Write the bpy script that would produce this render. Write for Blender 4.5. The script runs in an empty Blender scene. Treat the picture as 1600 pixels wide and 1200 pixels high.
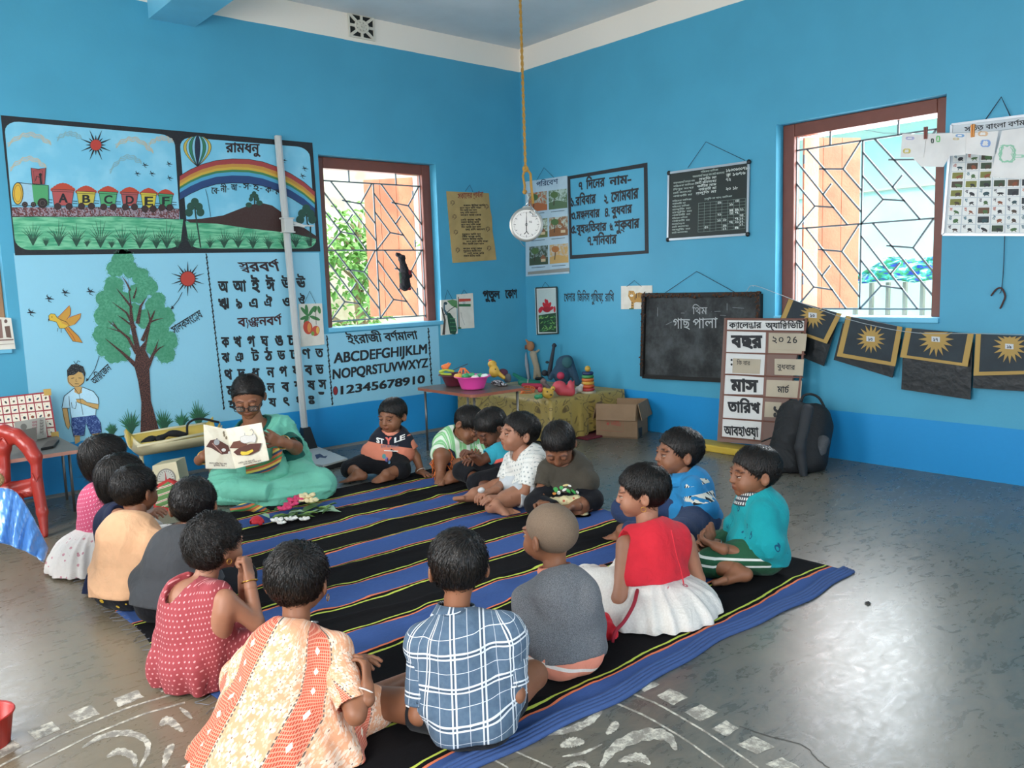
import bpy, math, random
import numpy as np
from mathutils import Vector, Matrix, noise
from mathutils.geometry import tessellate_polygon

# ------------------------------------------------------------------ camera, light, exposure
SC = bpy.context.scene
COL = SC.collection
FPX = 1281.86
YAW, PIT, ROL = 0.8586171395959691, 0.12428275040679568, -0.03274100347299204
CAM = np.array([-6.19320328077659, -6.882356626386005, 1.5]) * .83
_cy, _sy, _cp, _sp = math.cos(YAW), math.sin(YAW), math.cos(PIT), math.sin(PIT)
FW = np.array([_cy * _cp, _sy * _cp, -_sp]); RT = np.array([_sy, -_cy, 0.]); UP = np.cross(RT, FW)
RT, UP = RT * math.cos(ROL) + UP * math.sin(ROL), UP * math.cos(ROL) - RT * math.sin(ROL)
cd = bpy.data.cameras.new('camera'); cam = bpy.data.objects.new('camera', cd); COL.objects.link(cam)
cd.sensor_fit = 'HORIZONTAL'; cd.sensor_width = 36; cd.lens = 36 * FPX / 1600; cd.clip_start = .02
cam.matrix_world = Matrix(((RT[0], UP[0], -FW[0], CAM[0]), (RT[1], UP[1], -FW[1], CAM[1]), (RT[2], UP[2], -FW[2], CAM[2]), (0, 0, 0, 1)))
SC.camera = cam
SC.view_settings.view_transform = 'Standard'; SC.view_settings.look = 'None'
SC.view_settings.gamma = 1; SC.view_settings.use_curve_mapping = False
SC.view_settings.exposure = 0.12
W = bpy.data.worlds.new('world'); SC.world = W; W.use_nodes = True
bg = W.node_tree.nodes['Background']; bg.inputs[0].default_value = (.86, .93, 1, 1); bg.inputs[1].default_value = 7.5
try:
    SC.cycles.max_bounces = 8; SC.cycles.diffuse_bounces = 5; SC.cycles.glossy_bounces = 3
    SC.cycles.use_denoising = True
except Exception: pass
def lamp(name, loc, rot, sx, sy, power, color=(1, 1, 1), spread=math.pi):
    l = bpy.data.lights.new(name, 'AREA'); l.shape = 'RECTANGLE'; l.size = sx; l.size_y = sy
    l.energy = power; l.color = color; l.spread = spread
    o = bpy.data.objects.new(name, l); COL.objects.link(o); o.location = loc; o.rotation_euler = rot
    return o
R_ = math.radians
# daylight entering by the real openings (door and windows of the two walls behind the camera, and the windows in view)
lamp('door_daylight', (-4.6, -7.35, 1.25), (R_(-90), 0, R_(0)), 1.5, 2.3, 80, (1, .93, .84))
lamp('window_daylight', (-6.35, -4.6, 1.6), (R_(90), 0, R_(-90)), 1.5, 1.5, 78, (1, .95, .88))
lamp('window_daylight', (-6.35, -1.8, 1.6), (R_(90), 0, R_(-90)), 1.2, 1.4, 52, (1, .96, .9))
lamp('window_daylight', (-1.54, .3, 1.6), (R_(-90), 0, 0), .95, 1.2, 12, (.93, .97, 1))
lamp('window_daylight', (.3, -3.13, 1.6), (R_(90), 0, R_(90)), .9, 1.2, 34, (.93, .97, 1))
lamp('window_daylight', (-1.6, -7.35, 1.6), (R_(-90), 0, 0), 1.2, 1.3, 18, (1, .97, .93))

# ------------------------------------------------------------------ photo pixel -> point in the room
def ray(u, v): return FW + RT * ((u - 800) / FPX) - UP * ((v - 600) / FPX)
def on(ax, val, u, v):
    d = ray(u, v); return CAM + d * ((val - CAM[ax]) / d[ax])
def onL(u, v, y=0.): return on(1, y, u, v)
def onR(u, v, x=0.): return on(0, x, u, v)
def onF(u, v, z=0.): return on(2, z, u, v)
def depth(p): return float((np.array(p) - CAM) @ FW)
def at(u, v, d): return CAM + ray(u, v) * d

# ------------------------------------------------------------------ object helpers
def link(o, parent=None):
    COL.objects.link(o)
    if parent is not None: o.parent = parent
    return o
def tag(o, label=None, cat=None, group=None, kind=None):
    if label: o['label'] = label
    if cat: o['category'] = cat
    if group: o['group'] = group
    if kind: o['kind'] = kind
    return o
def thing(name, label, cat, loc=(0, 0, 0), rz=0, group=None):
    o = bpy.data.objects.new(name, None); o.empty_display_size = .05; COL.objects.link(o)
    o.location = [float(c) for c in loc]; o.rotation_euler = (0, 0, rz)
    return tag(o, label, cat, group)
def mesh(name, verts, faces, m=None, parent=None, smooth=False, fm=None, local=True):
    """link one mesh object; verts are world coordinates and are made local to the parent's location"""
    me = bpy.data.meshes.new(name)
    v = np.array(verts, dtype=float).reshape(-1, 3)
    if parent is not None and local:
        root = parent; off = Vector((0, 0, 0)); 
        mw = Matrix.Identity(4); chain = []
        while root is not None: chain.append(root); root = root.parent
        for r in reversed(chain): mw = mw @ Matrix.LocRotScale(r.location, r.rotation_euler, r.scale)
        inv = np.array(mw.inverted()); v = v @ inv[:3, :3].T + inv[:3, 3]
    me.from_pydata(v.tolist(), [], faces if isinstance(faces, list) else faces.tolist())
    ms = m if isinstance(m, (list, tuple)) else [m]
    for x in ms:
        if x: me.materials.append(x)
    if fm is not None: me.polygons.foreach_set('material_index', np.array(fm, dtype=np.int32))
    if smooth: me.polygons.foreach_set('use_smooth', [True] * len(me.polygons))
    me.update()
    return link(bpy.data.objects.new(name, me), parent)
class MB:
    """collects simple solids into one mesh"""
    def __init__(s): s.v = []; s.f = []; s.m = []; s.mi = 0
    def add(s, vs, fs):
        b = len(s.v); s.v += [tuple(float(c) for c in p) for p in vs]
        s.f += [[b + i for i in f] for f in fs]; s.m += [s.mi] * len(fs); return s
    def box(s, a, b):
        x0, y0, z0 = a; x1, y1, z1 = b
        return s.add([(x0, y0, z0), (x1, y0, z0), (x1, y1, z0), (x0, y1, z0), (x0, y0, z1), (x1, y0, z1), (x1, y1, z1), (x0, y1, z1)],
                     [(0, 3, 2, 1), (4, 5, 6, 7), (0, 1, 5, 4), (1, 2, 6, 5), (2, 3, 7, 6), (3, 0, 4, 7)])
    def obox(s, o, ex, ey, ez):
        """box from corner o along three edge vectors"""
        o, ex, ey, ez = map(np.array, (o, ex, ey, ez))
        p = [o, o + ex, o + ex + ey, o + ey]; p += [q + ez for q in p]
        return s.add(p, [(0, 3, 2, 1), (4, 5, 6, 7), (0, 1, 5, 4), (1, 2, 6, 5), (2, 3, 7, 6), (3, 0, 4, 7)])
    def bar(s, a, b, w, t=None, up=(0, 0, 1)):
        a, b = np.array(a, float), np.array(b, float); t = t or w; d = b - a; d /= np.linalg.norm(d) + 1e-9
        n = np.cross(d, up)
        if np.linalg.norm(n) < 1e-3: n = np.cross(d, (1, 0, 0))
        n /= np.linalg.norm(n); q = np.cross(n, d)
        return s.obox(a - n * w / 2 - q * t / 2, b - a, n * w, q * t)
    def tube(s, pts, r, n=8, cap=True, closed=False):
        pts = [np.array(p, float) for p in pts]; k = len(pts); rs = r if isinstance(r, (list, tuple, np.ndarray)) else [r] * k
        b = len(s.v); prev = None; vs = []
        for i in range(k):
            d = pts[(i + 1) % k] - pts[i - 1] if closed else pts[min(i + 1, k - 1)] - pts[max(i - 1, 0)]
            d = d / (np.linalg.norm(d) + 1e-12)
            if prev is None:
                prev = np.cross(d, (0, 0, 1))
                if np.linalg.norm(prev) < .1: prev = np.cross(d, (1, 0, 0))
            x = prev - d * (prev @ d); x /= np.linalg.norm(x) + 1e-12; prev = x; y = np.cross(d, x)
            for j in range(n):
                a = 2 * math.pi * j / n; vs.append(pts[i] + (x * math.cos(a) + y * math.sin(a)) * rs[i])
        fs = []
        for i in range(k if closed else k - 1):
            for j in range(n):
                i2 = (i + 1) % k; fs.append((i * n + j, i * n + (j + 1) % n, i2 * n + (j + 1) % n, i2 * n + j))
        if cap and not closed: fs += [tuple(range(n - 1, -1, -1)), tuple((k - 1) * n + j for j in range(n))]
        return s.add(vs, fs)
    def lathe(s, prof, c=(0, 0, 0), n=24, ax=None, sx=1, sy=1):
        """prof: [(r, z)]"""
        vs = []; c = np.array(c, float)
        if ax is None: X, Y, Z = np.eye(3)
        else:
            Z = np.array(ax, float); Z /= np.linalg.norm(Z); X = np.cross(Z, (0, 0, 1))
            if np.linalg.norm(X) < .05: X = np.cross(Z, (1, 0, 0))
            X /= np.linalg.norm(X); Y = np.cross(Z, X)
        for r, z in prof:
            for j in range(n):
                a = 2 * math.pi * j / n; vs.append(c + X * r * sx * math.cos(a) + Y * r * sy * math.sin(a) + Z * z)
        fs = [(i * n + j, i * n + (j + 1) % n, (i + 1) * n + (j + 1) % n, (i + 1) * n + j) for i in range(len(prof) - 1) for j in range(n)]
        return s.add(vs, fs)
    def ball(s, c, r, n=10, m=7, rot=None):
        c = np.array(c, float); r = np.array(r if hasattr(r, '__len__') else (r, r, r), float); vs = []
        for i in range(m + 1):
            t = math.pi * i / m
            for j in range(n):
                a = 2 * math.pi * j / n
                p = np.array((math.sin(t) * math.cos(a), math.sin(t) * math.sin(a), math.cos(t))) * r
                if rot is not None: p = rot @ p
                vs.append(c + p)
        return s.add(vs, [(i * n + j, (i + 1) * n + j, (i + 1) * n + (j + 1) % n, i * n + (j + 1) % n) for i in range(m) for j in range(n)])
    def mat(s, i): s.mi = i; return s
    def build(s, name, m, parent=None, smooth=False, bevel=0, auto=None):
        o = mesh(name, s.v, s.f, m, parent, smooth, fm=s.m)
        if bevel:
            b = o.modifiers.new('bevel', 'BEVEL'); b.width = bevel; b.segments = 2; b.limit_method = 'ANGLE'
        if smooth and auto:
            o.data.set_sharp_from_angle(angle=R_(auto))
        return o
def tri(poly2, holes=()):
    """triangulate a 2D polygon with holes -> verts2, faces"""
    ls = [[Vector((p[0], p[1], 0)) for p in l] for l in [poly2, *holes]]
    return [tuple(v)[:2] for l in ls for v in l], [tuple(t) for t in tessellate_polygon(ls)]

# ------------------------------------------------------------------ node maths
class E:
    nt = None
    def __init__(s, v): s.v = v.v if isinstance(v, E) else v
    @staticmethod
    def m(op, *a, clamp=False):
        n = E.nt.nodes.new('ShaderNodeMath'); n.operation = op; n.use_clamp = clamp
        for i, x in enumerate(a):
            x = x.v if isinstance(x, E) else x
            if isinstance(x, (int, float)): n.inputs[i].default_value = x
            else: E.nt.links.new(x, n.inputs[i])
        return E(n.outputs[0])
    def __add__(s, o): return E.m('ADD', s, o)
    __radd__ = __add__
    def __sub__(s, o): return E.m('SUBTRACT', s, o)
    def __rsub__(s, o): return E.m('SUBTRACT', o, s)
    def __mul__(s, o): return E.m('MULTIPLY', s, o)
    __rmul__ = __mul__
    def __truediv__(s, o): return E.m('DIVIDE', s, o)
    def __neg__(s): return E.m('MULTIPLY', s, -1)
    def __gt__(s, o): return E.m('GREATER_THAN', s, o)
    def __lt__(s, o): return E.m('LESS_THAN', s, o)
def fr(x): return E.m('FRACT', x)
def fl(x): return E.m('FLOOR', x)
def ab(x): return E.m('ABSOLUTE', x)
def sn(x): return E.m('SINE', x)
def sq(x): return E.m('SQRT', x)
def mx(a, b): return E.m('MAXIMUM', a, b)
def mn(a, b): return E.m('MINIMUM', a, b)
def band(x, c, w): return ab(x - c) < w          # |x-c|<w
def sat(x): return E.m('ADD', x, 0, clamp=True)
def col(c): return (*c, 1)
def mixc(f, a, b):
    n = E.nt.nodes.new('ShaderNodeMix'); n.data_type = 'RGBA'
    for i, x in ((0, f), (6, a), (7, b)):
        x = x.v if isinstance(x, E) else x
        if isinstance(x, (int, float)): n.inputs[i].default_value = x
        elif isinstance(x, tuple): n.inputs[i].default_value = col(x)
        else: E.nt.links.new(x, n.inputs[i])
    return E(n.outputs[2])
def coords(kind='Object', attr=None):
    if attr: n = E.nt.nodes.new('ShaderNodeAttribute'); n.attribute_name = attr; return E(n.outputs['Vector'])
    if kind == 'World': n = E.nt.nodes.new('ShaderNodeNewGeometry'); return E(n.outputs['Position'])
    n = E.nt.nodes.new('ShaderNodeTexCoord'); return E(n.outputs[kind])
def xyz(v):
    n = E.nt.nodes.new('ShaderNodeSeparateXYZ'); E.nt.links.new(v.v, n.inputs[0]); return [E(o) for o in n.outputs]
def vec(x, y, z=0):
    n = E.nt.nodes.new('ShaderNodeCombineXYZ')
    for i, a in enumerate((x, y, z)):
        a = a.v if isinstance(a, E) else a
        if isinstance(a, (int, float)): n.inputs[i].default_value = a
        else: E.nt.links.new(a, n.inputs[i])
    return E(n.outputs[0])
def noi(v, scale, detail=3, rough=.5, dist=0):
    n = E.nt.nodes.new('ShaderNodeTexNoise'); E.nt.links.new(v.v, n.inputs['Vector'])
    n.inputs['Scale'].default_value = scale; n.inputs['Detail'].default_value = detail
    n.inputs['Roughness'].default_value = rough; n.inputs['Distortion'].default_value = dist
    return E(n.outputs[0])
def vor(v, scale, out='Distance', rnd=1.):
    n = E.nt.nodes.new('ShaderNodeTexVoronoi'); E.nt.links.new(v.v, n.inputs['Vector'])
    n.inputs['Scale'].default_value = scale; n.inputs['Randomness'].default_value = rnd; return E(n.outputs[out])
def smooth(x, a, b):
    n = E.nt.nodes.new('ShaderNodeMapRange'); n.interpolation_type = 'SMOOTHSTEP'; E.nt.links.new(x.v, n.inputs[0])
    n.inputs[1].default_value = a; n.inputs[2].default_value = b; return E(n.outputs[0])
_M = {}
def mat(name, color=(.8, .8, .8), rough=.6, metal=0, bump=0, bscale=60, var=0, vscale=4, fn=None, spec=.5, sss=0, bfn=None, bdist=.01, trans=0, emit=0, sheen=0):
    if name in _M: return _M[name]
    m = bpy.data.materials.new(name); m.use_nodes = True; nt = m.node_tree; E.nt = nt
    p = nt.nodes['Principled BSDF']; p.inputs['Base Color'].default_value = col(color)
    p.inputs['Roughness'].default_value = rough; p.inputs['Metallic'].default_value = metal
    p.inputs['Specular IOR Level'].default_value = spec
    if sheen: p.inputs['Sheen Weight'].default_value = sheen; p.inputs['Sheen Roughness'].default_value = .5
    if trans: p.inputs['Transmission Weight'].default_value = trans
    if emit: p.inputs['Emission Color'].default_value = col(color); p.inputs['Emission Strength'].default_value = emit
    c = None
    if fn:
        c = fn()
        if isinstance(c, tuple) and len(c) == 2 and isinstance(c[1], E): nt.links.new(c[1].v, p.inputs['Roughness']); c = c[0]
    if var:
        o = coords(); n = noi(o, vscale, 4)
        base = c if c is not None else color
        k = smooth(n, .25, .75) * var
        c = mixc(k, base, tuple(x * .55 for x in color))
    if c is not None: nt.links.new(c.v, p.inputs['Base Color'])
    if bump or bfn:
        b = nt.nodes.new('ShaderNodeBump'); b.inputs['Strength'].default_value = bump or .5; b.inputs['Distance'].default_value = bdist
        h = bfn() if bfn else noi(coords(), bscale, 3)
        nt.links.new(h.v, b.inputs['Height']); nt.links.new(b.outputs[0], p.inputs['Normal'])
    _M[name] = m; return m
def hx(s, k=1.):
    """sRGB hex -> linear"""
    c = [int(s[i:i + 2], 16) / 255 for i in (0, 2, 4)]
    return tuple((x / 12.92 if x <= .04045 else ((x + .055) / 1.055) ** 2.4) * k for x in c)
# ------------------------------------------------------------------ the room
WH = 3.31
def wall_paint():
    P = coords('World'); x, y, z = xyz(P)
    up, lo, wh = hx('4A9FBE'), hx('1C8ECC'), hx('EDE4D8')
    pale = hx('A6DAEC')
    edge = noi(P, 3, 2) * .012 + .318
    n = noi(P, 2.5, 4); n2 = noi(P, 30, 3)
    c = mixc(smooth(n, .3, .7) * .35, up, tuple(a * .82 for a in up))
    # the paler panel painted behind the murals of the left wall
    panel = (y > -.02) * (x < -1.02) * (z < 1.51 + (x > -2.1) * -.62) * (x > -4.12)
    c = mixc(panel * .62, c, pale)
    c = mixc(z < edge, c, mixc(n2 * .25, lo, tuple(a * .8 for a in lo)))
    c = mixc(z > noi(P, 4, 2) * .01 + 3.108, c, wh)
    return c
M_wall = mat('wall_paint', rough=.5, fn=wall_paint, bump=.12, bscale=45, bdist=.006, spec=.4)
M_ceil = mat('ceiling_plaster', hx('D9DDE0'), .8, var=.25, vscale=2.5, bump=.1, bscale=30)
M_band = mat('beam_paint', hx('6FC0E0'), .5, var=.3, vscale=3, bump=.1, bscale=40)
M_frame = mat('brown_frame_paint', hx('7A4234'), .45, var=.35, vscale=9, bump=.15, bscale=25)
M_frame2 = mat('bleached_frame_paint', hx('A87A55'), .6, var=.4, vscale=9, bump=.2, bscale=25)
M_shut = mat('orange_shutter_paint', hx('E08B62'), .5, bump=.2, fn=lambda: mixc(smooth(noi(coords(), 6, 4), .35, .7) * .5, hx('E39068'), hx('C06B48')))
M_iron = mat('grille_paint', hx('6A7478'), .5, metal=.2)
M_reveal = mat('reveal_paint', hx('8CCDEA'), .5, var=.2, vscale=5)
def floor_col():
    P = coords('World'); x, y, z = xyz(P)
    w = vec(x, y * 2.2, z)
    n = noi(P, 1.3, 5, .6, .6); n2 = noi(w, 9, 6, .65, 1.2); n3 = noi(P, 40, 4)
    c = mixc(smooth(n, .3, .7), hx('50534F'), hx('696459'))
    c = mixc(smooth(n2, .35, .7) * .4, c, hx('847C6E'))
    c = mixc(smooth(n2, .2, .42) * -1 * .5 + .5, c, hx('4A4E4E'))
    warm = smooth(x * -1, 3.2, 4.6)  # left floor tinted warmer and lighter to stand for the light falling there
    c = mixc(warm * .5, c, hx('8E7A5E'))
    r = n2 * .3 + n3 * .1 + .1
    return (c, sat(r))
M_floor = mat('polished_cement', fn=floor_col, spec=.6, bump=.25, bdist=.0025, bfn=lambda: noi(coords('World'), 14, 6, .6, 1.5))
def wallbox(name, axis, a0, a1, thick, holes, m, ymin, ymax):
    """wall on plane axis=0 ('y' wall runs along x) with rectangular holes [(u0,u1,z0,z1)]"""
    us = sorted({a0, a1, *[h[0] for h in holes], *[h[1] for h in holes]}); zs = sorted({0, WH, *[h[2] for h in holes], *[h[3] for h in holes]})
    b = MB()
    for i in range(len(us) - 1):
        for j in range(len(zs) - 1):
            cu, cz = (us[i] + us[i + 1]) / 2, (zs[j] + zs[j + 1]) / 2
            if any(h[0] < cu < h[1] and h[2] < cz < h[3] for h in holes): continue
            if axis == 'x': b.box((us[i], ymin, zs[j]), (us[i + 1], ymax, zs[j + 1]))
            else: b.box((ymin, us[i], zs[j]), (ymax, us[i + 1], zs[j + 1]))
    return tag(b.build(name, m), kind='structure')
XW, YW = -6.3, -7.3
H1 = (-2.06, -.975, .93, 2.24); H2 = (-3.68, -2.585, .945, 2.24); H0 = (-5.28, -4.185, .945, 2.2)
wallbox('wall_left', 'x', XW - .2, 0, .2, [H1, H0], M_wall, 0, .2)
wallbox('wall_right', 'y', YW - .2, 0.2, .2, [H2], M_wall, 0, .2)
wallbox('wall_back', 'x', XW - .2, 0.2, .2, [(-5.35, -3.85, 0, 2.4), (-2.2, -1., .95, 2.25)], M_wall, YW - .2, YW)
wallbox('wall_west', 'y', YW, 0, .2, [(-5.35, -3.85, .85, 2.35), (-2.4, -1.2, .9, 2.3)], M_wall, XW - .2, XW)
f = MB().box((XW - .2, YW - .2, -.1), (.2, .2, 0)).build('floor', M_floor); tag(f, kind='structure')
c = MB().box((XW - .2, YW - .2, WH), (.2, .2, WH + .12)).build('ceiling', M_ceil); tag(c, kind='structure')
# ceiling beam at top left
bx0 = onL(232, 28)[0]; bx1 = onL(362, 0)[0]
zb = onL(236, 30)[2]
b = MB().box((bx0 - .0, YW, zb), (bx0 + .30, -.001, WH)).build('trim_1', M_band); tag(b, 'blue painted ceiling beam', kind='structure')
# cement skirting where the floor curves up to the left wall
sk = mat('cement_lip', hx('8D857B'), .7, var=.3, vscale=10, bump=.3, bscale=30)
tag(MB().add([(XW, -.001, .0), (0, -.001, .0), (0, -.001, .012), (XW, -.001, .012), (XW, -.05, .0), (0, -.05, .0), (XW, -.04, .006), (0, -.04, .006)],
             [(2, 3, 6, 7), (6, 4, 5, 7)]).build('baseboard_left', sk), kind='structure')

def window(n, wall, H, frame_m, grille=True, label=None):
    """timber frame set back in the reveal of a hole, with an iron grille of bars"""
    root = bpy.data.objects.new('window_%d' % n, None); COL.objects.link(root); root['kind'] = 'structure'
    u0, u1, z0, z1 = H; d0, d1 = .085, .16
    def Q(u, z, d): return (u, d, z) if wall == 'L' else (d, u, z)
    root.location = Q((u0 + u1) / 2, z0, .1)
    fw = .085; b = MB()
    def bx(a0, a1, c0, c1, e0=d0, e1=d1):
        p, q = Q(a0, c0, e0), Q(a1, c1, e1); b.box([min(i, j) for i, j in zip(p, q)], [max(i, j) for i, j in zip(p, q)])
    bx(u0, u0 + fw, z0, z1); bx(u1 - fw, u1, z0, z1); bx(u0 + fw, u1 - fw, z1 - fw, z1)
    b.build('window_frame', frame_m, root, bevel=.006)
    s = MB(); p, q = Q(u0 - .0, z0 - .03, -.02), Q(u1 + .0, z0 + .003, .21); s.box([min(i, j) for i, j in zip(p, q)], [max(i, j) for i, j in zip(p, q)])
    s.build('window_sill', M_band, root, bevel=.004)
    if not grille: return root
    a0, a1, c0, c1 = u0 + fw, u1 - fw, z0 + .03, z1 - fw
    gd = .12
    flip = wall == 'R'
    def P(s_, t_):   # s: 0 left..1 right as seen, t: 0 top..1 bottom
        u = (a1 + (a0 - a1) * s_) if flip else (a0 + (a1 - a0) * s_)
        return Q(u, c1 + (c0 - c1) * t_, gd)
    T, Mi = .075, .52
    segs = [((0, T), (1, T)), ((0, Mi), (1, Mi)), ((0, .985), (1, .985)), ((.5, T), (.5, .985)), ((.26, 0), (.26, T)), ((.74, 0), (.74, T)), ((.0, 0), (.0, 1)), ((1, 0), (1, 1))]
    def tile(x0, y0, x1, y1):
        L = lambda x, y: (x0 + (x1 - x0) * x, y0 + (y1 - y0) * y)
        for a, b_ in [((.16, 0), (1, .86)), ((0, .14), (.8, 1)), ((0, .42), (.30, .73)), ((.30, .73), (0, 1)), ((.30, .73), (.60, .77)), ((.97, 0), (.72, .31)),
                      ((.72, .31), (.36, .27)), ((.72, .31), (1, .6)), ((.55, .47), (.42, .60))]:
            segs.append((L(*a), L(*b_)))
    for (x0, x1) in ((0, .5), (.5, 1)):
        tile(x0, T, x1, Mi); tile(x0, Mi, x1, .985)
    base = None
    for a, b_ in segs:
        MB().bar(P(*a), P(*b_), .011, .010, up=(0, 1, 0) if wall == 'L' else (1, 0, 0)).build('grille_bar', M_iron, root)
    return root
w1 = window(1, 'L', H1, M_frame)
w2 = window(2, 'R', H2, M_frame)
w0 = window(3, 'L', H0, M_frame2)
# open shutters outside
def shutter(win, wall, u, z0, z1, w, ang, m=M_shut):
    if wall == 'L':
        o = np.array((u, .2, z0)); e = np.array((-math.cos(ang) * w, math.sin(ang) * w, 0)); n = np.array((math.sin(ang), math.cos(ang), 0)) * .03
    else:
        o = np.array((.2, u, z0)); e = np.array((math.sin(ang) * w, -math.cos(ang) * w, 0)); n = np.array((math.cos(ang), math.sin(ang), 0)) * .03
    h = z1 - z0
    for i in range(3):
        MB().obox(o + e * (i / 3 + .004), e * (1 / 3 - .008), n * .7, (0, 0, h)).build('shutter_plank', m, win)
    for k in (.15, .5, .85): MB().tube([o + (0, 0, h * k), o + (0, 0, h * k + .06)], .008, 6).build('hinge', M_iron, win)
shutter(w1, 'L', -1.08, .98, 2.15, .44, R_(52))
shutter(w2, 'R', -2.68, .98, 2.16, .44, R_(62))
# ventilation block in the white band
vb = thing('ventilation_block', 'square pierced cement ventilation block in the white band near the ceiling', 'vent', onL(564, 43))
M_dark = mat('dark_shade', (.01, .012, .012), .9)  # near-black colour standing in for the shade inside vents
M_white = mat('off_white_paint', hx('D8D2C4'), .6, var=.25, vscale=12)
p0, p1 = onL(545, 26), onL(583, 60); vx0, vx1, vz0, vz1 = p0[0], p1[0], p1[2] - .01, p0[2] + .02
MB().box((vx0, -.004, vz0), (vx1, -.001, vz1)).build('shade_plate', M_dark, vb)  # dark plate on the uncut wall, painted as the shade behind the ribs
vw, vh = vx1 - vx0, vz1 - vz0; cx, cz = (vx0 + vx1) / 2, (vz0 + vz1) / 2
b = MB()
for a in range(8):
    t = a * math.pi / 4; R1 = .5 * (1 / max(abs(math.cos(t)), abs(math.sin(t))))
    b.bar((cx + math.cos(t) * vw * .08, -.008, cz + math.sin(t) * vh * .08), (cx + math.cos(t) * vw * R1, -.008, cz + math.sin(t) * vh * R1), .02, .012, up=(0, 1, 0))
b.build('rib', M_white, vb)
b = MB(); b.tube([(cx + math.cos(t / 16 * 2 * math.pi) * vw * .27, -.01, cz + math.sin(t / 16 * 2 * math.pi) * vh * .27) for t in range(16)], .009, 6, closed=True)
b.tube([(cx + math.cos(t / 12 * 2 * math.pi) * vw * .07, -.01, cz + math.sin(t / 12 * 2 * math.pi) * vh * .07) for t in range(12)], .01, 6, closed=True)
b.build('ring', M_white, vb)
b = MB()
for q in ((vx0 - .012, vz0 - .012, vx0, vz1 + .012), (vx1, vz0 - .012, vx1 + .012, vz1 + .012), (vx0, vz0 - .012, vx1, vz0), (vx0, vz1, vx1, vz1 + .012)):
    b.box((q[0], -.012, q[1]), (q[2], -.001, q[3]))
b.build('border', M_white, vb)

# ------------------------------------------------------------------ outside
M_ground = mat('earth', hx('B9A98C'), .9, var=.4, vscale=1.5, bump=.3, bscale=8)
g = MB(); g.box((-12, .2, -.35), (14, 14, -.3)); g.box((.2, -14, -.35), (14, .2, -.3)); g.box((-14, -14, -.35), (XW-.2, .2, -.3)); g.box((XW-.2, -14, -.35), (.2, YW-.2, -.3))
tag(g.build('ground', M_ground), kind='structure')
# neighbour house with thin eave seen through window 1
M_plaster = mat('pale_plaster', hx('E6D9BE'), .85, fn=lambda: mixc(smooth(noi(coords(), 3, 6), .45, .65) * .6, hx('EADFC8'), hx('B5A27C')))
M_concrete = mat('eave_concrete', hx('D9D2C4'), .8, var=.3)
h = thing('neighbour_house', 'pale plastered house wall with a concrete eave seen through the window with the doll', 'building', (.5, 3.2, -.3))
MB().box((-3.2, 2.6, -.3), (3.5, 3.0, 3.1)).build('wall', M_plaster, h)
MB().box((-3.4, 1.6, 3.1), (3.7, 3.1, 3.2)).build('eave', M_concrete, h)
MB().box((.75, 2.56, 1.9), (1.15, 2.6, 2.25)).build('vent_shade_plate', M_dark, h)  # dark slab on the solid wall, standing in for a shaded vent
# tree with broad leaves
M_bark = mat('pale_bark', hx('B59A78'), .9, var=.5, vscale=12, bump=.6, bscale=30)
M_leaf = mat('bright_leaf', hx('6FA544'), .45, fn=lambda: mixc(noi(coords(), 6, 2), hx('4E8F3A'), hx('9CC96A')))
def tree(name, label, base, hgt, n, spread, zc, seed, lw=.05):
    rd = random.Random(seed); t = thing(name, label, 'tree', base); b = MB()
    base = np.array(base); top = base + np.array((.1, .05, hgt))
    b.tube([base, base + (0.05, 0, hgt * .35), base + (-.03, .03, hgt * .7), top], [.07, .06, .045, .02], 8)
    tips = []
    for i in range(14):
        s = base + (0, 0, hgt * rd.uniform(.25, .9)); e = s + np.array((rd.uniform(-1, 1) * spread, rd.uniform(-.6, .3) * spread, rd.uniform(.05, .5)))
        b.tube([s, (s + e) / 2 + (0, 0, .06), e], [.018, .012, .006], 5); tips.append((s, e))
    b.build('trunk', M_bark, t, True)
    l = MB()
    for i in range(n):
        s, e = rd.choice(tips); p = s + (e - s) * rd.uniform(.3, 1.1) + np.array([rd.gauss(0, .13) for _ in range(3)])
        d = np.array([rd.gauss(0, 1), rd.gauss(0, 1), rd.gauss(-.3, .6)]); d /= np.linalg.norm(d); s_ = np.cross(d, (0, 0, 1)); s_ /= np.linalg.norm(s_) + 1e-6
        L = lw * rd.uniform(.8, 1.7); u = np.cross(s_, d) * L * .12
        l.add([p, p + d * L * .5 + s_ * L * .33 - u, p + d * L * 1.2 - u * 3, p + d * L * .5 - s_ * L * .33 - u, p + d * L * .5 + u], [(0, 1, 4), (1, 2, 4), (2, 3, 4), (3, 0, 4)])
    o = l.build('foliage', M_leaf, t); o['kind'] = 'stuff'
    return t
tree('leafy_tree', 'leafy green shrub tree growing outside the window with the doll', (-.62, 1.95, -.3), 2.3, 950, .55, 1.2, 3, .07)
tt_ = thing('bare_tree', 'pale bare leaning tree trunk outside the window with the doll', 'tree', (-1.55, 1.5, -.3))
MB_ = MB().tube([(-1.55, 1.5, -.3), (-1.6, 1.45, .8), (-1.72, 1.5, 1.7), (-1.85, 1.45, 3.3)], [.1, .085, .075, .06], 10)
MB_.build('trunk', M_bark, tt_, True)
MB().tube([(-1.66, 1.48, 1.3), (-1.45, 1.5, 1.75), (-1.4, 1.45, 2.3)], [.03, .022, .01], 8).build('branch', M_bark, tt_, True)
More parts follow.
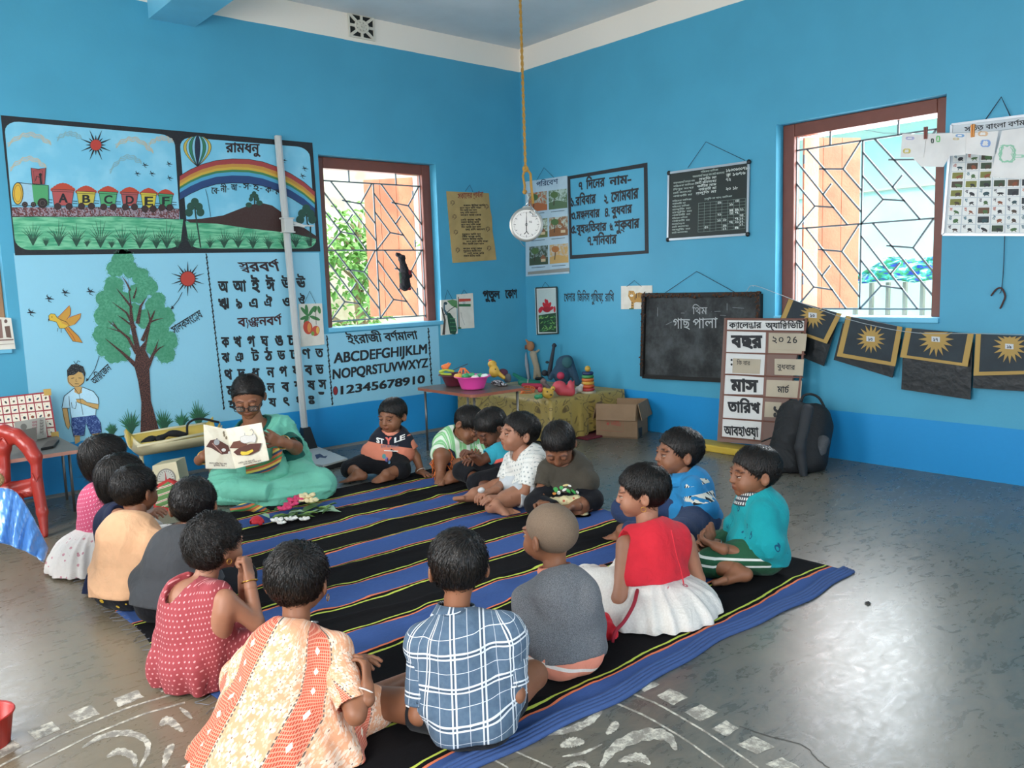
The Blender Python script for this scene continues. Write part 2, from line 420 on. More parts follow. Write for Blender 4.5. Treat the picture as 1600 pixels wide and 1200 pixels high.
# teal outbuilding through window 2
M_teal = mat('pale_teal_render', hx('A9E0D2'), .8, fn=lambda: mixc(smooth(noi(coords(), 2, 5), .35, .7) * .5, hx('C6EEE2'), hx('E6F2EC')))
h = thing('teal_outbuilding', 'pale teal rendered building with tin roof seen through the right window', 'building', (3, -2.4, -.3))
MB().box((2.6, -7, -.3), (2.9, 1.5, 2.55)).build('wall', M_teal, h)
MB().add([(1.9, -7, 2.62), (1.9, 1.6, 2.62), (3.2, 1.6, 2.95), (3.2, -7, 2.95), (1.9, -7, 2.58), (1.9, 1.6, 2.58), (3.2, 1.6, 2.91), (3.2, -7, 2.91)], [(0, 1, 2, 3), (7, 6, 5, 4), (0, 4, 5, 1), (1, 5, 6, 2), (3, 2, 6, 7), (0, 3, 7, 4)]).build('roof', M_concrete, h)
MB().box((2.55, -7, 1.97), (2.6, 1.5, 1.985)).build('ledge', M_concrete, h)
M_post = mat('grey_fence_post', hx('B4AE9E'), .8, var=.4)
fn_ = thing('garden_fence', 'low fence of pale posts and panels outside the right window', 'fence', (1.9, -3, -.3))
for i in range(9): MB().box((1.5, -3.5 + i * .135, -.3), (1.54, -3.475 + i * .135, 1.14)).build('post', M_post, fn_)
MB().box((1.58, -3.9, -.3), (1.6, -2.2, .8)).build('panel', M_plaster, fn_)
def cloth_col():
    P = coords(); x, y, z = xyz(P); n = noi(vec(x, y, z * 3), 9, 3, .5, 1)
    return mixc(n > .5, mixc(n > .42, hx('E8F4F0'), hx('58C8B8')), mixc(n > .58, hx('4FA86E'), hx('3E56C0')))
M_cl = mat('patterned_cloth', fn=cloth_col, rough=.8)
v = []; f_ = []
for i in range(15):
    for j in range(7):
        y = -2.46 - i * .06; v.append((1.47 - .03 * math.sin(i * 1.7 + j) - j * .012, y, 1.33 - j * .03 - .012 * math.sin(i) - .12 * max(0, 1 - i / 3) * (1 - j / 6.)))
for i in range(14):
    for j in range(6): a = i * 7 + j; f_.append((a, a + 1, a + 8, a + 7))
o = mesh('drying_cloth', v, f_, M_cl, None, True); so = o.modifiers.new('s', 'SOLIDIFY'); so.thickness = .006
tag(o, 'teal, green and blue patterned cloth drying on the fence outside the right window', 'cloth')
# ------------------------------------------------------------------ body surfaces grown from blended rounded limbs on a fine grid
def A(*p): return np.array(p, float)
def unit(v): v = np.array(v, float); return v / (np.linalg.norm(v) + 1e-12)
class Field:
    def __init__(s, lo, hi, h):
        s.h = h; s.lo = np.array(lo, float) - 3 * h; s.n = np.ceil((np.array(hi) + 3 * h - s.lo) / h).astype(int) + 1
        s.ax = [s.lo[i] + np.arange(s.n[i]) * h for i in range(3)]
        s.D = np.full(s.n, .5, np.float32)
    def _sl(s, lo, hi):
        a = np.clip(np.floor((lo - s.lo) / s.h).astype(int), 0, s.n - 1); b = np.clip(np.ceil((hi - s.lo) / s.h).astype(int) + 1, 1, s.n)
        if np.any(b <= a): return None, None
        sl = tuple(slice(x, y) for x, y in zip(a, b))
        return sl, np.meshgrid(*[s.ax[i][sl[i]] for i in range(3)], indexing='ij', sparse=True)
    def _mix(s, sl, d, k, op):
        D = s.D[sl]
        if op == '+':
            if k > 0: h = np.clip(.5 + .5 * (D - d) / k, 0, 1); s.D[sl] = D + (d - D) * h - k * h * (1 - h)
            else: s.D[sl] = np.minimum(D, d)
        else:
            d = -d
            if k > 0: h = np.clip(.5 - .5 * (D - d) / k, 0, 1); s.D[sl] = D + (d - D) * h + k * h * (1 - h)
            else: s.D[sl] = np.maximum(D, d)
    def cone(s, a, b, ra, rb, k=.01, op='+', flat=None, cap=False, grow=0):
        """rounded cone a-b; flat=(axis, factor): squashed along that axis; cap: flat end at b"""
        a, b = np.array(a, float), np.array(b, float); ra += grow; rb += grow
        R = max(ra, rb) + k * 2 + 3 * s.h
        sl, G = s._sl(np.minimum(a, b) - R, np.maximum(a, b) + R)
        if sl is None: return s
        ba = b - a; L2 = float(ba @ ba) + 1e-12
        px, py, pz = G[0] - a[0], G[1] - a[1], G[2] - a[2]
        t0 = (px * ba[0] + py * ba[1] + pz * ba[2]) / L2; t = np.clip(t0, 0, 1)
        qx, qy, qz = px - t * ba[0], py - t * ba[1], pz - t * ba[2]
        if flat is not None:
            n, fct = flat; w = (qx * n[0] + qy * n[1] + qz * n[2]); e = (1 / fct - 1)
            qx, qy, qz = qx + n[0] * w * e, qy + n[1] * w * e, qz + n[2] * w * e
            d = (np.sqrt(qx * qx + qy * qy + qz * qz) - (ra + (rb - ra) * t)) * (.5 + .5 * fct)
        else: d = np.sqrt(qx * qx + qy * qy + qz * qz) - (ra + (rb - ra) * t)
        if cap: d = np.maximum(d, (t0 - 1) * math.sqrt(L2))
        s._mix(sl, d.astype(np.float32), k, op); return s
    def ell(s, c, r, M=None, k=.01, op='+', grow=0):
        """ellipsoid; rows of M are its axes"""
        c = np.array(c, float); r = np.array(r, float) + grow; R = max(r) + k * 2 + 3 * s.h
        sl, G = s._sl(c - R, c + R)
        if sl is None: return s
        M = np.eye(3) if M is None else M
        P = [G[i] - c[i] for i in range(3)]; q = [P[0] * M[i][0] + P[1] * M[i][1] + P[2] * M[i][2] for i in range(3)]
        k0 = np.sqrt(sum((q[i] / r[i]) ** 2 for i in range(3))); k1 = np.sqrt(sum((q[i] / r[i] ** 2) ** 2 for i in range(3)))
        s._mix(sl, (k0 * (k0 - 1) / (k1 + 1e-6)).astype(np.float32), k, op); return s
    def cut(s, p, n, k=0):
        """keep the side of the plane that n points away from"""
        G = np.meshgrid(*s.ax, indexing='ij', sparse=True)
        d = ((G[0] - p[0]) * n[0] + (G[1] - p[1]) * n[1] + (G[2] - p[2]) * n[2]).astype(np.float32)
        s._mix(tuple(slice(0, x) for x in s.n), -d, k, '-'); return s
    def mesh(s):
        D = s.D; n = s.n; neg = D < 0
        c = sum(neg[i:n[0] - 1 + i, j:n[1] - 1 + j, k:n[2] - 1 + k].astype(np.int8) for i in (0, 1) for j in (0, 1) for k in (0, 1))
        act = (c > 0) & (c < 8); I = np.argwhere(act); idm = np.full(act.shape, -1, np.int64); idm[act] = np.arange(len(I))
        acc = np.zeros((len(I), 3)); cnt = np.zeros(len(I))
        for ax in range(3):
            o1, o2 = [a for a in range(3) if a != ax]
            for u in (0, 1):
                for w in (0, 1):
                    s0 = I.copy(); s0[:, o1] += u; s0[:, o2] += w; s1 = s0.copy(); s1[:, ax] += 1
                    d0, d1 = D[tuple(s0.T)].astype(float), D[tuple(s1.T)].astype(float); x = (d0 < 0) != (d1 < 0)
                    t = np.where(x, d0 / np.where(np.abs(d0 - d1) < 1e-9, 1, d0 - d1), 0); p = (s0 - I).astype(float); p[:, ax] += t
                    acc[x] += p[x]; cnt[x] += 1
        V = s.lo + (I + acc / cnt[:, None]) * s.h
        F = []
        for ax in range(3):
            o1, o2 = (ax + 1) % 3, (ax + 2) % 3
            sl0 = [slice(1, -1)] * 3; sl0[ax] = slice(0, n[ax] - 1); sl1 = list(sl0); sl1[ax] = slice(1, n[ax])
            a, b = neg[tuple(sl0)], neg[tuple(sl1)]; x = a != b; E_ = np.argwhere(x); fl_ = a[x]
            E_ = E_ + np.array([0 if i == ax else 1 for i in range(3)])
            q = []
            for (u, w) in ((0, 0), (-1, 0), (-1, -1), (0, -1)):
                c_ = E_.copy(); c_[:, o1] += u; c_[:, o2] += w; q.append(idm[tuple(c_.T)])
            q = np.stack(q, 1); q[~fl_] = q[~fl_][:, ::-1]; F.append(q)
        F = np.concatenate(F); F = F[(F >= 0).all(1)]
        return V, F
def nrm(V, F):
    a, b, c = V[F[:, 0]], V[F[:, 1]], V[F[:, 2]]; fn_ = np.cross(b - a, V[F[:, 3]] - a); N = np.zeros_like(V)
    for i in range(4): np.add.at(N, F[:, i], fn_)
    return N / (np.linalg.norm(N, axis=1)[:, None] + 1e-12)
def wavy(V, seed, sc=22, n=5, dirv=None, amp=1):
    """soft cloth folds: ridged sums of warped waves"""
    r = np.random.RandomState(seed); o = np.zeros(len(V)); Wp = V + .02 * np.stack([np.sin(V @ r.randn(3) * 14 + 6 * r.rand()) for _ in range(3)], 1)
    for i in range(n):
        d = r.randn(3)
        if dirv is not None: d = dirv * 1.5 + d * .55
        d /= np.linalg.norm(d); f_ = sc * (1 + i * .45); ph = Wp @ d * f_ + 2 * math.pi * r.rand()
        mask = .5 + .5 * np.sin(Wp @ r.randn(3) * 9 + 6 * r.rand())
        o += (1 - 2 * np.abs(np.sin(ph)) ** .8) * mask / (1 + i * .5)
    return o * amp / n * 2.1
def setattr3(o, name, arr):
    a = o.data.attributes.new(name, 'FLOAT_VECTOR', 'POINT'); a.data.foreach_set('vector', np.asarray(arr, dtype=np.float32).ravel())
def setcol(o, name, arr):
    a = o.data.color_attributes.new(name, 'FLOAT_COLOR', 'POINT')
    arr = np.concatenate([arr, np.ones((len(arr), 1))], 1); a.data.foreach_set('color', arr.astype(np.float32).ravel())

# ---- skin, eyes, hair materials
def skin_mat(name, c):
    def fn():
        n = E.nt.nodes.new('ShaderNodeAttribute'); n.attribute_name = 'tint'; t = E(n.outputs['Color'])
        b = mixc(smooth(noi(coords(), 35, 3), .3, .7) * .22, c, tuple(x * .78 for x in c))
        mm = E.nt.nodes.new('ShaderNodeMix'); mm.data_type = 'RGBA'; mm.blend_type = 'MULTIPLY'; mm.inputs[0].default_value = 1
        E.nt.links.new(b.v, mm.inputs[6]); E.nt.links.new(t.v, mm.inputs[7]); return E(mm.outputs[2])
    return mat(name, c, .48, fn=fn, bump=.08, bscale=300, bdist=.002, spec=.4)
SKIN = dict(d=skin_mat('skin_deep', hx('6E4430')), m=skin_mat('skin_brown', hx('8A5A40')), l=skin_mat('skin_warm', hx('A8745A')))
def hair_mat(name, c, c2, r=.42):
    return mat(name, c, r, fn=lambda: mixc(smooth(noi(coords(), 90, 2), .4, .7) * .7, c, c2), spec=.35, bump=.5, bdist=.003, bfn=lambda: noi(coords(), 160, 2))
HAIR = dict(b=hair_mat('black_hair', hx('120F0D'), hx('2A211C')), n=hair_mat('dark_brown_hair', hx('1C1511'), hx('3A2B22')), z=mat('shaved_hair', hx('7A6452'), .85, fn=lambda: mixc(smooth(noi(coords(), 800, 2), .25, .75), hx('574739'), hx('846E5A'))))
M_eye = mat('eye_white', hx('B8ADA2'), .2); M_iris = mat('dark_iris', (.012, .007, .005), .1)

def hand_field(F, wrist, dirv, nrmv, S, curl=.5, side=1, spread=.12, thumb=.5, k=.006, curls=None):
    """palm and five unequal fingers; dirv: wrist->knuckles, nrmv: out of the palm, side: +1 thumb towards cross(dir,nrm)"""
    d = unit(dirv); n = unit(nrmv - d * (nrmv @ d)); t = np.cross(d, n) * side
    w = np.array(wrist, float); pl = .052 * S
    for q, r in ((-.013, .0125), (.0, .0135), (.013, .0125)): F.cone(w + t * q * S * .7 + d * .004 * S, w + d * pl + t * q * S * 1.15, r * S * .85, r * S * .8, k=.008 * S, flat=(n, .72))
    F.cone(w + t * .012 * S + d * .012 * S, w + t * .021 * S + d * .03 * S + n * .006 * S, .011 * S, .009 * S, k=.008 * S)
    lens = [.044, .050, .047, .036]
    for i in range(4):
        off = (.019 - i * .0128) * S; p = w + d * (pl - .002 * S - (i == 3) * .005 * S) + t * off
        dd = unit(d + t * (1.5 - i) * spread); L = lens[i] * S; r = (.0066 if i < 3 else .0057) * S; c = (curls[i] if curls else curl * (.85 + .13 * i))
        seg = [.45, .31, .24]; ang = 0
        for j in range(3):
            ang += c * (.9, 1.1, .75)[j]; v = dd * math.cos(ang) + n * math.sin(ang); q = p + v * L * seg[j]
            F.cone(p, q, r * (1.05 - .1 * j), r * (.97 - .12 * j), k=.003 * S); p = q
    p = w + t * .022 * S + d * .026 * S + n * .004 * S; a0 = unit(d * .75 + t * .7 + n * .25); a1 = unit(d * .95 + t * (.5 - thumb) + n * (.2 + .5 * thumb))
    q = p + a0 * .022 * S; F.cone(p, q, .0085 * S, .0075 * S, k=.004 * S); F.cone(q, q + a1 * .021 * S, .0074 * S, .006 * S, k=.003 * S)
def foot_field(F, ank, toe, upv, S):
    d = unit(toe - ank); u = unit(upv - d * (upv @ d)); t = np.cross(d, u); L = np.linalg.norm(toe - ank); r = .021 * S
    heel = ank - d * .022 * S - u * .022 * S; ball = ank + d * L * .68 - u * .028 * S
    F.cone(ank, heel, .024 * S, .022 * S, k=.012 * S); F.cone(heel, ball - t * .012 * S, .021 * S, .017 * S, k=.014 * S, flat=(u, .8))
    F.cone(ank + u * -.004 * S, ball + t * .016 * S, .021 * S, .013 * S, k=.014 * S)
    for i in range(5):
        o = ball + t * (-.024 + i * .0122) * S * 1.05 + d * (.014 - i * .004) * S
        rr = (.0098 - .001 * i) * S if i else .0108 * S
        F.cone(o - d * .014 * S, o + d * (.022 - i * .0025) * S - u * .003 * S, rr, rr * .85, k=.0025 * S)

def frame_of(fwd, up=(0, 0, 1)):
    f = unit(fwd); r = unit(np.cross(f, up)); u = np.cross(r, f); return r, f, u

def head_parts(P, c, fwd, S, o):
    """c: head centre, fwd: gaze. returns V,F,tint of the head surface"""
    r_, f_, u_ = frame_of(fwd)
    roll = o.get('roll', 0)
    if roll: r_, u_ = r_ * math.cos(roll) + u_ * math.sin(roll), u_ * math.cos(roll) - r_ * math.sin(roll)
    M = np.stack([r_, f_, u_]); T = lambda x, y, z: c + (r_ * x + f_ * y + u_ * z) * S
    h = .0026 if not o.get('far') else .0032
    Fd = Field(c - .125 * S, c + .125 * S, h)
    e = lambda p, r, k=.012, op='+', rot=None: Fd.ell(T(*p), np.array(r) * S, M if rot is None else rot @ M, k * S, op)
    ad = o.get('adult', 0)
    e((0, -.012, .022), (.072, .088, .076), 0)
    e((0, .022, -.02), (.060, .062, .06), .02)
    e((0, .03, -.052), (.044, .046, .036), .02)
    e((0, .055, -.075 - .006 * ad), (.02, .018, .015), .02)
    for s in (-1, 1):
        e((s * .034, .052, -.038), (.024 - .004 * ad, .024, .026), .016)
        e((s * .029, .083, -.006), (.017, .012, .0115), .010, '-')
        e((s * .029, .072, .014), (.020, .012, .006), .010)
        if o.get('far') and not o.get('face', 1): pass
        # ears
        a = .35 * s; rot = np.array([[math.cos(a), math.sin(a), 0], [-math.sin(a), math.cos(a), 0], [0, 0, 1]])
        e((s * .075, -.012, -.012), (.008, .017, .025), .006, '+', rot)
        e((s * .083, -.008, -.009), (.005, .010, .0155), .004, '-', rot)
        # eyelids
        lid = o.get('lid', .45)
        e((s * .029, .0735, -.004 + .004), (.0145, .0125, .0075), .003)
        e((s * .029, .0735, -.0135), (.0135, .011, .0048), .003)
        if lid > .8: e((s * .029, .074, -.007), (.014, .0125, .009), .003)
    Fd.cone(T(0, .077, .004), T(0, .0905, -.027), .006 * S, .0088 * S, .012 * S)
    for s in (-1, 1): e((s * .009, .0855, -.030), (.006, .008, .0054), .006)
    e((0, .0785, -.050), (.018, .009, .0050), .006); e((0, .0775, -.0585), (.015, .0085, .0052), .006)
    e((0, .092, -.0545), (.02, .006, .0012), .002, '-')
    # neck stub
    Fd.cone(T(0, -.02, -.05), P['neck'], .034 * S, .036 * S, .02 * S)
    if 'neck' in P: pass
    V, Fc = Fd.mesh(); q = (V - c) @ M.T / S; t = np.ones((len(V), 3))
    lip = ((q[:, 0] / .019) ** 2 + ((q[:, 2] + .0545) / .0105) ** 2 < 1) & (q[:, 1] > .07); t[lip] = (.85, .66, .64)
    for s in (-1, 1):
        br = (np.abs(q[:, 0] - s * .030) < .019) & (np.abs(q[:, 2] - (.0185 - 14 * (q[:, 0] - s * .028) ** 2)) < .0024) & (q[:, 1] > .05); t[br] = (.3, .24, .22)
        ey = (np.abs(q[:, 0] - s * .029) < .0155) & (np.abs(q[:, 2] + .0045 + (.004 if o.get('lid', .45) > .8 else -.003)) < .0022) & (q[:, 1] > .072); t[ey] = (.3, .22, .2)
    nz = (np.abs(np.abs(q[:, 0]) - .006) < .003) & (np.abs(q[:, 2] + .0355) < .0025) & (q[:, 1] > .08); t[nz] = (.3, .2, .2)
    hairz = o.get('scalp', None)
    return V, Fc, t, M, T

def eyes(parent, T, M, S, look=(0, 1, 0), lid=.45):
    for s in (-1, 1):
        b = MB(); c = T(s * .029, .0705, -.0045); r = .0108 * S
        g = unit((np.array(look) + A(0, 0, -.22)) @ M)
        b.ball(c, r, 12, 8); b.mi = 1
        b.ball(c + g * r * .40, r * .70, 10, 6)
        b.build('eye', [M_eye, M_iris], parent, True)

def hair_build(parent, c, M, S, o, seed):
    """scalp cap plus thousands of combed locks flowing from the whorl"""
    T = lambda x, y, z: c + (np.array((x, y, z)) @ M) * S
    st = o.get('hair', 'short'); th = {'buzz': .0035, 'short': .008, 'curly': .014, 'bob': .011, 'smooth': .006}[st]
    Fd = Field(c - .125 * S, c + .125 * S, .0042)
    Fd.ell(T(0, -.012, .022), A(.072, .088, .076) * S, M, 0, grow=th * S)
    if st == 'bob': Fd.ell(T(0, -.03, -.02), A(.076, .07, .07) * S, M, .02 * S)
    if st == 'curly': Fd.ell(T(0, -.03, -.015), A(.078, .072, .06) * S, M, .02 * S)
    u = M[2]; f = M[1]; fh = o.get('fringe', .045); nape = o.get('nape', -.062)
    # hairline: brow height in front, dropping behind the ears to the nape
    g = np.meshgrid(*Fd.ax, indexing='ij', sparse=True); P = [g[i] - c[i] for i in range(3)]
    X, Y, Z = [(P[0] * M[i][0] + P[1] * M[i][1] + P[2] * M[i][2]) / S for i in range(3)]
    yy = np.clip(Y / .095, -1, 1)
    hl = np.where(yy > 0, fh * np.clip(yy * 1.25, 0, 1) ** 1.1 + (-.012) * (1 - np.clip(yy * 1.25, 0, 1)), -.012 + (nape + .012) * np.clip(-yy * 2.2, 0, 1))
    Fd.D = np.maximum(Fd.D, ((hl - Z) * S * .8 + 0 * X).astype(np.float32))
    if st not in ('bob',) or o.get('earfree', 1):
        for s in (-1, 1): Fd.ell(T(s * .083, -.008, -.016), A(.014, .02, .03) * S, M, .006 * S, '-')
    V, Fc = Fd.mesh(); N = nrm(V, Fc)
    V = V + N * (wavy(V, seed, 60, 4) * (.0035 if st in ('curly', 'bob', 'short') else .0008))[:, None]
    hm = HAIR['z' if st == 'buzz' else o.get('haircol', 'b')]
    ob = mesh('hair', V, Fc, hm, parent, True)
    if st == 'buzz':
        ob.name = 'shaved_hair'; return ob
    rs = np.random.RandomState(seed); n = int(o.get('locks', 900) * 1.6)
    out = (V - c) @ N.T.mean(1) if False else None
    q = (V - c) @ M.T / S
    ok = np.where((N * (V - c)).sum(1) > .02 * S)[0]; idx = rs.choice(ok, n)
    P0, N0 = V[idx] + rs.randn(n, 3) * .002, N[idx]
    wh = T(o.get('whx', .012), -.06, .075)
    Lq = q[idx]
    fl_ = P0 - wh; fl_ = fl_ / (np.linalg.norm(fl_, axis=1)[:, None] + 1e-6)
    swirl = np.cross(N0, fl_); dr = fl_ + .35 * swirl - M[2] * (.35 if st != 'curly' else .3)
    if o.get('part'): fl_ = np.sign(Lq[:, :1]) * M[0] * .9 - M[1] * .8; dr = fl_ - M[2] * .55
    part = o.get('comb', 0); dr = dr + M[0] * part + rs.randn(n, 3) * (.13 if st != 'curly' else .5)
    dr -= N0 * (dr * N0).sum(1)[:, None]; dr /= np.linalg.norm(dr, axis=1)[:, None] + 1e-6
    L = {'short': .022, 'curly': .03, 'bob': .045, 'smooth': .03}[st] * S * (.6 + .8 * rs.rand(n)) * o.get('hl', 1)
    L = L * np.where(Lq[:, 1] > .045, .5 if not o.get('part') else 1, 1)
    w = .00125 * S * (.7 + .7 * rs.rand(n)); side = np.cross(N0, dr)
    lift = (.05 if st != 'smooth' else .03) + (.08 if st == 'short' else .14) * rs.rand(n) * (st in ('short', 'curly'))
    K = 5; vs = np.zeros((n, K * 3, 3)); cur = .004 * S * (1 if st == 'curly' else .15); ph = rs.rand(n) * 6.3
    for j in range(K):
        t = j / (K - 1); p = P0 + dr * (L * t)[:, None] + N0 * (L * lift * math.sin(math.pi * min(t * .8, 1)) * .9 - L * t * t * .32 + .0015 * S)[:, None]
        p = p + side * (np.sin(ph + t * 6) * cur)[:, None] + N0 * (np.cos(ph + t * 6) * cur * .6)[:, None]
        if st == 'bob': p = p - M[2] * (L * t * t * .4)[:, None]
        ww = (w * (1 - .85 * t))[:, None]
        vs[:, j * 3] = p - side * ww; vs[:, j * 3 + 1] = p + N0 * ww * .8; vs[:, j * 3 + 2] = p + side * ww
    base = (np.arange(n) * K * 3)[:, None, None]; fq = []
    for j in range(K - 1):
        for (a, b) in ((0, 1), (1, 2)): fq.append([j * 3 + a, j * 3 + b, j * 3 + 3 + b, j * 3 + 3 + a])
    Fq = (base + np.array(fq)[None]).reshape(-1, 4)
    lo = mesh('hair_locks', vs.reshape(-1, 3), Fq, hm, ob, True); lo['kind'] = 'stuff'
    return ob

def ground(V, Fc, z):
    """flatten what would sink below the rug and open the hidden underside"""
    m = V[:, 2] < z; Fc = Fc[~m[Fc].all(1)]; V = V.copy(); V[:, 2] = np.maximum(V[:, 2], z); return V, Fc
def person(name, label, o, seed=1):
    """o: traced joints. Every joint is (u, v, dd): a photo pixel and metres behind (+) or before (-) the pelvis"""
    pel_floor = onF(*o['pel']); D0 = depth(pel_floor); S = o.get('S', 1.); fy = R_(o['face']); f = A(math.cos(fy), math.sin(fy), 0); r = A(math.sin(fy), -math.cos(fy), 0); z = A(0, 0, 1)
    J = lambda q, b=0.: at(q[0], q[1], D0 + q[2] + b)
    K = {}; K['pel'] = pel_floor + z * .085 * S; K['neck'] = J(o['neck']); K['head'] = J(o['head'])
    sp = unit(K['neck'] - K['pel']); lean = K['neck'] - K['pel']; TL = np.linalg.norm(lean)
    sw = o.get('sw', .105) * S * .9
    sdir = unit(np.array([math.cos(R_(o.get('sface', o['face']))), math.sin(R_(o.get('sface', o['face']))), 0])); sr = unit(np.cross(sdir, z))
    back = o.get('hunch', .02) * S
    K['ch'] = K['pel'] + lean * .72 - f * back; K['wa'] = K['pel'] + lean * .36 - f * back * 1.2
    for s, n in ((-1, 'L'), (1, 'R')):
        sh = K['neck'] - sp * .055 * S + sr * s * sw; K['sh' + n] = J(o['sh' + n]) if 'sh' + n in o else sh
        K['hip' + n] = K['pel'] + r * s * .055 * S
        d_el = K['sh' + n] + (-z * .15 + f * .05 + r * s * .03) * S
        K['el' + n] = J(o['el' + n]) if 'el' + n in o else d_el
        d_wr = K['pel'] + (f * .17 + r * s * .03 + z * .06) * S
        K['wr' + n] = J(o['wr' + n]) if 'wr' + n in o else d_wr
        lg = o.get('legs', 'cross')
        if lg == 'cross': kn, an, to = (.17 * s, .17, .0), (-.06 * s, .20 - .05 * s, -.05), (-.13 * s, .22 - .05 * s, -.055)
        elif lg == 'kneel': kn, an, to = (.10 * s, .20, -.02), (.1 * s, -.04, -.045), (.1 * s, -.12, -.05)
        elif lg == 'wide': kn, an, to = (.22 * s, .14, .02), (.03 * s, .24, -.05), (-.04 * s, .29, -.05)
        G3 = lambda q: K['pel'] + (r * q[0] + f * q[1] + z * q[2]) * S
        K['kn' + n] = J(o['kn' + n]) if 'kn' + n in o else G3(kn); K['an' + n] = J(o['an' + n]) if 'an' + n in o else G3(an)
        K['to' + n] = J(o['to' + n]) if 'to' + n in o else (G3(to) if 'an' + n not in o else K['an' + n] + (f * .09 - r * s * .05 - z * .01) * S)
        for q, mz in (('kn', .05), ('an', .048), ('to', .036)): K[q + n][2] = max(K[q + n][2], mz * S)
    root = thing(name, label, 'person', pel_floor, 0)
    P = np.array([K[k] for k in K]); lo, hi = P.min(0) - .13 * S, P.max(0) + .13 * S
    fat = o.get('fat', 1.)
    def torso(F, g=0, fr_=1, k=.03):
        F.cone(K['pel'] + z * -.0, K['wa'], .088 * S * fat, .077 * S * fat, k, flat=(f, .78), grow=g)
        F.cone(K['wa'], K['ch'], .077 * S * fat, .073 * S * fat, k, flat=(unit(sdir * .6 + f * .4), .76), grow=g)
        F.cone(K['ch'] - sr * .025 * S, K['ch'] + sr * .025 * S, .062 * S * fat, .062 * S * fat, k, grow=g)
        for n in 'LR':
            e = K['sh' + n] * fr_ + (K['ch'] + sp * .05 * S) * (1 - fr_)
            F.cone(K['ch'], e, .050 * S * fat, .031 * S, .012, grow=g); F.cone(K['neck'] - sp * .022 * S, K['neck'] - sp * .022 * S + (K['sh' + n] - K['neck'] + sp * .022 * S) * fr_, .027 * S, .027 * S, .015, grow=g)
            F.cone(e - sp * .03 * S, K['hip' + n] + sp * .04 * S + sr * (.028 if n == 'R' else -.028) * S, .034 * S * fat, .047 * S * fat, .02, grow=g)
        for s in (-1, 1): F.ell(K['pel'] - f * .03 * S + r * s * .036 * S - z * .015 * S, A(.06, .06, .062) * S, None, .03, grow=g)
    def arm(F, n, g=0, t0=0, t1=2, k=.012, ra=(.030, .0235, .0165)):
        a, b, c_ = K['sh' + n], K['el' + n], K['wr' + n]
        e = min(t1, 1); F.cone(a, a + (b - a) * e, ra[0] * S, (ra[0] + (ra[1] - ra[0]) * e) * S, k, cap=t1 <= 1, grow=g)
        if t1 > 1: e = t1 - 1; F.cone(b, b + (c_ - b) * e, ra[1] * S, (ra[1] + (ra[2] - ra[1]) * e) * S, k, cap=t1 < 2, grow=g)
    def leg(F, n, g=0, t1=2, k=.015):
        a, b, c_ = K['hip' + n], K['kn' + n], K['an' + n]
        e = min(t1, 1); F.cone(a, a + (b - a) * e, .056 * S, (.056 - .017 * e) * S, k, cap=t1 < 1, grow=g)
        if t1 > 1: e = t1 - 1; F.cone(b, b + (c_ - b) * e, .038 * S, (.038 - .015 * e) * S, k, cap=t1 < 2, grow=g)
    VV, FF, TT = [], [], []; nb = 0
    def push(V, Fc, t=None):
        nonlocal nb
        VV.append(V); FF.append(Fc + nb); TT.append(np.ones((len(V), 3)) if t is None else t); nb += len(V)
    hb = .0065
    B = Field(lo, hi, hb); torso(B, -.004 * S); 
    for n in 'LR':
        arm(B, n)
        if not o.get('noleg'): leg(B, n)
    B.cone(K['neck'] - sp * .03 * S, K['neck'] + unit(K['head'] - K['neck']) * .04 * S, .037 * S, .033 * S, .02)
    push(*B.mesh())
    gz = o.get('gaze', (o['face'], 0)); gy, gp = R_(gz[0]), R_(gz[1]); hf = A(math.cos(gy) * math.cos(gp), math.sin(gy) * math.cos(gp), math.sin(gp))
    hs = S * o.get('hs', 1); V, Fc, t, M, T = head_parts(K, K['head'], hf, hs, o); push(V, Fc, t)
    for s, n in ((-1, 'L'), (1, 'R')):
        if o.get('hand' + n, 1) is None: continue
        hp = o.get('hand' + n, {}); hp = hp if isinstance(hp, dict) else {}
        w = K['wr' + n]; dv = unit(w - K['el' + n]); 
        if 'to' in hp: dv = unit(J(hp['to']) - w)
        nv = hp.get('n', None); nv = (-z + f * .3) if nv is None else (RT * nv[0] + UP * nv[1] + FW * nv[2])
        Hf = Field(w - .105 * S, w + .105 * S, .0024 * max(S, .8)); Hf.cone(w - dv * .03 * S, w, .0185 * S, .0165 * S, .004)
        dn = unit(nv - dv * (nv @ dv)); tside = np.cross(dv, dn); 
        sd = hp.get('side', 1 if n == 'L' else -1)
        hand_field(Hf, w, dv, dn, S * hp.get('s', 1), hp.get('curl', .5), sd, thumb=hp.get('thumb', .5), spread=hp.get('spread', .08), curls=hp.get('curls'))
        push(*Hf.mesh())
        if o.get('foot' + n, 1) is not None:
            a, tt = K['an' + n], K['to' + n]; tt = a + unit(tt - a) * .085 * S
            Ff = Field(np.minimum(a, tt) - .06 * S, np.maximum(a, tt) + .06 * S, .0032); foot_field(Ff, a, tt, o.get('fup', z + r * s * .5), S); push(*Ff.mesh())
    V = np.concatenate(VV); Fc = np.concatenate(FF); V, Fc = ground(V, Fc, .014)
    body = mesh('body', V, Fc, SKIN[o.get('skin', 'm')], root, True); tc = np.concatenate(TT); setcol(body, 'tint', tc)
    if o.get('face_seen', 1) and o.get('lid', .45) < .8: eyes(root, T, M, hs, o.get('look', (0, 1, 0)))
    hair_build(root, K['head'], M, hs, o, seed)
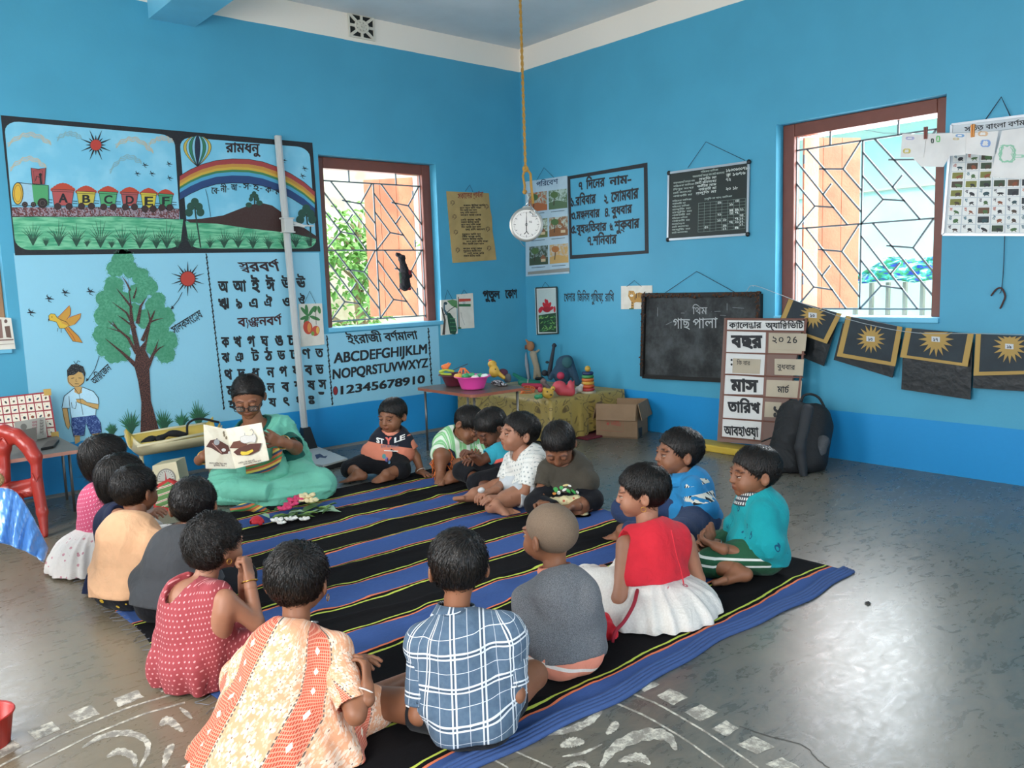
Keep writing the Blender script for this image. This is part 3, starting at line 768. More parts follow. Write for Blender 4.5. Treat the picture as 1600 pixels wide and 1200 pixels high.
    # ---- garments
    def rc(V):
        """pattern coordinates: around the trunk, along the spine"""
        q = V - K['pel']; X = (q @ sr) / S; Yf = (q @ sdir) / S - (q @ sp) / S * float((lean @ sdir) / (TL * TL) * S) * 0
        w_ = np.clip((np.abs(X) - .045) / .05, 0, 1); u_ = X + np.sign(X) * np.maximum(Yf + .05, 0) * w_ * w_ * (3 - 2 * w_)
        out = np.stack([u_, (q @ sp) / S - .45 * Yf, (q @ sp) / TL], 1)
        return out
    def finish(Fd, pname, m, seedk, amp=.004, sc=24, parent=root, dirv=None, ripple=None):
        V, Fc = Fd.mesh(); N = nrm(V, Fc); w = wavy(V, seed * 7 + seedk, sc, 5, dirv)
        V = V + N * (w * amp)[:, None]
        if ripple is not None: V = ripple(V, N)
        V, Fc = ground(V, Fc, .012)
        ob = mesh(pname, V, Fc, m, parent, True); setattr3(ob, 'rc', rc(V)); setattr3(ob, 'lc', np.stack([(V - K['pel']) @ r, (V - K['pel']) @ f, (V - K['pel']) @ z], 1) / S)
        return ob
    g = o.get('loose', .013) * S; made = {}
    if 'bottom' in o:
        kind, m = o['bottom']; Fd = Field(lo, hi, .0065)
        if kind in ('pants', 'shorts', 'capri'):
            t1 = {'pants': 1.93, 'shorts': o.get('sl', .72), 'capri': 1.4}[kind]
            for n in 'LR': leg(Fd, n, .010 * S, t1)
            Fd.cone(K['pel'], K['pel'] + sp * .02 * S, .086 * S * fat, .08 * S * fat, .03, flat=(f, .78), grow=.006 * S)
            for s in (-1, 1): Fd.ell(K['pel'] - f * .03 * S + r * s * .036 * S - z * .015 * S, A(.06, .06, .062) * S, None, .03, grow=.007 * S)
            made['bottom'] = finish(Fd, {'pants': 'trousers', 'shorts': 'shorts', 'capri': 'trousers'}[kind], m, 3, .0045)
        else:
            R0 = o.get('skr', .23) * S; cz = K['pel'] * A(1, 1, 0) + f * o.get('skf', .06) * S; H = o.get('skh', .15) * S
            Fd = Field(cz - A(R0 + .08, R0 + .08, .02), cz + A(R0 + .08, R0 + .08, H + .1), .0065)
            Fd.ell(cz, A(R0 * .92, R0 * .92, H), None, 0); Fd.cone(K['pel'], K['pel'] + sp * .09 * S, .086 * S, .068 * S, .05, flat=(f, .8))
            for n in 'LR': leg(Fd, n, .016 * S, 1.6, .03)
            Fd.cut(A(0, 0, .004), A(0, 0, -1))
            def rip(V, N):
                q = V - cz; a = np.arctan2(q[:, 1], q[:, 0]); rr = np.hypot(q[:, 0], q[:, 1]); k_ = np.clip(rr / R0 - .3, 0, 1)
                w = (np.sin(a * 17 + 2 * np.sin(a * 3)) + .6 * np.sin(a * 29 + 1)) * .009 * S * k_
                V = V.copy(); V[:, :2] += (q[:, :2] / (rr[:, None] + 1e-6)) * w[:, None]; V[:, 2] += np.abs(w) * .3; return V
            made['bottom'] = finish(Fd, 'skirt', m, 4, .004, ripple=rip)
    if 'top' in o:
        kind, m = o['top']; Fd = Field(lo, hi, .0055 if o.get('near') else .0065); torso(Fd, g, 1 if kind != 'none' else .66)
        t1 = {'short': .62, 'half': .85, 'long': 1.88, 'none': 0}[kind]
        sg = .011 * S if kind != 'long' else .008 * S
        if t1:
            for n in 'LR':
                a, b, c_ = K['sh' + n], K['el' + n], K['wr' + n]; pp = np.array([a, b] + ([c_] if t1 > 1 else [])); Fs = Field(pp.min(0) - .07 * S, pp.max(0) + .07 * S, .005 if o.get('near') else .006)
                arm(Fs, n, sg + .003 * S, t1=t1, k=.018); Fs.ell(a, A(.03, .03, .03) * S, None, .012, grow=g * .8)
                if t1 < 1: e = a + (b - a) * t1; Fs.cone(e - (b - a) * .07, e + (b - a) * .4, .033 * S, .032 * S, .0, '-')
                V, Fc = Fs.mesh(); V = V + nrm(V, Fc) * (wavy(V, seed * 3 + (n == 'L'), 30, 5, unit(b - a)) * .0045)[:, None]; V[:, 2] = np.maximum(V[:, 2], .013)
                so = mesh('sleeve', V, Fc, o.get('sleeve', m), root, True); w = V - a; d_ = unit(b - a); e1 = unit(np.cross(d_, f)); e2 = np.cross(e1, d_); t = w @ d_
                setattr3(so, 'rc', np.stack([np.arctan2(w @ e1, w @ e2) * .042 + .02, .31 - t / S, np.full(len(V), -1.)], 1)); setattr3(so, 'lc', np.stack([w @ r, w @ f, w @ z], 1) / S)
        nr = o.get('neckr', .045) * S; nd = unit(K['head'] - K['neck'])
        def cuts(F):
            if not t1:
                for s, n in ((-1, 'L'), (1, 'R')): F.cone(K['sh' + n] + sr * s * .014 * S + z * .02 * S, K['sh' + n] + sr * s * .028 * S - z * .045 * S, .026 * S, .026 * S, .006, '-')
            F.cone(K['neck'] + nd * .012 * S + f * .01 * S, K['neck'] + nd * .12 * S + f * .01 * S, nr, nr + .04 * S, .008, '-')
            if 'vneck' in o: F.cone(K['neck'] + sdir * .05 * S, K['neck'] + sdir * .075 * S - z * o['vneck'] * S, .03 * S, .005, .006, '-')
            if 'backneck' in o: F.ell(K['neck'] - sdir * .06 * S - z * .02 * S, A(.055, .045, o['backneck']) * S, None, .008, '-')
        cuts(Fd)
        hem = o.get('hem', 0.0)
        Fd.cut(K['pel'] + sp * hem * S, -unit(sp + z * .3))
        if 'flare' in o:   # long kurta skirt spreading on the floor
            R0 = o['flare'] * S; cz = K['pel'] * A(1, 1, 0) + f * o.get('flf', .06) * S
            Fd2 = Field(np.minimum(lo, cz - R0 - .05) * A(1, 1, 0), np.maximum(hi, cz + R0 + .05), Fd.h); torso(Fd2, g, 1 if kind != 'none' else .66)
            Fd2.ell(cz, A(R0, R0, o.get('flh', .16) * S), None, .06)
            for n in 'LR': leg(Fd2, n, .018 * S, 1.7, .03)
            cuts(Fd2); Fd2.cut(A(0, 0, .004), A(0, 0, -1)); Fd = Fd2
        rp_ = None
        if 'flare' in o:
            def rp_(V, N):
                q = V - cz; a = np.arctan2(q[:, 1], q[:, 0]); k_ = np.clip(1 - q[:, 2] / (.2 * S), 0, 1) ** 1.3; w = (np.sin(a * 9 + 2 * np.sin(a * 2)) + .6 * np.sin(a * 17 + 1)) * .011 * S * k_
                V = V.copy(); V[:, :2] += (q[:, :2] / (np.hypot(q[:, 0], q[:, 1])[:, None] + 1e-6)) * w[:, None]; return V
        made['top'] = finish(Fd, o.get('topname', 'shirt'), m, 1, o.get('fold', .0055), o.get('fsc', 22), ripple=rp_)
        if 'collar' in o:
            ck, cm = o['collar']; b = MB(); nd = unit(K['head'] - K['neck']); e1, e2 = unit(np.cross(nd, f)), None; e2 = np.cross(e1, nd); base = K['neck'] + nd * .006 * S
            if ck == 'fold':
                rows = [(.041, .014), (.046, .018), (.057, -.004), (.068, -.026)]
            else: rows = [(.042, .006), (.046, .015), (.051, .006), (.050, -.012)]
            nn = 28; vs = []; fs = []
            for k_, (R1, hh) in enumerate(rows):
                for j in range(nn):
                    a = 2 * math.pi * j / nn; vs.append(base + (e1 * math.cos(a) + e2 * math.sin(a)) * R1 * S * (1.06) + nd * hh * S)
            for k_ in range(len(rows) - 1):
                for j in range(nn): fs.append((k_ * nn + j, k_ * nn + (j + 1) % nn, (k_ + 1) * nn + (j + 1) % nn, (k_ + 1) * nn + j))
            ob = mesh('collar', vs, fs, cm, root, True); so = ob.modifiers.new('s', 'SOLIDIFY'); so.thickness = .004; setattr3(ob, 'rc', np.array([((j % nn) * .0117, (j // nn) * .012, .9) for j in range(len(vs))]))
    K['f'], K['r'], K['z'], K['sp'], K['S'], K['M'], K['T'], K['D0'], K['J'], K['sr'], K['sdir'] = f, r, z, sp, S, M, T, D0, J, sr, sdir
    K['root'] = root; K['body'] = body; K.update(made)
    # small accessories
    for n, cm in o.get('bangle', {}).items():
        a, b = K['el' + n], K['wr' + n]; dv = unit(b - a); c0 = b - dv * .012 * S; e1 = unit(np.cross(dv, z)); e2 = np.cross(dv, e1)
        MB().tube([c0 + (e1 * math.cos(t) + e2 * math.sin(t)) * .0225 * S for t in np.linspace(0, 2 * math.pi, 20)[:-1]], .0022, 6, closed=True).build('bangle', cm, root, True)
    for n, cm in o.get('earring', {}).items():
        s = -1 if n == 'L' else 1; c0 = T(s * .081, -.004, -.046); MB().tube([c0 + (M[1] * math.cos(t) + M[2] * math.sin(t)) * .009 * hs for t in np.linspace(0, 2 * math.pi, 16)[:-1]], .0014, 5, closed=True).build('earring', cm, root, True)
    return K
M_silver = mat('silver', hx('D8D8D4'), .25, metal=1); M_gold = mat('gold', hx('D9A84E'), .3, metal=1); M_ivory = mat('ivory_bangle', hx('E6DDD0'), .4)
# ------------------------------------------------------------------ cloth patterns (rc: x around the trunk, y up the spine)
def rcx(): return xyz(coords(attr='rc'))
def cm(name, c, fn=None, rough=.85, bump=.25, bs=700, sheen=.06):
    def base():
        if fn: return fn()
        n = noi(coords(), 26, 4); return mixc(smooth(n, .3, .7) * .28, c, tuple(x * .72 for x in c))
    return mat(name, c, rough, fn=base, sheen=sheen, bump=.5, bdist=.012, bfn=lambda: noi(coords(), 13, 3, .5, 1.6) + noi(coords(), bs, 2) * .07, spec=.25)
def lines(v, per, off, w): return ab(fr(v / per + off) - .5) < w / per / 2
def plaid():
    x, y, z = rcx(); b = mixc(noi(coords(), 60, 4) * .8, hx('3E5268'), hx('65798C')); wht = hx('D9DDE2')
    m = 0.
    s = None
    for v in (x, y):
        a = mx(mx(lines(v, .075, .0, .0045), lines(v, .075, .13, .0042)), lines(v, .075, .56, .0013)); s = a if s is None else mx(s, a)
    d = mx(lines(x, .075, .09, .012), lines(y, .075, .09, .012))
    c = mixc(d * .5, b, hx('2C3A4A')); return mixc(s * .92, c, wht)
def dotted(base, dot, per, r, jitter=0):
    def f():
        x, y, z = rcx(); u = x / per; v = y / per; row = fl(v); uu = fr(u + E.m('MODULO', row, 2) * .5) - .5; vv = fr(v) - .5
        m = sq(uu * uu + vv * vv) < r
        return mixc(m, mixc(noi(coords(), 30, 3) * .5, base, tuple(a * .7 for a in base)), dot)
    return f
def flowers(u, v, sc, k=5, r0=.2, r1=.2):
    """petalled flowers scattered over the cloth -> mask"""
    n = E.nt.nodes.new('ShaderNodeTexVoronoi'); P = vec(u * sc, v * sc, 0); E.nt.links.new(P.v, n.inputs['Vector']); n.inputs['Scale'].default_value = 1
    px, py, _ = xyz(E(n.outputs['Position'])); dx, dy = u * sc - px, v * sc - py; r = sq(dx * dx + dy * dy); a = E.m('ARCTAN2', dy, dx)
    return (r < ab(E.m('COSINE', a * (k / 2) + px * 9)) * r1 + .08) * (r > .055), r < .05
def kurta():
    x, y, z = rcx(); x = x - y * .5
    base = mixc(noi(coords(), 50, 3), hx('E8AC88'), hx('DD9870')); wht = hx('EEDCC8'); red = hx('C64A34')
    fm, ce = flowers(x, y, 36, 5, .2, .36); f2, _ = flowers(x + .1, y + .3, 60, 4, .2, .36)
    c = mixc(f2 * .3, base, wht); c = mixc(fm * .65, c, wht); c = mixc(ce, c, hx('7A5A50'))
    q = fr(x / .2 + .15); st = band(q - .5, 0, .17)
    hatch = mx(lines(x, .0052, 0, .0016), lines(y, .0052, 0, .0016)); redc = mixc(hatch * .6, red, hx('EDB89A'))
    dia = (ab(q - .5) * .2 + ab(fr(y / .036) - .5) * .036) < .0075
    c = mixc(st, c, mixc(dia, redc, wht))
    edge = ab(ab(q - .5) - .185) < .010
    return mixc(edge * (fr(y / .008) > .4), c, hx('6A5A54'))
def greenstripe():
    x, y, z = rcx(); return mixc(lines(x, .06, .1, .022), mixc(lines(x, .06, .55, .008), hx('8CCB8C'), hx('B8E0B0')), hx('E4EEDC'))
def tealprint():
    x, y, z = rcx(); v = vor(vec(x, y, 0), 22.); c = mixc(noi(coords(), 20, 3) * .5, hx('159AA0'), hx('0F8088'))
    return mixc((ab(v - .2) < .045) * (noi(vec(x, y, 0), 30, 2) > .42), c, hx('0B4A66'))
def bluepoly():
    x, y, z = rcx(); c = mixc(noi(coords(), 20, 3) * .4, hx('2B86BC'), hx('226C9C'))
    zig = ab(fr(x / .03) - .5) * .03 + ab(fr(y / .03) - .5) * .03
    pat = mixc(zig < .011, hx('DAD6C8'), hx('22262C')); return mixc(mx(band(z, .42, .13), band(z, .85, .08)) * (ab(x) > .07), c, mixc(noi(vec(x, y, 0), 30, 2) > .42, c, pat))
def gingham():
    x, y, z = rcx(); return mixc(mx(lines(x, .008, 0, .0035), lines(y, .008, 0, .0035)), hx('D5D5D0'), hx('3A4048'))
def plain(c, k=.3, s=26): return lambda: mixc(smooth(noi(coords(), s, 4), .3, .7) * k, c, tuple(x * .7 for x in c))
def heather(a, b): return lambda: mixc(smooth(noi(coords(), 420, 2), .3, .7), a, b)
def styleshirt():
    x, y, z = rcx(); return mixc((z > .6), hx('D98268'), hx('20222E'))
def cyanshirt():
    x, y, z = rcx(); return mixc(mx(z > .55, z < -.5), mixc(band(z, .5, .06), hx('20202C'), hx('E2685C')), hx('35A0B4'))
def skirtwhite():
    x, y, z = xyz(coords(attr='lc')); v = vor(vec(x, y, z), 16., rnd=.7); b = mixc(noi(coords(), 150, 2), hx('EDE6DE'), hx('CFC6BC'))
    c = mixc(mx((v < .16) * (v > .07), v < .03) * (noi(vec(x, y, z), 9, 1) > .48), b, hx('C46A72')); return c
def olivetop():
    x, y, z = rcx(); v = vor(vec(x, y, 0), 26., 'Color'); a, b_, d_ = xyz(v)
    c = mixc(noi(coords(), 20, 3) * .4, hx('4C463C'), hx('38342C')); return mixc((z < -2) * (a > .45), c, mixc(b_ > .5, hx('E8E4DC'), mixc(d_ > .5, hx('3FA04E'), hx('E0903E'))))
def floral(base, c1):
    def f():
        P = coords(); v = vor(P, 30.); return mixc(v < .2, mixc(noi(P, 30, 3) * .3, base, tuple(a * .8 for a in base)), c1)
    return f
def navyprint():
    P = coords(); v = vor(P, 70.); return mixc((v < .28), hx('23263A'), hx('C8BCC4'))
def emo():
    P = coords(); v = vor(P, 22.); return mixc(v < .24, hx('16161C'), hx('D8B030'))
def shortstripe():
    x, y, z = xyz(coords(attr='lc')); return mixc(band(z, .03, .012), hx('17181C'), mixc(band(z, .03, .005), hx('E8E8E8'), hx('C8303A')))
def greenpant():
    x, y, z = xyz(coords(attr='lc')); return mixc(mx(band(z, -.005, .004), band(z, -.03, .004)), mixc(noi(coords(), 30, 3) * .4, hx('23563A'), hx('183E2A')), hx('D8DCD4'))
def pinkstripe():
    x, y, z = xyz(coords(attr='lc')); return mixc(band(z + x * .3, -.045, .006), hx('F0977C'), hx('F2E6DC'))
C_ = dict(
    plaid=cm('plaid_cotton', (.1, .2, .3), plaid), stripe_shorts=cm('striped_shorts', (.01, .01, .01), shortstripe),
    grey=cm('grey_heather', (.1, .1, .1), heather(hx('55565A'), hx('7A7B7E'))), pinkshort=cm('salmon_shorts', (.8, .4, .3), pinkstripe), salmon=cm('salmon_trim', hx('F0977C')),
    red=cm('red_cotton', hx('D82A38')), skirtw=cm('white_print_skirt', (.8, .8, .8), skirtwhite), teal=cm('teal_print', (.1, .5, .5), tealprint), ging=cm('gingham', (.3, .3, .3), gingham),
    greenp=cm('green_trousers', (.1, .3, .1), greenpant), blue=cm('blue_polo', (.1, .3, .6), bluepoly), jeans=cm('dark_denim', hx('2A3A5C')), olive=cm('olive_jersey', (.1, .1, .05), olivetop),
    black=cm('black_cotton', hx('15151A')), yell=cm('yellow_floral', (.7, .6, .3), floral(hx('E2D3A4'), hx('C86850'))), white=cm('white_dotted', (.8, .8, .8), dotted(hx('EDEBE4'), hx('A9AFAC'), .020, .2)),
    wshort=cm('white_shorts', hx('C9CDD0')), cyan=cm('cyan_jersey', (.1, .5, .6), cyanshirt), greens=cm('green_striped_shirt', (.4, .7, .4), greenstripe), navy=cm('navy_cotton', hx('1C2440')),
    style=cm('orange_navy_shirt', (.8, .4, .3), styleshirt), pinkd=cm('pink_dotted', (.8, .3, .4), dotted(hx('DC5C7E'), hx('F2B8C8'), .014, .17)), whitef=cm('white_floral_skirt', (.8, .8, .8), floral(hx('E4DCD6'), hx('C89098'))),
    peach=cm('peach_cotton', hx('EBB68C')), navyp=cm('navy_print', (.1, .1, .2), navyprint), emo=cm('black_yellow_print', (.1, .1, .1), emo), dgrey=cm('dark_grey_jersey', hx('4A4B4E')),
    maroon=cm('maroon_dotted', (.5, .15, .15), dotted(hx('A8484E'), hx('E8A0A0'), .0145, .17)), kurta=cm('orange_print_kurta', (.9, .5, .3), kurta), fringe=cm('orange_fringe', hx('E0783A')),
    blouse=cm('dark_green_blouse', hx('0A564C'), None, .7), saree=cm('sea_green_saree', hx('3FA68A'), plain(hx('74C4AA'), .35, 8), .7))
M_eye = mat('eye_white', hx('B8ADA2'), .2); M_iris = mat('dark_iris', (.012, .007, .005), .1)

PEOPLE = {}
# children nearest the camera
PEOPLE['plaid'] = person('person', 'boy in blue plaid shirt and black shorts cross-legged on the rug edge, back turned', dict(
    pel=(740, 1158), S=1.06, face=52, neck=(712, 958, .02), head=(716, 884, .03), gaze=(57, -4), hs=0.95, sw=.112, near=1, skin='m', hair='short', hl=.8, locks=2600, whx=.03,
    shL=(662, 1002, -.01), shR=(792, 985, -.02), elL=(654, 1118, -.03), wrL=(650, 1112, .16), elR=(806, 1085, -.03), wrR=(780, 1080, .16),
    knL=(577, 1095, .10), anL=(650, 1105, .28), toL=(690, 1100, .3), loose=.018,
    top=('half', C_['plaid']), bottom=('shorts', C_['stripe_shorts']), sl=.42, collar=('fold', C_['plaid']), face_seen=0, hem=-.06, fold=.006), 7)
PEOPLE['grey'] = person('person', 'boy with shaved head in a grey long-sleeved shirt and salmon shorts, back turned', dict(
    pel=(885, 1050), S=1.08, face=80, neck=(868, 894, .02), head=(859, 835, .03), gaze=(92, 0), hs=0.95, sw=.1, near=1, skin='m', hair='buzz', fringe=.04,
    shL=(824, 938, .0), shR=(912, 925, -.02), elL=(818, 1015, -.03), wrL=(812, 1000, .2), elR=(930, 1010, .05), wrR=(905, 1000, .22),
    top=('long', C_['grey']), bottom=('shorts', C_['pinkshort']), collar=('band', C_['salmon']), hem=-.03, loose=.016, fold=.006), 8)
PEOPLE['kurta'] = person('person', 'child in an orange and cream patterned kurta with clasped hands, nearest the camera', dict(
    pel=(440, 1172), S=1.15, face=42, neck=(462, 985, .05), head=(466, 906, .08), gaze=(44, -6), hs=0.92, sw=.11, near=1, skin='m', hair='short', hl=.9, locks=3200, whx=.03,
    shL=(398, 1040, .03), shR=(520, 1020, .0), elL=(450, 1090, .3), wrL=(538, 1030, .04), elR=(556, 1116, -.10), wrR=(573, 1072, -.06),
    handR=dict(to=(572, 1032, -.02), n=(-.8, .2, .3), curl=.5, s=.95), handL=dict(to=(584, 1030, .0), n=(.1, -1, 0), curl=.25, s=.95, spread=.2),
    top=('half', C_['kurta']), flare=.21, flf=.0, flh=.13, topname='kurta', loose=.022, fold=.008, fsc=16, earring={'R': M_gold}, bangle={'R': M_ivory},
    bottom=('pants', C_['kurta']), knR=(575, 1170, .1), face_seen=0), 9)
PEOPLE['maroon'] = person('person', 'girl with curly hair in a maroon dotted dress, hands raised to her chin', dict(
    pel=(305, 1066), S=1.1, face=14, neck=(318, 912, .02), head=(337, 850, .03), gaze=(12, -2), hs=0.86, sw=.1, near=1, skin='l', hair='curly', hl=1.1, locks=2200, whx=.0,
    shL=(290, 925, .08), shR=(352, 938, -.09), elR=(400, 974, -.04), wrR=(389, 902, .0), elL=(385, 955, .14), wrL=(380, 900, .10),
    handR=dict(to=(384, 870, .02), n=(-1, 0, .2), curl=1.1, s=1.0), handL=dict(to=(374, 868, .1), n=(-.6, 0, -.4), curl=1.0),
    top=('none', C_['maroon']), flare=.135, flf=.06, flh=.1, fat=1.12, topname='dress', backneck=.09, fold=.006, loose=.016, earring={'R': M_gold}, bangle={'R': M_gold}, face_seen=0), 10)
PEOPLE['red'] = person('person', 'girl in a red sleeveless dress with a spread white skirt', dict(
    pel=(1022, 952), S=1.2, face=95, neck=(1013, 824, .0), head=(1003, 768, .0), gaze=(128, -5), hs=0.85, sw=.1, near=1, skin='l', hair='short', hl=1.2, locks=2400, whx=.0,
    shL=(978, 852, -.05), shR=(1071, 846, .03), elL=(969, 936, -.13), wrL=(936, 926, .02), fat=.92, elR=(1090, 905, .06), wrR=(1075, 915, .18), nape=-.07,
    top=('none', C_['red']), bottom=('skirt', C_['skirtw']), skr=.245, skf=.02, skh=.12, hem=.02, loose=.02, fold=.004, earring={'L': M_gold}), 11)
PEOPLE['tealboy'] = person('person', 'boy in a turquoise shirt with gingham collar and green shorts at the rug corner', dict(
    pel=(1176, 893), S=1.26, face=150, neck=(1180, 777, .0), head=(1178, 738, .0), gaze=(146, 0), hs=0.86, sw=.09, near=1, skin='m', hair='short', hl=.9, locks=1800,
    shL=(1192, 803, -.10), shR=(1168, 797, .10), elL=(1180, 872, -.12), wrL=(1118, 853, -.1), elR=(1150, 860, .1), wrR=(1108, 850, .02),
    handL=dict(to=(1092, 842, -.04), n=(-.3, .6, .8), curl=.6, s=.9), handR=dict(to=(1090, 850, .0), n=(-.3, -.5, -.8), curl=.7, s=.9),
    knL=(1110, 886, -.06), anL=(1150, 905, -.14), toL=(1112, 908, -.16), knR=(1120, 860, .16), anR=(1105, 862, .06), toR=(1098, 832, .06), fup=A(.2, .5, .6),
    top=('half', C_['teal']), bottom=('capri', C_['greenp']), collar=('fold', C_['ging']), bangle={'L': M_silver}, hem=-.05, loose=.018), 12)
PEOPLE['blueboy'] = person('person', 'boy in a blue polo shirt with patterned panels sitting behind the girl in red', dict(
    pel=(1078, 838), S=1.32, face=165, neck=(1066, 746, .0), head=(1060, 707, .0), gaze=(148, 4), hs=0.88, sw=.09, skin='m', hair='short', hl=1., locks=1400,
    shL=(1082, 763, -.1), shR=(1044, 762, .08), elL=(1088, 822, -.12), wrL=(1062, 850, -.1), elR=(1030, 810, .1), wrR=(1040, 840, .05),
    top=('half', C_['blue']), bottom=('pants', C_['jeans']), collar=('fold', C_['blue']), hem=-.03), 13)
PEOPLE['olive'] = person('person', 'child in an olive top and yellow floral skirt looking down into the lap', dict(
    pel=(886, 796), S=1.28, face=-150, sface=-135, neck=(882, 722, -.01), head=(873, 694, -.07), gaze=(-142, -42), hs=0.90, lid=1, sw=.1, skin='m', hair='smooth', hl=.9, locks=1200,
    shR=(857, 734, -.02), shL=(910, 732, .0), elR=(846, 766, -.06), wrR=(848, 785, -.16), elL=(920, 774, -.06), wrL=(893, 792, -.18),
    handL=dict(to=(880, 793, -.2), n=(-.2, -1, 0), curl=.5), handR=dict(to=(850, 786, -.22), n=(0, -1, 0), curl=.6),
    knR=(838, 806, -.1), anR=(870, 812, -.2), toR=(840, 812, -.2), knL=(925, 806, -.05), anL=(912, 815, -.12), toL=(900, 812, -.14),
    top=('half', C_['olive']), bottom=('pants', C_['black']), hem=.0, loose=.016), 14)
PEOPLE['white'] = person('person', 'boy in a white dotted T-shirt and white shorts leaning to look left', dict(
    pel=(832, 786), S=1.3, face=178, neck=(815, 709, -.01), head=(811, 676, -.01), gaze=(158, 8), hs=0.88, sw=.095, skin='l', hair='short', hl=1.1, locks=1500, lid=.5,
    shL=(833, 722, -.1), shR=(802, 720, .1), elL=(820, 768, -.16), wrL=(785, 777, -.2), elR=(785, 757, .06), wrR=(768, 768, -.08),
    handL=dict(to=(760, 778, -.22), n=(-.2, -1, .2), curl=.3, spread=.2), handR=dict(to=(755, 772, -.12), n=(0, -1, 0), curl=.6),
    knL=(790, 793, -.16), anL=(775, 788, -.24), toL=(800, 808, -.26), knR=(775, 765, .1), anR=(742, 776, .02), toR=(722, 770, .0),
    top=('half', C_['white']), bottom=('shorts', C_['wshort']), hem=-.055, vneck=.05, loose=.016), 15)
PEOPLE['cyan'] = person('person', 'small boy in a cyan and navy shirt bending towards the boy in green stripes', dict(
    pel=(798, 765), S=1.25, face=170, neck=(784, 694, .0), head=(767, 668, .0), gaze=(168, -35), hs=0.90, lid=1, sw=.09, skin='d', hair='smooth', hl=.9, locks=1100, nape=-.055,
    shL=(779, 706, -.1), shR=(775, 702, .1), elL=(750, 720, -.14), wrL=(739, 712, -.2), elR=(765, 728, .08), wrR=(748, 722, .0),
    knL=(745, 755, -.1), anL=(765, 765, -.16), toL=(735, 765, -.18), top=('short', C_['cyan']), bottom=('capri', C_['black']), hem=-.0), 16)
PEOPLE['green'] = person('person', 'boy in a green and white striped shirt bowing his head with one knee raised', dict(
    pel=(716, 742), S=1.28, face=-100, sface=-105, neck=(716, 683, -.03), head=(733, 664, -.09), gaze=(-82, -38), hs=0.90, roll=.25, lid=1, sw=.1, skin='m', hair='smooth', hl=1.1, locks=1300,
    shR=(692, 690, -.02), shL=(741, 693, .02), elR=(703, 726, -.12), wrR=(728, 718, -.2), elL=(757, 722, -.04), wrL=(742, 722, -.18),
    handR=dict(to=(740, 712, -.24), n=(.3, .6, .6), curl=.7), handL=dict(to=(730, 722, -.24), n=(-.3, .6, .6), curl=.7),
    knR=(689, 712, -.18), anR=(689, 757, -.2), toR=(682, 768, -.3), knL=(735, 746, -.16), anL=(705, 752, -.26), toL=(690, 752, -.28),
    top=('half', C_['greens']), bottom=('shorts', C_['navy']), collar=('fold', C_['greens']), hem=-.01, loose=.02), 17)
PEOPLE['style'] = person('person', 'small boy in an orange and navy lettered T-shirt leaning on one hand beside the teacher', dict(
    pel=(606, 743), S=1.26, face=-140, sface=-120, neck=(611, 678, -.01), head=(613, 649, -.03), gaze=(-158, -8), hs=0.88, sw=.1, skin='m', hair='smooth', hl=.9, locks=1300, look=(-.3, 1, -.1), lid=.4,
    shR=(591, 689, .0), shL=(633, 689, .0), elR=(588, 713, .06), wrR=(592, 735, .1), elL=(650, 714, .0), wrL=(659, 738, -.05),
    handL=dict(to=(668, 742, -.1), n=(0, -1, 0), curl=.1, spread=.2),
    knR=(548, 744, -.05), anR=(560, 758, -.15), toR=(534, 758, -.17), knL=(628, 752, -.12), anL=(605, 762, -.2), toL=(585, 764, -.24),
    top=('short', C_['style']), bottom=('capri', C_['black']), collar=('band', C_['salmon']), hem=-.0, loose=.016, bangle={'L': M_ivory}), 18)
PEOPLE['bun'] = person('person', 'girl with tied-up hair, pink dotted top and white floral skirt', dict(
    pel=(165, 880), S=1.2, face=5, neck=(168, 760, .03), head=(166, 716, .06), gaze=(5, -5), hs=0.90, sw=.09, skin='l', hair='bob', hl=.9, locks=1600, nape=-.07, fringe=.05,
    shR=(165, 778, -.06), elR=(150, 812, -.06), wrR=(190, 830, .0), top=('half', C_['pinkd']), bottom=('skirt', C_['whitef']), skr=.2, skf=-.02, skh=.16, hem=.0), 19)
PEOPLE['navyg'] = person('person', 'girl with bobbed hair in a navy sleeveless dress with red neckline, back turned', dict(
    pel=(208, 915), S=1.2, face=20, neck=(196, 795, .03), head=(192, 748, .06), gaze=(16, -8), hs=0.88, sw=.092, skin='l', hair='bob', hl=1.1, locks=2000, nape=-.08, fringe=.05, near=1,
    shR=(185, 808, -.08), shL=(170, 812, .08), elR=(215, 850, -.05), wrR=(240, 850, .05), top=('none', C_['navy']), flare=.15, flf=.0, flh=.12, topname='dress', collar=('band', C_['red']), loose=.018), 20)
PEOPLE['peach'] = person('person', 'boy in a peach T-shirt with dark printed sleeve, back turned, beside the rug edge', dict(
    pel=(205, 946), S=1.18, face=28, neck=(213, 812, .04), head=(212, 766, .06), gaze=(30, -6), hs=0.84, sw=.098, near=1, skin='m', hair='short', hl=.9, locks=2200, whx=.0,
    shL=(178, 838, .04), shR=(243, 850, -.06), elR=(262, 893, -.04), wrR=(262, 880, .14), elL=(175, 890, .1), loose=.022, fat=1.08,
    top=('half', C_['peach']), sleeve=C_['navyp'], bottom=('capri', C_['emo']), hem=-.05, fold=.008, face_seen=0), 21)
PEOPLE['dgrey'] = person('person', 'boy in a dark grey T-shirt, back turned, beside the curly-haired girl', dict(
    pel=(270, 966), S=1.16, face=42, neck=(296, 838, .06), head=(303, 789, .1), gaze=(60, -6), hs=0.94, sw=.1, near=1, skin='m', hair='short', hl=.6, locks=2200, whx=.01,
    shL=(262, 862, .04), shR=(315, 870, .0), elL=(260, 900, .15), loose=.02, fat=1.1, top=('half', C_['dgrey']), bottom=('pants', C_['black']), hem=-.05, face_seen=0), 22)
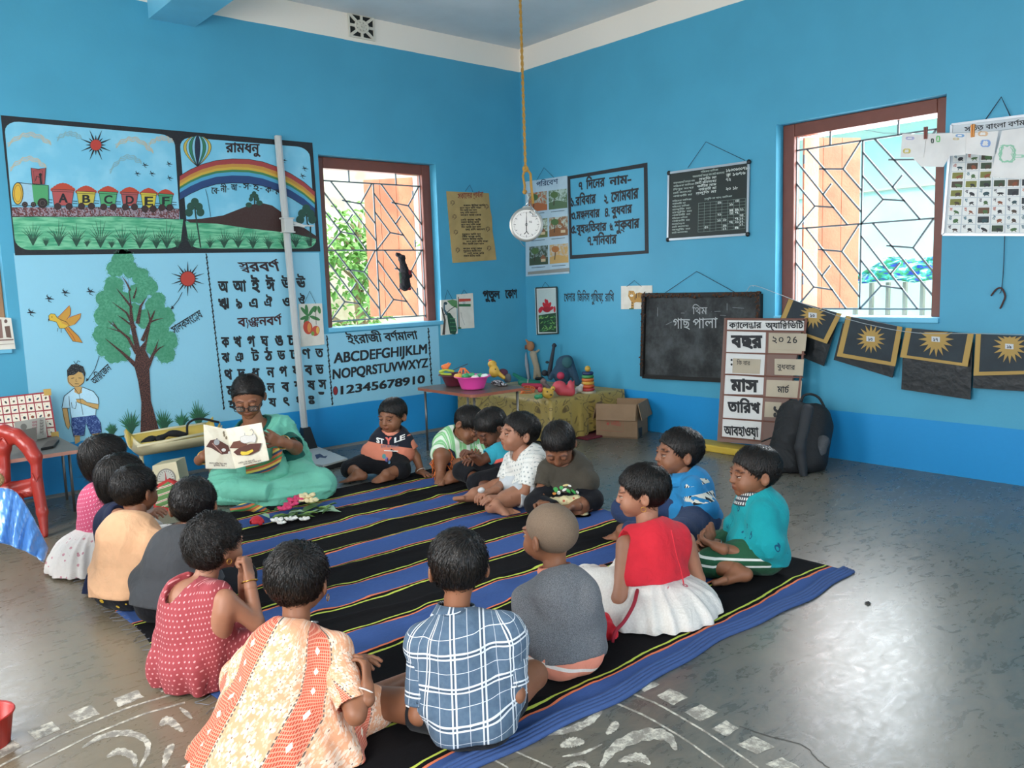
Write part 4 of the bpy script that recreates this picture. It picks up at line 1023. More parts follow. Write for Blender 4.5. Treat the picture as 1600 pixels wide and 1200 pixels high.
# the teacher
T_ = PEOPLE['teacher'] = person('person', 'woman in a sea-green saree and glasses holding a picture book open', dict(
    pel=(425, 772), S=1.72, face=-128, sface=-125, neck=(396, 664, -.05), head=(388, 619, -.12), gaze=(-122, -24), hs=.71, lid=1, adult=1, sw=.118, skin='m', hair='smooth', part=1, hl=1.0, locks=1800, nape=-.06, fringe=.062,
    shR=(350, 690, .02), shL=(440, 684, .04), elR=(330, 722, -.05), wrR=(318, 714, -.28), elL=(462, 700, -.1), wrL=(440, 690, -.30),
    handR=dict(to=(330, 704, -.34), n=(.6, .5, .7), curl=.45, s=.82), handL=dict(to=(414, 680, -.38), n=(-.2, -.1, 1), curl=.35, s=.82, spread=.12),
    knR=(362, 765, -.22), knL=(498, 760, -.1), anR=(430, 790, -.3), anL=(420, 790, -.25), footL=None, footR=None, noleg=1,
    top=('half', C_['blouse']), bottom=('pants', C_['saree']), topname='blouse', vneck=.085, neckr=.05, hem=.02, loose=.008), 23)
# ------------------------------------------------------------------ lettering and flat painting
_tc = bpy.data.curves.new('lettering', 'FONT'); _to = bpy.data.objects.new('lettering', _tc); COL.objects.link(_to)
_SPL = {}
def contours(s):
    if s in _SPL: return _SPL[s]
    from mathutils.geometry import interpolate_bezier
    _tc.body = s; dg = bpy.context.evaluated_depsgraph_get(); dg.update(); ev = _to.evaluated_get(dg); c = ev.to_curve(dg, apply_modifiers=False); out = []
    for sp in c.splines:
        bp = sp.bezier_points; n = len(bp); pts = []
        if n:
            for i in range(n):
                a, b = bp[i], bp[(i + 1) % n]
                straight = a.handle_right_type == 'VECTOR' and b.handle_left_type == 'VECTOR'
                q = interpolate_bezier(a.co, a.handle_right, b.handle_left, b.co, 2 if straight else 5)[:-1]; pts += [(v.x, v.y) for v in q]
        else: pts = [(p.co.x, p.co.y) for p in sp.points]
        q = []
        for p in pts:
            if not q or abs(p[0] - q[-1][0]) + abs(p[1] - q[-1][1]) > 1e-4: q.append(p)
        if len(q) > 2: out.append(np.array(q))
    _to.to_curve_clear(); _SPL[s] = out; return out
_G = {}
def glyph(ch, bold):
    """letter shape as thin horizontal strips, non-zero winding -> V2, quads, advance"""
    k = (ch, bold)
    if k in _G: return _G[k]
    ref = 'A' if ord(ch) < 128 else 'ক'
    cs = contours(ch); V, F = [], []
    if cs:
        P = np.concatenate(cs); Q = np.concatenate([np.roll(c, -1, 0) for c in cs]); y0, y1 = P[:, 1].min(), P[:, 1].max(); N = 64 if y1 - y0 > .3 else 40; dh = (y1 - y0) / N
        def iv(y):
            m = (P[:, 1] > y) != (Q[:, 1] > y); p, q = P[m], Q[m]
            if not len(p): return []
            x = p[:, 0] + (q[:, 0] - p[:, 0]) * (y - p[:, 1]) / (q[:, 1] - p[:, 1]); w = np.where(q[:, 1] > p[:, 1], 1, -1); o = np.argsort(x); x, w = x[o], np.cumsum(w[o]); out = []; st = None
            for xi, wi in zip(x, w):
                if wi != 0 and st is None: st = xi
                elif wi == 0 and st is not None: out.append((st, xi)); st = None
            return out
        rows = [iv(y0 + (j + .5) * dh) for j in range(N)]; e = int(round(bold * .7 / dh)); out = []
        for j in range(-e, N + e):
            L = sorted((a - bold, b + bold) for jj in range(max(0, j - e), min(N, j + e + 1)) for a, b in rows[jj]); M_ = []
            for a, b in L:
                if M_ and a <= M_[-1][1]: M_[-1][1] = max(M_[-1][1], b)
                else: M_.append([a, b])
            for a, b in M_:
                n_ = len(V); V += [(a, y0 + j * dh), (b, y0 + j * dh), (b, y0 + (j + 1) * dh), (a, y0 + (j + 1) * dh)]; F.append((n_, n_ + 1, n_ + 2, n_ + 3))
    xm = lambda s: max((c[:, 0].max() for c in contours(s)), default=0)
    adv = xm(ref + ch + ref) - xm(ref + ref)
    _G[k] = (np.array(V).reshape(-1, 2), F, adv); return _G[k]
CONS = set('কখগঘঙচছজঝঞটঠডঢণতথদধনপফবভমযরলশষসহড়ঢ়য়')
def layout(s, bold=.012):
    """visual order layout -> V2, F, width; Bengali vowel signs reordered, conjuncts stacked"""
    V, F = [], []; x = 0.; Zo = []; cnt = [0]
    def put(ch, dx=0, dy=0, sx=1, sy=1, adv=True):
        nonlocal x
        v, f, a = glyph(ch, bold); b = len(V)
        for p in v: V.append((x + dx + p[0] * sx, dy + p[1] * sy))
        cnt[0] += 1; Zo.extend([cnt[0] * 2e-5] * len(v))
        F.extend(tuple(b + j for j in t) for t in f)
        if adv: x += a * sx
        return a * sx
    def stroke(pts, w):
        p = np.array(pts, float) + (x, 0)
        for a, b_ in zip(p[:-1], p[1:]):
            d = b_ - a; d /= np.linalg.norm(d) + 1e-9; n = np.array((-d[1], d[0])) * w / 2; b = len(V)
            V.extend([tuple(a + n), tuple(b_ + n), tuple(b_ - n), tuple(a - n)]); cnt[0] += 1; Zo.extend([cnt[0] * 2e-5] * 4); F.append((b, b + 1, b + 2, b + 3))
    H = .66; i = 0; s = s.replace('ো', 'ে\u0001').replace('ৌ', 'ে\u0002')
    cl = []
    while i < len(s):
        c = s[i]
        if c in CONS:
            g = [c]; i += 1
            while i + 1 < len(s) and s[i] == '্' and s[i + 1] in CONS: g.append(s[i + 1]); i += 2
            marks = ''
            while i < len(s) and s[i] in 'ািীুূৃেৈংঃঁ\u0001\u0002': marks += s[i]; i += 1
            cl.append((g, marks))
        else: cl.append(([c], '')); i += 1
    top = glyph('ক', 0)[0][:, 1].max() if True else H
    for g, marks in cl:
        for m_ in marks:
            if m_ in 'িেৈ': put(m_)
        reph = len(g) > 1 and g[0] == 'র'
        if reph: g = g[1:]
        x0 = x
        ya = len(g) > 1 and g[-1] == 'য'; ra = len(g) > 1 and g[-1] == 'র'
        if ya or ra: g = g[:-1]
        if len(g) == 1: put(g[0])
        else:
            a = put(g[0], 0, top * .40, .86, .60, adv=False); b_ = put(g[1], .08, -top * .14, .8, .56, adv=False); x += max(a, b_ + .08)
        if ra: x -= 0; xx = x; x = x0; stroke([(.05, -.02), (.3, -.06), (.5, -.2)], .05 + bold); x = xx
        if ya: stroke([(.02, top * .95), (.16, top * .95), (.08, top * .55), (.2, top * .3), (.12, -.15)], .05 + bold); x += .22
        if reph: xx = x; x = x0; stroke([(.25, top * 1.02), (.42, top * 1.16), (.62, top * 1.32)], .06 + bold); x = xx
        for m_ in marks:
            if m_ in 'িেৈ': continue
            if m_ == '\u0001': put('া')
            elif m_ == '\u0002': put('ৗ')
            elif m_ in 'ুূৃঁ': put(m_)
            else: put(m_)
    return np.array(V).reshape(-1, 2), F, np.array(Zo), top
def pmat(c, rough=.6):
    n = 'paint_' + c
    return mat(n, hx(c), rough, fn=lambda: mixc(smooth(noi(coords('World'), 90, 3), .35, .8) * .3, hx(c), tuple(a * .75 + .03 for a in hx(c))))
class Painter:
    """flat paint or print on a plane: photo pixels are projected onto the plane through pt with normal n"""
    def __init__(s, parent, pt, n, base=.0012, step=.0008):
        s.par = parent; s.pt = np.array(pt, float); s.n = unit(n); s.base = base; s.step = step; s.v = []; s.f = []; s.m = []; s.mats = []; s.lay = 0; s.k = 0
    def W(s, u, v):
        d = ray(u, v); return CAM + d * (((s.pt - CAM) @ s.n) / (d @ s.n))
    def add3(s, P, F, c):
        m = c if not isinstance(c, str) else pmat(c)
        if m not in s.mats: s.mats.append(m)
        b = len(s.v); s.k += 1; P = np.array(P) + s.n * (s.base + s.step * s.lay + (s.k % 60) * 1.2e-5); s.v += P.tolist(); s.f += [tuple(b + i for i in t) for t in F]; s.m += [s.mats.index(m)] * len(F)
    def poly(s, pts, c, holes=()):
        v, f = tri(pts, holes); s.add3([s.W(*p) for p in v], f, c); return s
    def line(s, pts, w, c, closed=False):
        """w in pixels, or list"""
        pts = [np.array(p, float) for p in pts]; n = len(pts); L, R2 = [], []
        for i in range(n):
            d = pts[(i + 1) % n] - pts[i - 1] if closed else pts[min(i + 1, n - 1)] - pts[max(i - 1, 0)]
            d = d / (np.linalg.norm(d) + 1e-9); k = np.array((-d[1], d[0])) * (w[i] if hasattr(w, '__len__') else w) / 2; L.append(s.W(*(pts[i] + k))); R2.append(s.W(*(pts[i] - k)))
        F = [(i, (i + 1) % n, n + (i + 1) % n, n + i) for i in range(n if closed else n - 1)]; s.add3(L + R2, F, c); return s
    def ell(s, c, rx, ry, col_, a=0, n=20):
        ca, sa = math.cos(a), math.sin(a)
        pts = [(c[0] + rx * math.cos(t) * ca - ry * math.sin(t) * sa, c[1] + rx * math.cos(t) * sa + ry * math.sin(t) * ca) for t in np.linspace(0, 2 * math.pi, n + 1)[:-1]]
        s.add3([s.W(*p) for p in pts], [tuple(range(n))], col_); return s
    def ring(s, c, rx, ry, w, col_, n=24):
        return s.line([(c[0] + rx * math.cos(t), c[1] + ry * math.sin(t)) for t in np.linspace(0, 2 * math.pi, n + 1)[:-1]], w, col_, True)
    def sun(s, c, r, R, n, col_, rayc, w=1.6, seed=1):
        rd = random.Random(seed)
        for i in range(n):
            a = 2 * math.pi * i / n; q = R * (1 if i % 2 else .62); s.line([(c[0] + math.cos(a) * r * .8, c[1] + math.sin(a) * r * .8), (c[0] + math.cos(a) * q, c[1] + math.sin(a) * q)], [w * 1.6, .3], rayc)
        s.lay += 1; s.ell(c, r, r, col_); s.lay -= 1; return s
    def bird(s, c, k, col_, fl_=1):
        x, y = c; s.line([(x - 5 * k, y + .5 * k), (x, y), (x + 6 * k, y + 1 * k)], [.5, 2.2 * k, .4], col_); s.line([(x - 2 * k, y - 5 * k), (x - 3 * k, y - 3 * k), (x, y)], [.4, 1.4 * k, 1.8 * k], col_)
        s.line([(x + 3 * k, y - 3 * k), (x, y), (x - 1 * k, y + 3 * k), (x + 3 * k, y + 5 * k)], [.3, 1.2 * k, 1.2 * k, .4], col_); return s
    def text(s, t, BL, BR, TL, c, bold=.012, fit=True):
        V, F, zo, top = layout(t, bold); O, X, Y = s.W(*BL), s.W(*BR), s.W(*TL)
        if not any('\u0980' < ch < '\u09ff' for ch in t): top = V[:, 1].max() if len(V) else .7
        if len(V) == 0: return s
        x0, x1 = V[:, 0].min(), V[:, 0].max(); ex = (X - O) / (x1 - x0); ey = (Y - O) / top
        if not fit: ex = unit(X - O) * np.linalg.norm(ey)
        s.add3(O + np.outer(V[:, 0] - x0, ex) + np.outer(V[:, 1], ey) + np.outer(zo, s.n), F, c); return s
    def grass(s, c, h, n, col_, seed=1, sp=.5, w=1.):
        rd = random.Random(seed)
        for i in range(n):
            a = (i / (n - 1) - .5) * 2 * sp; hh = h * (1 - abs(a) * .55) * rd.uniform(.7, 1.05)
            s.line([c, (c[0] + math.sin(a) * hh * .5, c[1] - hh * .55), (c[0] + math.sin(a * 1.2) * hh, c[1] - math.cos(a) * hh)], [w, w * 1.1, .3], col_)
        return s
    def flush(s, name):
        if not s.v: return None
        o = mesh(name, s.v, s.f, s.mats, s.par, fm=s.m); s.v, s.f, s.m, s.mats = [], [], [], []; return o
def crop(x0, y0, k): return lambda *p: [(x0 + a * k, y0 + b * k) for a, b in p] if len(p) > 1 else (x0 + p[0][0] * k, y0 + p[0][1] * k)
def rrect(x0, y0, x1, y1, r, W_=None):
    p = []
    for cx, cy, a in ((x1 - r, y0 + r, -90), (x1 - r, y1 - r, 0), (x0 + r, y1 - r, 90), (x0 + r, y0 + r, 180)):
        for t in range(0, 91, 18): p.append((cx + r * math.cos(R_(a + t)), cy + r * math.sin(R_(a + t))))
    return p
def quadmap(TL, TR, BR, BL):
    """unit square -> photo pixels (bilinear)"""
    TL, TR, BR, BL = map(lambda p: np.array(p, float), (TL, TR, BR, BL))
    return lambda x, y: tuple((TL * (1 - x) + TR * x) * (1 - y) + (BL * (1 - x) + BR * x) * y)
NL, NR = (0, -1, 0), (-1, 0, 0); K_ = '15171C'
# ---- train and rainbow mural
mu = thing('wall_mural', 'black bordered painted mural with a lettered toy train and a rainbow, left wall', 'mural', onL(250, 396))
p = Painter(mu, (0, 0, 0), NL)
p.poly([(1, 180), (488, 223), (500.5, 393), (23.5, 399)], K_); p.flush('border')
p.lay = 1
sky = mat('mural_sky', fn=lambda: mixc(smooth(noi(coords('World'), 6, 4), .4, .7) * .35, hx('74BEDA'), hx('A8DCEC')), rough=.5)
grs = mat('mural_grass', fn=lambda: mixc(smooth(noi(vec(*[a * b for a, b in zip(xyz(coords('World')), (6, 1, 40))]), 1.6, 4), .35, .65), hx('3F9A72'), hx('7CC49A')), rough=.6)
qa = quadmap((3, 184), (276, 208), (288, 391), (22, 394)); qb = quadmap((276.5, 208), (486, 226), (498, 391), (292, 391))
def rr(q, x0, y0, x1, y1, r, asp): return [q(x0 + (a - x0), y0 + (b - y0)) for a, b in [(x0 + (c_ - x0) , d_) for c_, d_ in [(px_, py_) for px_, py_ in rrect(x0, y0, x1, y1, r)]]]
pa = [qa(x, y) for x, y in rrect(.01, .02, .985, .985, .085)]; pb = [qb(x, y) for x, y in rrect(.015, .03, .985, .985, .09)]
p.poly(pa, sky).poly(pb, sky); p.flush('sky_panel'); p.lay = 2
c1 = crop(0, 180, .18337); c2 = crop(260, 180, .18335)
p.poly([*c1((105, 868), (400, 862), (700, 868), (1000, 862), (1250, 880), (1560, 888))] + [(a, b) for a, b in [q for q in [qa(x, y) for x, y in rrect(.01, .02, .985, .985, .085)] if q[1] > 345]][:12], grs)
p.poly([*c2((160, 905), (430, 925), (700, 965), (1060, 1005), (1290, 1055))] + [q for q in pb if q[1] > 352][:12], grs); p.flush('grass_field'); p.lay = 3
for (a, b, n_) in (((60, 240), (430, 230), 'w'), ((80, 450), (390, 430), 'w'), ((480, 190), (690, 180), 'g'), ((980, 250), (1300, 300), 'w'), ((1260, 240), (1470, 210), 'w'), ((930, 470), (1200, 390), 'g')):
    for j in range(3):
        pts = [(a[0] + (b[0] - a[0]) * t + math.sin(t * 25 + j) * 6, a[1] + (b[1] - a[1]) * t - math.sin(t * 3.14) * 85 * (1 if b[0] - a[0] > 250 else .5) + j * 14 + math.sin(t * 31) * 7) for t in np.linspace(0, 1, 22)]
        p.line(c1(*pts), [1.0 + .8 * abs(math.sin(i * 2.1 + j)) for i in range(22)], 'BDB8A4' if n_ == 'w' else '86AFB8')
    p.flush('cloud')
p.sun(c1((815, 255)), 8.5, 25, 16, 'B83A2E', K_, 2); p.flush('sun')
bal = mat('ballast', fn=lambda: mixc(noi(coords('World'), 120, 3) > .5, hx('6B3A3A'), hx('9A8C96')), rough=.7)
p.poly(c1((100, 785), (800, 785), (1525, 800), (1525, 885), (1000, 862), (700, 868), (105, 865)), bal); p.lay = 4
p.line(c1((100, 768), (700, 782), (1525, 800)), .8, K_).line(c1((105, 866), (500, 862), (1000, 862), (1525, 887)), .9, K_)
for i in range(22): x = 130 + i * 64; p.line(c1((x, 785), (x + 28, 850)), .8, K_)
p.flush('rail_track')
def wagon(x0, x1, yt, yb, c, L, coal=True):
    o = 12; p.lay = 4; rd = random.Random(int(x0)); w = x1 - x0
    for i in range(9):
        t = (i + .5) / 9; p.ell(c1((x0 + w * t, yt + 12 - math.sin(t * 3.14) * w * .26)), w * .09 * .183 + .8, w * .08 * .183 + .6, 'B8442C')
    p.poly(c1((x0 + 5, yt + 10), (x0 + w * .2, yt - w * .2), (x0 + w * .5, yt - w * .30), (x0 + w * .8, yt - w * .2), (x1 - 5, yt + 10)), 'B8442C')
    p.lay = 5; B = [(x0, yt), (x1, yt + 8), (x1 - o - 8, yb), (x0 + o + 8, yb)]; p.poly(c1(*B), c); p.line(c1(*B), 1., K_, True); p.line(c1((x0, yt + 18), (x1, yt + 24)), .7, K_)
    p.lay = 6
    for x in (x0 + w * .26, x1 - w * .22): p.ell(c1((x, yb + 8)), 5, 5, '3A2020').ring(c1((x, yb + 8)), 5, 5, .9, K_)
    cx = (x0 + x1) / 2; hh = (yb - yt); p.text(L, c1((cx - hh * .27, yb - hh * .18)), c1((cx + hh * .3, yb - hh * .18)), c1((cx - hh * .27, yt + hh * .26)), K_, .03)
    p.lay = 5; p.line(c1((x1 - 10, yb - 38), (x1 + 30, yb - 36)), 1., K_).line(c1((x1 - 10, yb - 18), (x1 + 30, yb - 16)), 1., K_); p.flush('wagon')
for a in ((440, 628, 632, 770, 'B0504E', 'A'), (650, 812, 648, 768, 'C0B044', 'B'), (840, 997, 650, 775, '4FA068', 'C'), (1028, 1176, 655, 775, 'A8504E', 'D'), (1196, 1332, 660, 790, 'CDBB3E', 'E'), (1345, 1472, 668, 780, '3F9464', 'F')): wagon(*a)
p.lay = 5; p.poly(c1((150, 575), (285, 590), (290, 770), (150, 765)), '9CC4D8'); p.poly(c1((270, 592), (410, 598), (412, 765), (290, 765)), '4C9E66'); p.lay = 6
p.line(c1((150, 575), (285, 590), (410, 598), (412, 768)), 1, K_); p.ell(c1((150, 668)), 8.2, 17, 'D8AE38').ring(c1((150, 668)), 8.2, 17, 1.2, K_).ring(c1((150, 668)), 5.5, 13, .8, '8A5A20')
p.poly(c1((262, 450), (325, 462), (388, 450), (378, 590), (275, 585)), 'A0484A'); p.line(c1((262, 450), (325, 462), (388, 450), (378, 590), (275, 585)), 1.1, K_, True); p.line(c1((285, 475), (360, 475), (360, 575), (290, 572)), .6, K_, True)
p.lay = 7; p.ell(c1((342, 508)), 2.4, 2.6, K_).line(c1((342, 515), (345, 560), (350, 588)), 3.2, K_).line(c1((335, 530), (310, 520), (300, 560)), 1.3, K_)
for x, r in ((210, 4.6), (282, 4.2), (360, 8)): p.ell(c1((x, 762 if r < 6 else 750)), r, r, '241818').ring(c1((x, 762 if r < 6 else 750)), r * .5, r * .5, .5, '70605A')
p.line(c1((412, 720), (445, 722)), 1, K_).line(c1((412, 745), (445, 748)), 1, K_); p.flush('locomotive')
p.lay = 3
for i, (x, y, h_) in enumerate(((280, 1110, 230), (390, 1115, 90), (500, 1115, 230), (650, 1120, 220), (740, 1120, 90), (855, 1130, 250), (950, 1130, 90), (1040, 1130, 230), (1190, 1135, 230), (1330, 1135, 180), (1420, 1135, 250), (1510, 1130, 120))): p.grass(c1((x, y)), h_ * .183, 9, '1E4A38', i, .6, 1.1)
for i, (x, y, h_) in enumerate(((215, 1125, 150), (490, 1130, 180), (610, 1130, 190), (735, 1135, 170), (870, 1138, 150), (1000, 1135, 150), (1100, 1125, 150), (1215, 1120, 150), (370, 1130, 110))): p.grass(c2((x, y)), h_ * .183, 9, '1E4A38', 40 + i, .6, 1.1)
p.flush('painted_grass')
p.lay = 3
for q in ((1235, 425), (1440, 415), (1170, 498), (1295, 498), (1445, 535)): p.bird(c1(q), .9, '15202C'); p.flush('bird')
for q in ((1178, 455), (1160, 518), (1000, 385)): p.bird(c2(q), .9, '15202C'); p.flush('bird')
p.flush('bird')
# rainbow bands
def arc(y_off): return [(112, 518 + y_off), (200, 465 + y_off), (300, 420 + y_off), (420, 387 + y_off * .98), (560, 372 + y_off), (700, 376 + y_off), (820, 398 + y_off), (940, 440 + y_off), (1060, 500 + y_off), (1170, 570 + y_off), (1262, 650 + y_off)]
p.lay = 3; offs = [0, 40, 72, 104, 128, 160, 178]; cols = ['A03C3C', 'C08A3A', 'C9A63C', '3C7A4C', '4A9CC0', '1F3F70']; 
ofs = [0, 42, 70, 92, 112, 142, 186]
for i in range(6):
    a, b = arc(ofs[i]), arc(ofs[i + 1]); b = [(x, y + (20 if i == 5 else 0)) for x, y in b]; v = [p.W(*q) for q in c2(*a)] + [p.W(*q) for q in c2(*b)]; n_ = len(a); p.add3(v, [(j, j + 1, n_ + j + 1, n_ + j) for j in range(n_ - 1)], cols[i])
p.lay = 4; p.line(c2(*arc(0)), .8, K_); p.line(c2(*[(x, y + 20) for x, y in arc(186)]), .8, K_); p.flush('rainbow')
p.lay = 3; hill = [(155, 890), (300, 882), (480, 855), (620, 800), (720, 762), (820, 750), (900, 770), (970, 820), (1060, 900), (1180, 965), (1290, 1040), (1290, 1060), (1060, 1005), (700, 965), (430, 925), (200, 915)]
p.poly(c2(*hill), '3B211C'); p.flush('hill'); p.lay = 4
def wtree(x, y, k, tr): 
    for dx, dy in ((0, -60), (-34, -20), (34, -18), (-50, 30), (48, 28)): p.ell(c2((x + dx * k, y + dy * k)), 6.2 * k, 6.5 * k, '1F4A3C')
    p.line(c2((x, y - 20 * k), (x + 8 * k, y + 60 * k), *tr), 2.2, '22382E')
wtree(240, 800, 1, [(265, 960), (290, 1130)]); p.flush('painted_tree'); wtree(745, 700, .55, [(750, 760)]); p.flush('painted_tree'); wtree(1190, 860, 1.05, [(1225, 950), (1230, 1120)]); p.flush('painted_tree'); p.ell(c2((700, 765)), 5, 4, '1F4A3C').ell(c2((790, 748)), 5, 4, '1F4A3C')
p.flush('painted_bush')
for k, (w_, cc) in enumerate(((22, 'C6AE4C'), (17.5, '86C4DC'), (13.5, '2F7A58'), (8.5, '86C4DC'), (4.2, '16233C'))):
    p.lay = 3 + k; q = []
    for t in np.linspace(0, 1, 14): q.append((math.sin(min(t * 1.25, 1) ** .8 * math.pi * (.5 if t < .4 else .5)) if False else (math.sin(math.pi * t ** .75)) ** .9, t))
    L = [c2((262 - a * w_ * 5.4, 165 + t * 272)) for a, t in q]; R2 = [c2((262 + a * w_ * 5.4, 165 + t * 272)) for a, t in q][::-1]; p.poly(L[:-1] + R2[:-1], cc)
    p.line(L, .7, K_).line(R2, .7, K_)
p.flush('balloon'); p.lay = 3
p.text('রামধনু', c2((500, 315)), c2((800, 322)), c2((500, 240)), '2A1418', .03)
for t, x, y in (('বে', 380, 668), ('নী', 458, 655), ('আ', 548, 640), ('স', 650, 632), ('হ', 735, 640), ('ক', 838, 660), ('ল', 925, 685)): p.text(t, c2((x, y)), c2((x + 55, y + 3)), c2((x, y - 50)), K_, .02)
for x, y in ((440, 640), (525, 628), (625, 610), (712, 603), (805, 625), (905, 645)): p.line(c2((x - 10, y), (x + 10, y + 2)), 1, K_)
p.line(c2((332, 632), (350, 700), (375, 865)), .7, K_); p.flush('lettering')
# ---- tree, bird, boy mural below
mu = thing('tree_mural', 'painted green tree with red sun, yellow bird and schoolboy on the pale left wall', 'mural', onL(200, 680)); p = Painter(mu, (0, 0, 0), NL)
c3 = crop(30, 395, .2459); rd = random.Random(4)
leafm = mat('sponged_green', fn=lambda: mixc(smooth(noi(coords('World'), 70, 5, .8), .42, .6), hx('3C8A66'), mixc(noi(coords('World'), 9, 2), hx('6DBB98'), hx('2A6E50'))), rough=.6)
blobs = [(660, 50, 70), (610, 100, 55), (705, 110, 50), (770, 150, 55), (600, 210, 62), (820, 215, 58), (545, 290, 55), (640, 300, 60), (750, 260, 60), (880, 300, 48), (860, 340, 60), (560, 330, 50), (545, 400, 70), (920, 410, 68), (640, 400, 60), (800, 420, 60), (540, 520, 72), (600, 560, 70), (880, 500, 70), (950, 560, 58), (600, 640, 62), (650, 480, 60), (660, 640, 50), (860, 600, 55), (930, 640, 60), (540, 610, 50), (720, 380, 60), (850, 540, 50), (690, 560, 45)]
for i, (x, y, r) in enumerate(blobs):
    r *= .25; c = c3((x, y)); n_ = 22; p.lay = i % 5 * .5
    p.add3([p.W(c[0] + math.cos(t) * r * rd.uniform(.88, 1.1), c[1] + math.sin(t) * r * rd.uniform(.88, 1.1)) for t in np.linspace(0, 2 * math.pi, n_ + 1)[:-1]], [tuple(range(n_))], leafm)
    for _ in range(70):
        a = rd.random() * 6.28; q = r * rd.uniform(.85, 1.16); p.ell((c[0] + math.cos(a) * q, c[1] + math.sin(a) * q), .55, .55, leafm, n=5)
p.flush('foliage'); p.lay = 5
barkm = mat('sponged_brown', fn=lambda: mixc(noi(coords('World'), 160, 3, .7) > .52, hx('2A1614'), hx('6A4238')), rough=.6)
p.poly(c3((768, 1145), (775, 950), (755, 820), (730, 720), (740, 640), (700, 440), (700, 300), (690, 150), (705, 290), (725, 430), (765, 600), (800, 560), (830, 420), (860, 360), (835, 440), (800, 620), (830, 680), (880, 590), (825, 740), (835, 940), (888, 1130), (850, 1142)), barkm)
for q, w in ((((755, 730), (660, 640), (545, 545)), (8, 4, .5)), (((745, 640), (690, 540), (560, 430)), (6, 4, .5)), (((700, 545), (640, 500), (555, 475)), (3, 2, .3)), (((735, 480), (680, 380), (585, 310)), (5, 3, .3)), (((710, 460), (660, 420), (620, 395)), (2.5, 2, .3)), (((715, 350), (660, 280), (615, 225)), (4, 2.5, .3)),
             (((705, 240), (680, 190), (652, 148)), (3, 2, .3)), (((750, 450), (770, 340), (805, 285)), (6, 4, .4)), (((780, 560), (825, 450), (865, 360)), (6, 4, .4)), (((830, 440), (825, 400), (812, 355)), (3, 2, .3)), (((830, 440), (870, 425), (915, 415)), (3, 2, .3)), (((815, 720), (860, 620), (885, 550)), (6, 3, .4)), (((855, 640), (890, 605), (925, 588)), (3, 2, .3)), (((725, 290), (740, 240), (745, 215)), (3, 2, .3)), (((620, 480), (600, 450), (590, 430)), (2, 1.5, .3))):
    p.line(c3(*q), w, barkm)
p.flush('painted_trunk'); p.lay = 2
for i, (x, y, h_, n_) in enumerate(((585, 1160, 95, 15), (705, 1150, 175, 17), (915, 1135, 165, 15), (1030, 1110, 120, 15), (1135, 1095, 170, 17))):
    p.grass(c3((x, y)), h_ * .246, n_, '2C6E4C', i, .75, 2.2); p.grass(c3((x + 8, y)), h_ * .2, 9, '1C5038', i + 9, .6, 2)
p.line(c3((470, 1180), (640, 1168), (760, 1150), (900, 1130), (1050, 1110), (1170, 1092)), 2.2, '1E4A38'); p.flush('painted_grass')
p.sun(c3((1070, 165)), 11.5, 27, 20, 'B43A2C', K_, 1.8); p.lay = 3; p.ring(c3((1070, 165)), 11.5, 11.5, 1.2, '5A1A18'); p.flush('sun')
p.line(c3((1035, 250), (1010, 300), (968, 352)), 1, K_).poly(c3((962, 360), (968, 335), (985, 352)), K_).line(c3((508, 655), (480, 740), (430, 812)), .9, K_).poly(c3((422, 818), (428, 795), (442, 808)), K_)
p.text('সালকসংশ্লেষ', c3((985, 520)), c3((1168, 405)), c3((960, 478)), K_, .012); p.text('অক্সিজেন', c3((478, 842)), c3((588, 738)), c3((452, 808)), K_, .012); p.flush('lettering')
for q in ((75, 378), (190, 290), (292, 252), (452, 245)): p.bird(c3(q), 1.3, '15202C'); p.flush('bird')
p.flush('bird'); p.lay = 3
body = [(185, 400), (200, 387), (225, 390), (240, 412), (262, 425), (300, 440), (318, 462), (290, 480), (255, 480), (235, 440), (205, 432), (190, 430)]
p.poly(c3(*body), 'D8B23A'); p.poly(c3((245, 410), (318, 335), (326, 360), (322, 395), (300, 425), (265, 440)), 'C89438'); p.poly(c3((265, 445), (320, 410), (392, 385), (385, 415), (350, 455), (315, 468)), 'C89438'); p.poly(c3((285, 478), (315, 470), (375, 530), (402, 572), (340, 562)), 'C98A34'); p.lay = 4
p.line(c3(*body), .7, K_, True); p.line(c3((245, 410), (318, 335), (326, 360), (322, 395), (300, 425)), .8, 'A03020').line(c3((320, 410), (392, 385), (385, 415), (350, 455)), .8, 'A03020').line(c3((300, 478), (340, 530), (355, 560)), .7, 'A03020').line(c3((315, 472), (375, 530), (402, 572), (340, 562), (285, 478)), .7, K_)
p.ell(c3((207, 408)), .9, .9, K_).poly(c3((183, 418), (192, 422), (183, 440)), K_).line(c3((245, 478), (240, 500)), .8, K_).line(c3((265, 482), (265, 508)), .8, K_); p.flush('yellow_bird'); p.lay = 3
p.poly(c3((350, 850), (395, 850), (398, 890), (375, 898), (350, 885)), 'C8A060'); p.ell(c3((358, 800)), 13.2, 13.5, 'C8A060'); p.poly(c3((272, 985), (305, 985), (318, 1060), (322, 1095), (312, 1122), (296, 1100), (280, 1050)), 'C8A060')
p.poly(c3((360, 930), (400, 928), (430, 950), (505, 962), (500, 995), (470, 990), (400, 960), (365, 948)), 'C8A060'); p.poly(c3((350, 1160), (385, 1160), (385, 1200), (355, 1215)), 'C8A060').poly(c3((460, 1150), (510, 1145), (505, 1170), (480, 1180)), 'C8A060'); p.lay = 2.5
p.poly(c3((270, 985), (285, 910), (350, 858), (400, 852), (470, 880), (500, 920), (505, 960), (485, 970), (485, 1030), (330, 1048), (322, 985)), 'B8E0F2')
shm = mat('sponged_navy', fn=lambda: mixc(noi(coords('World'), 130, 3, .7) > .55, hx('1C3A78'), hx('6A86B8')), rough=.6)
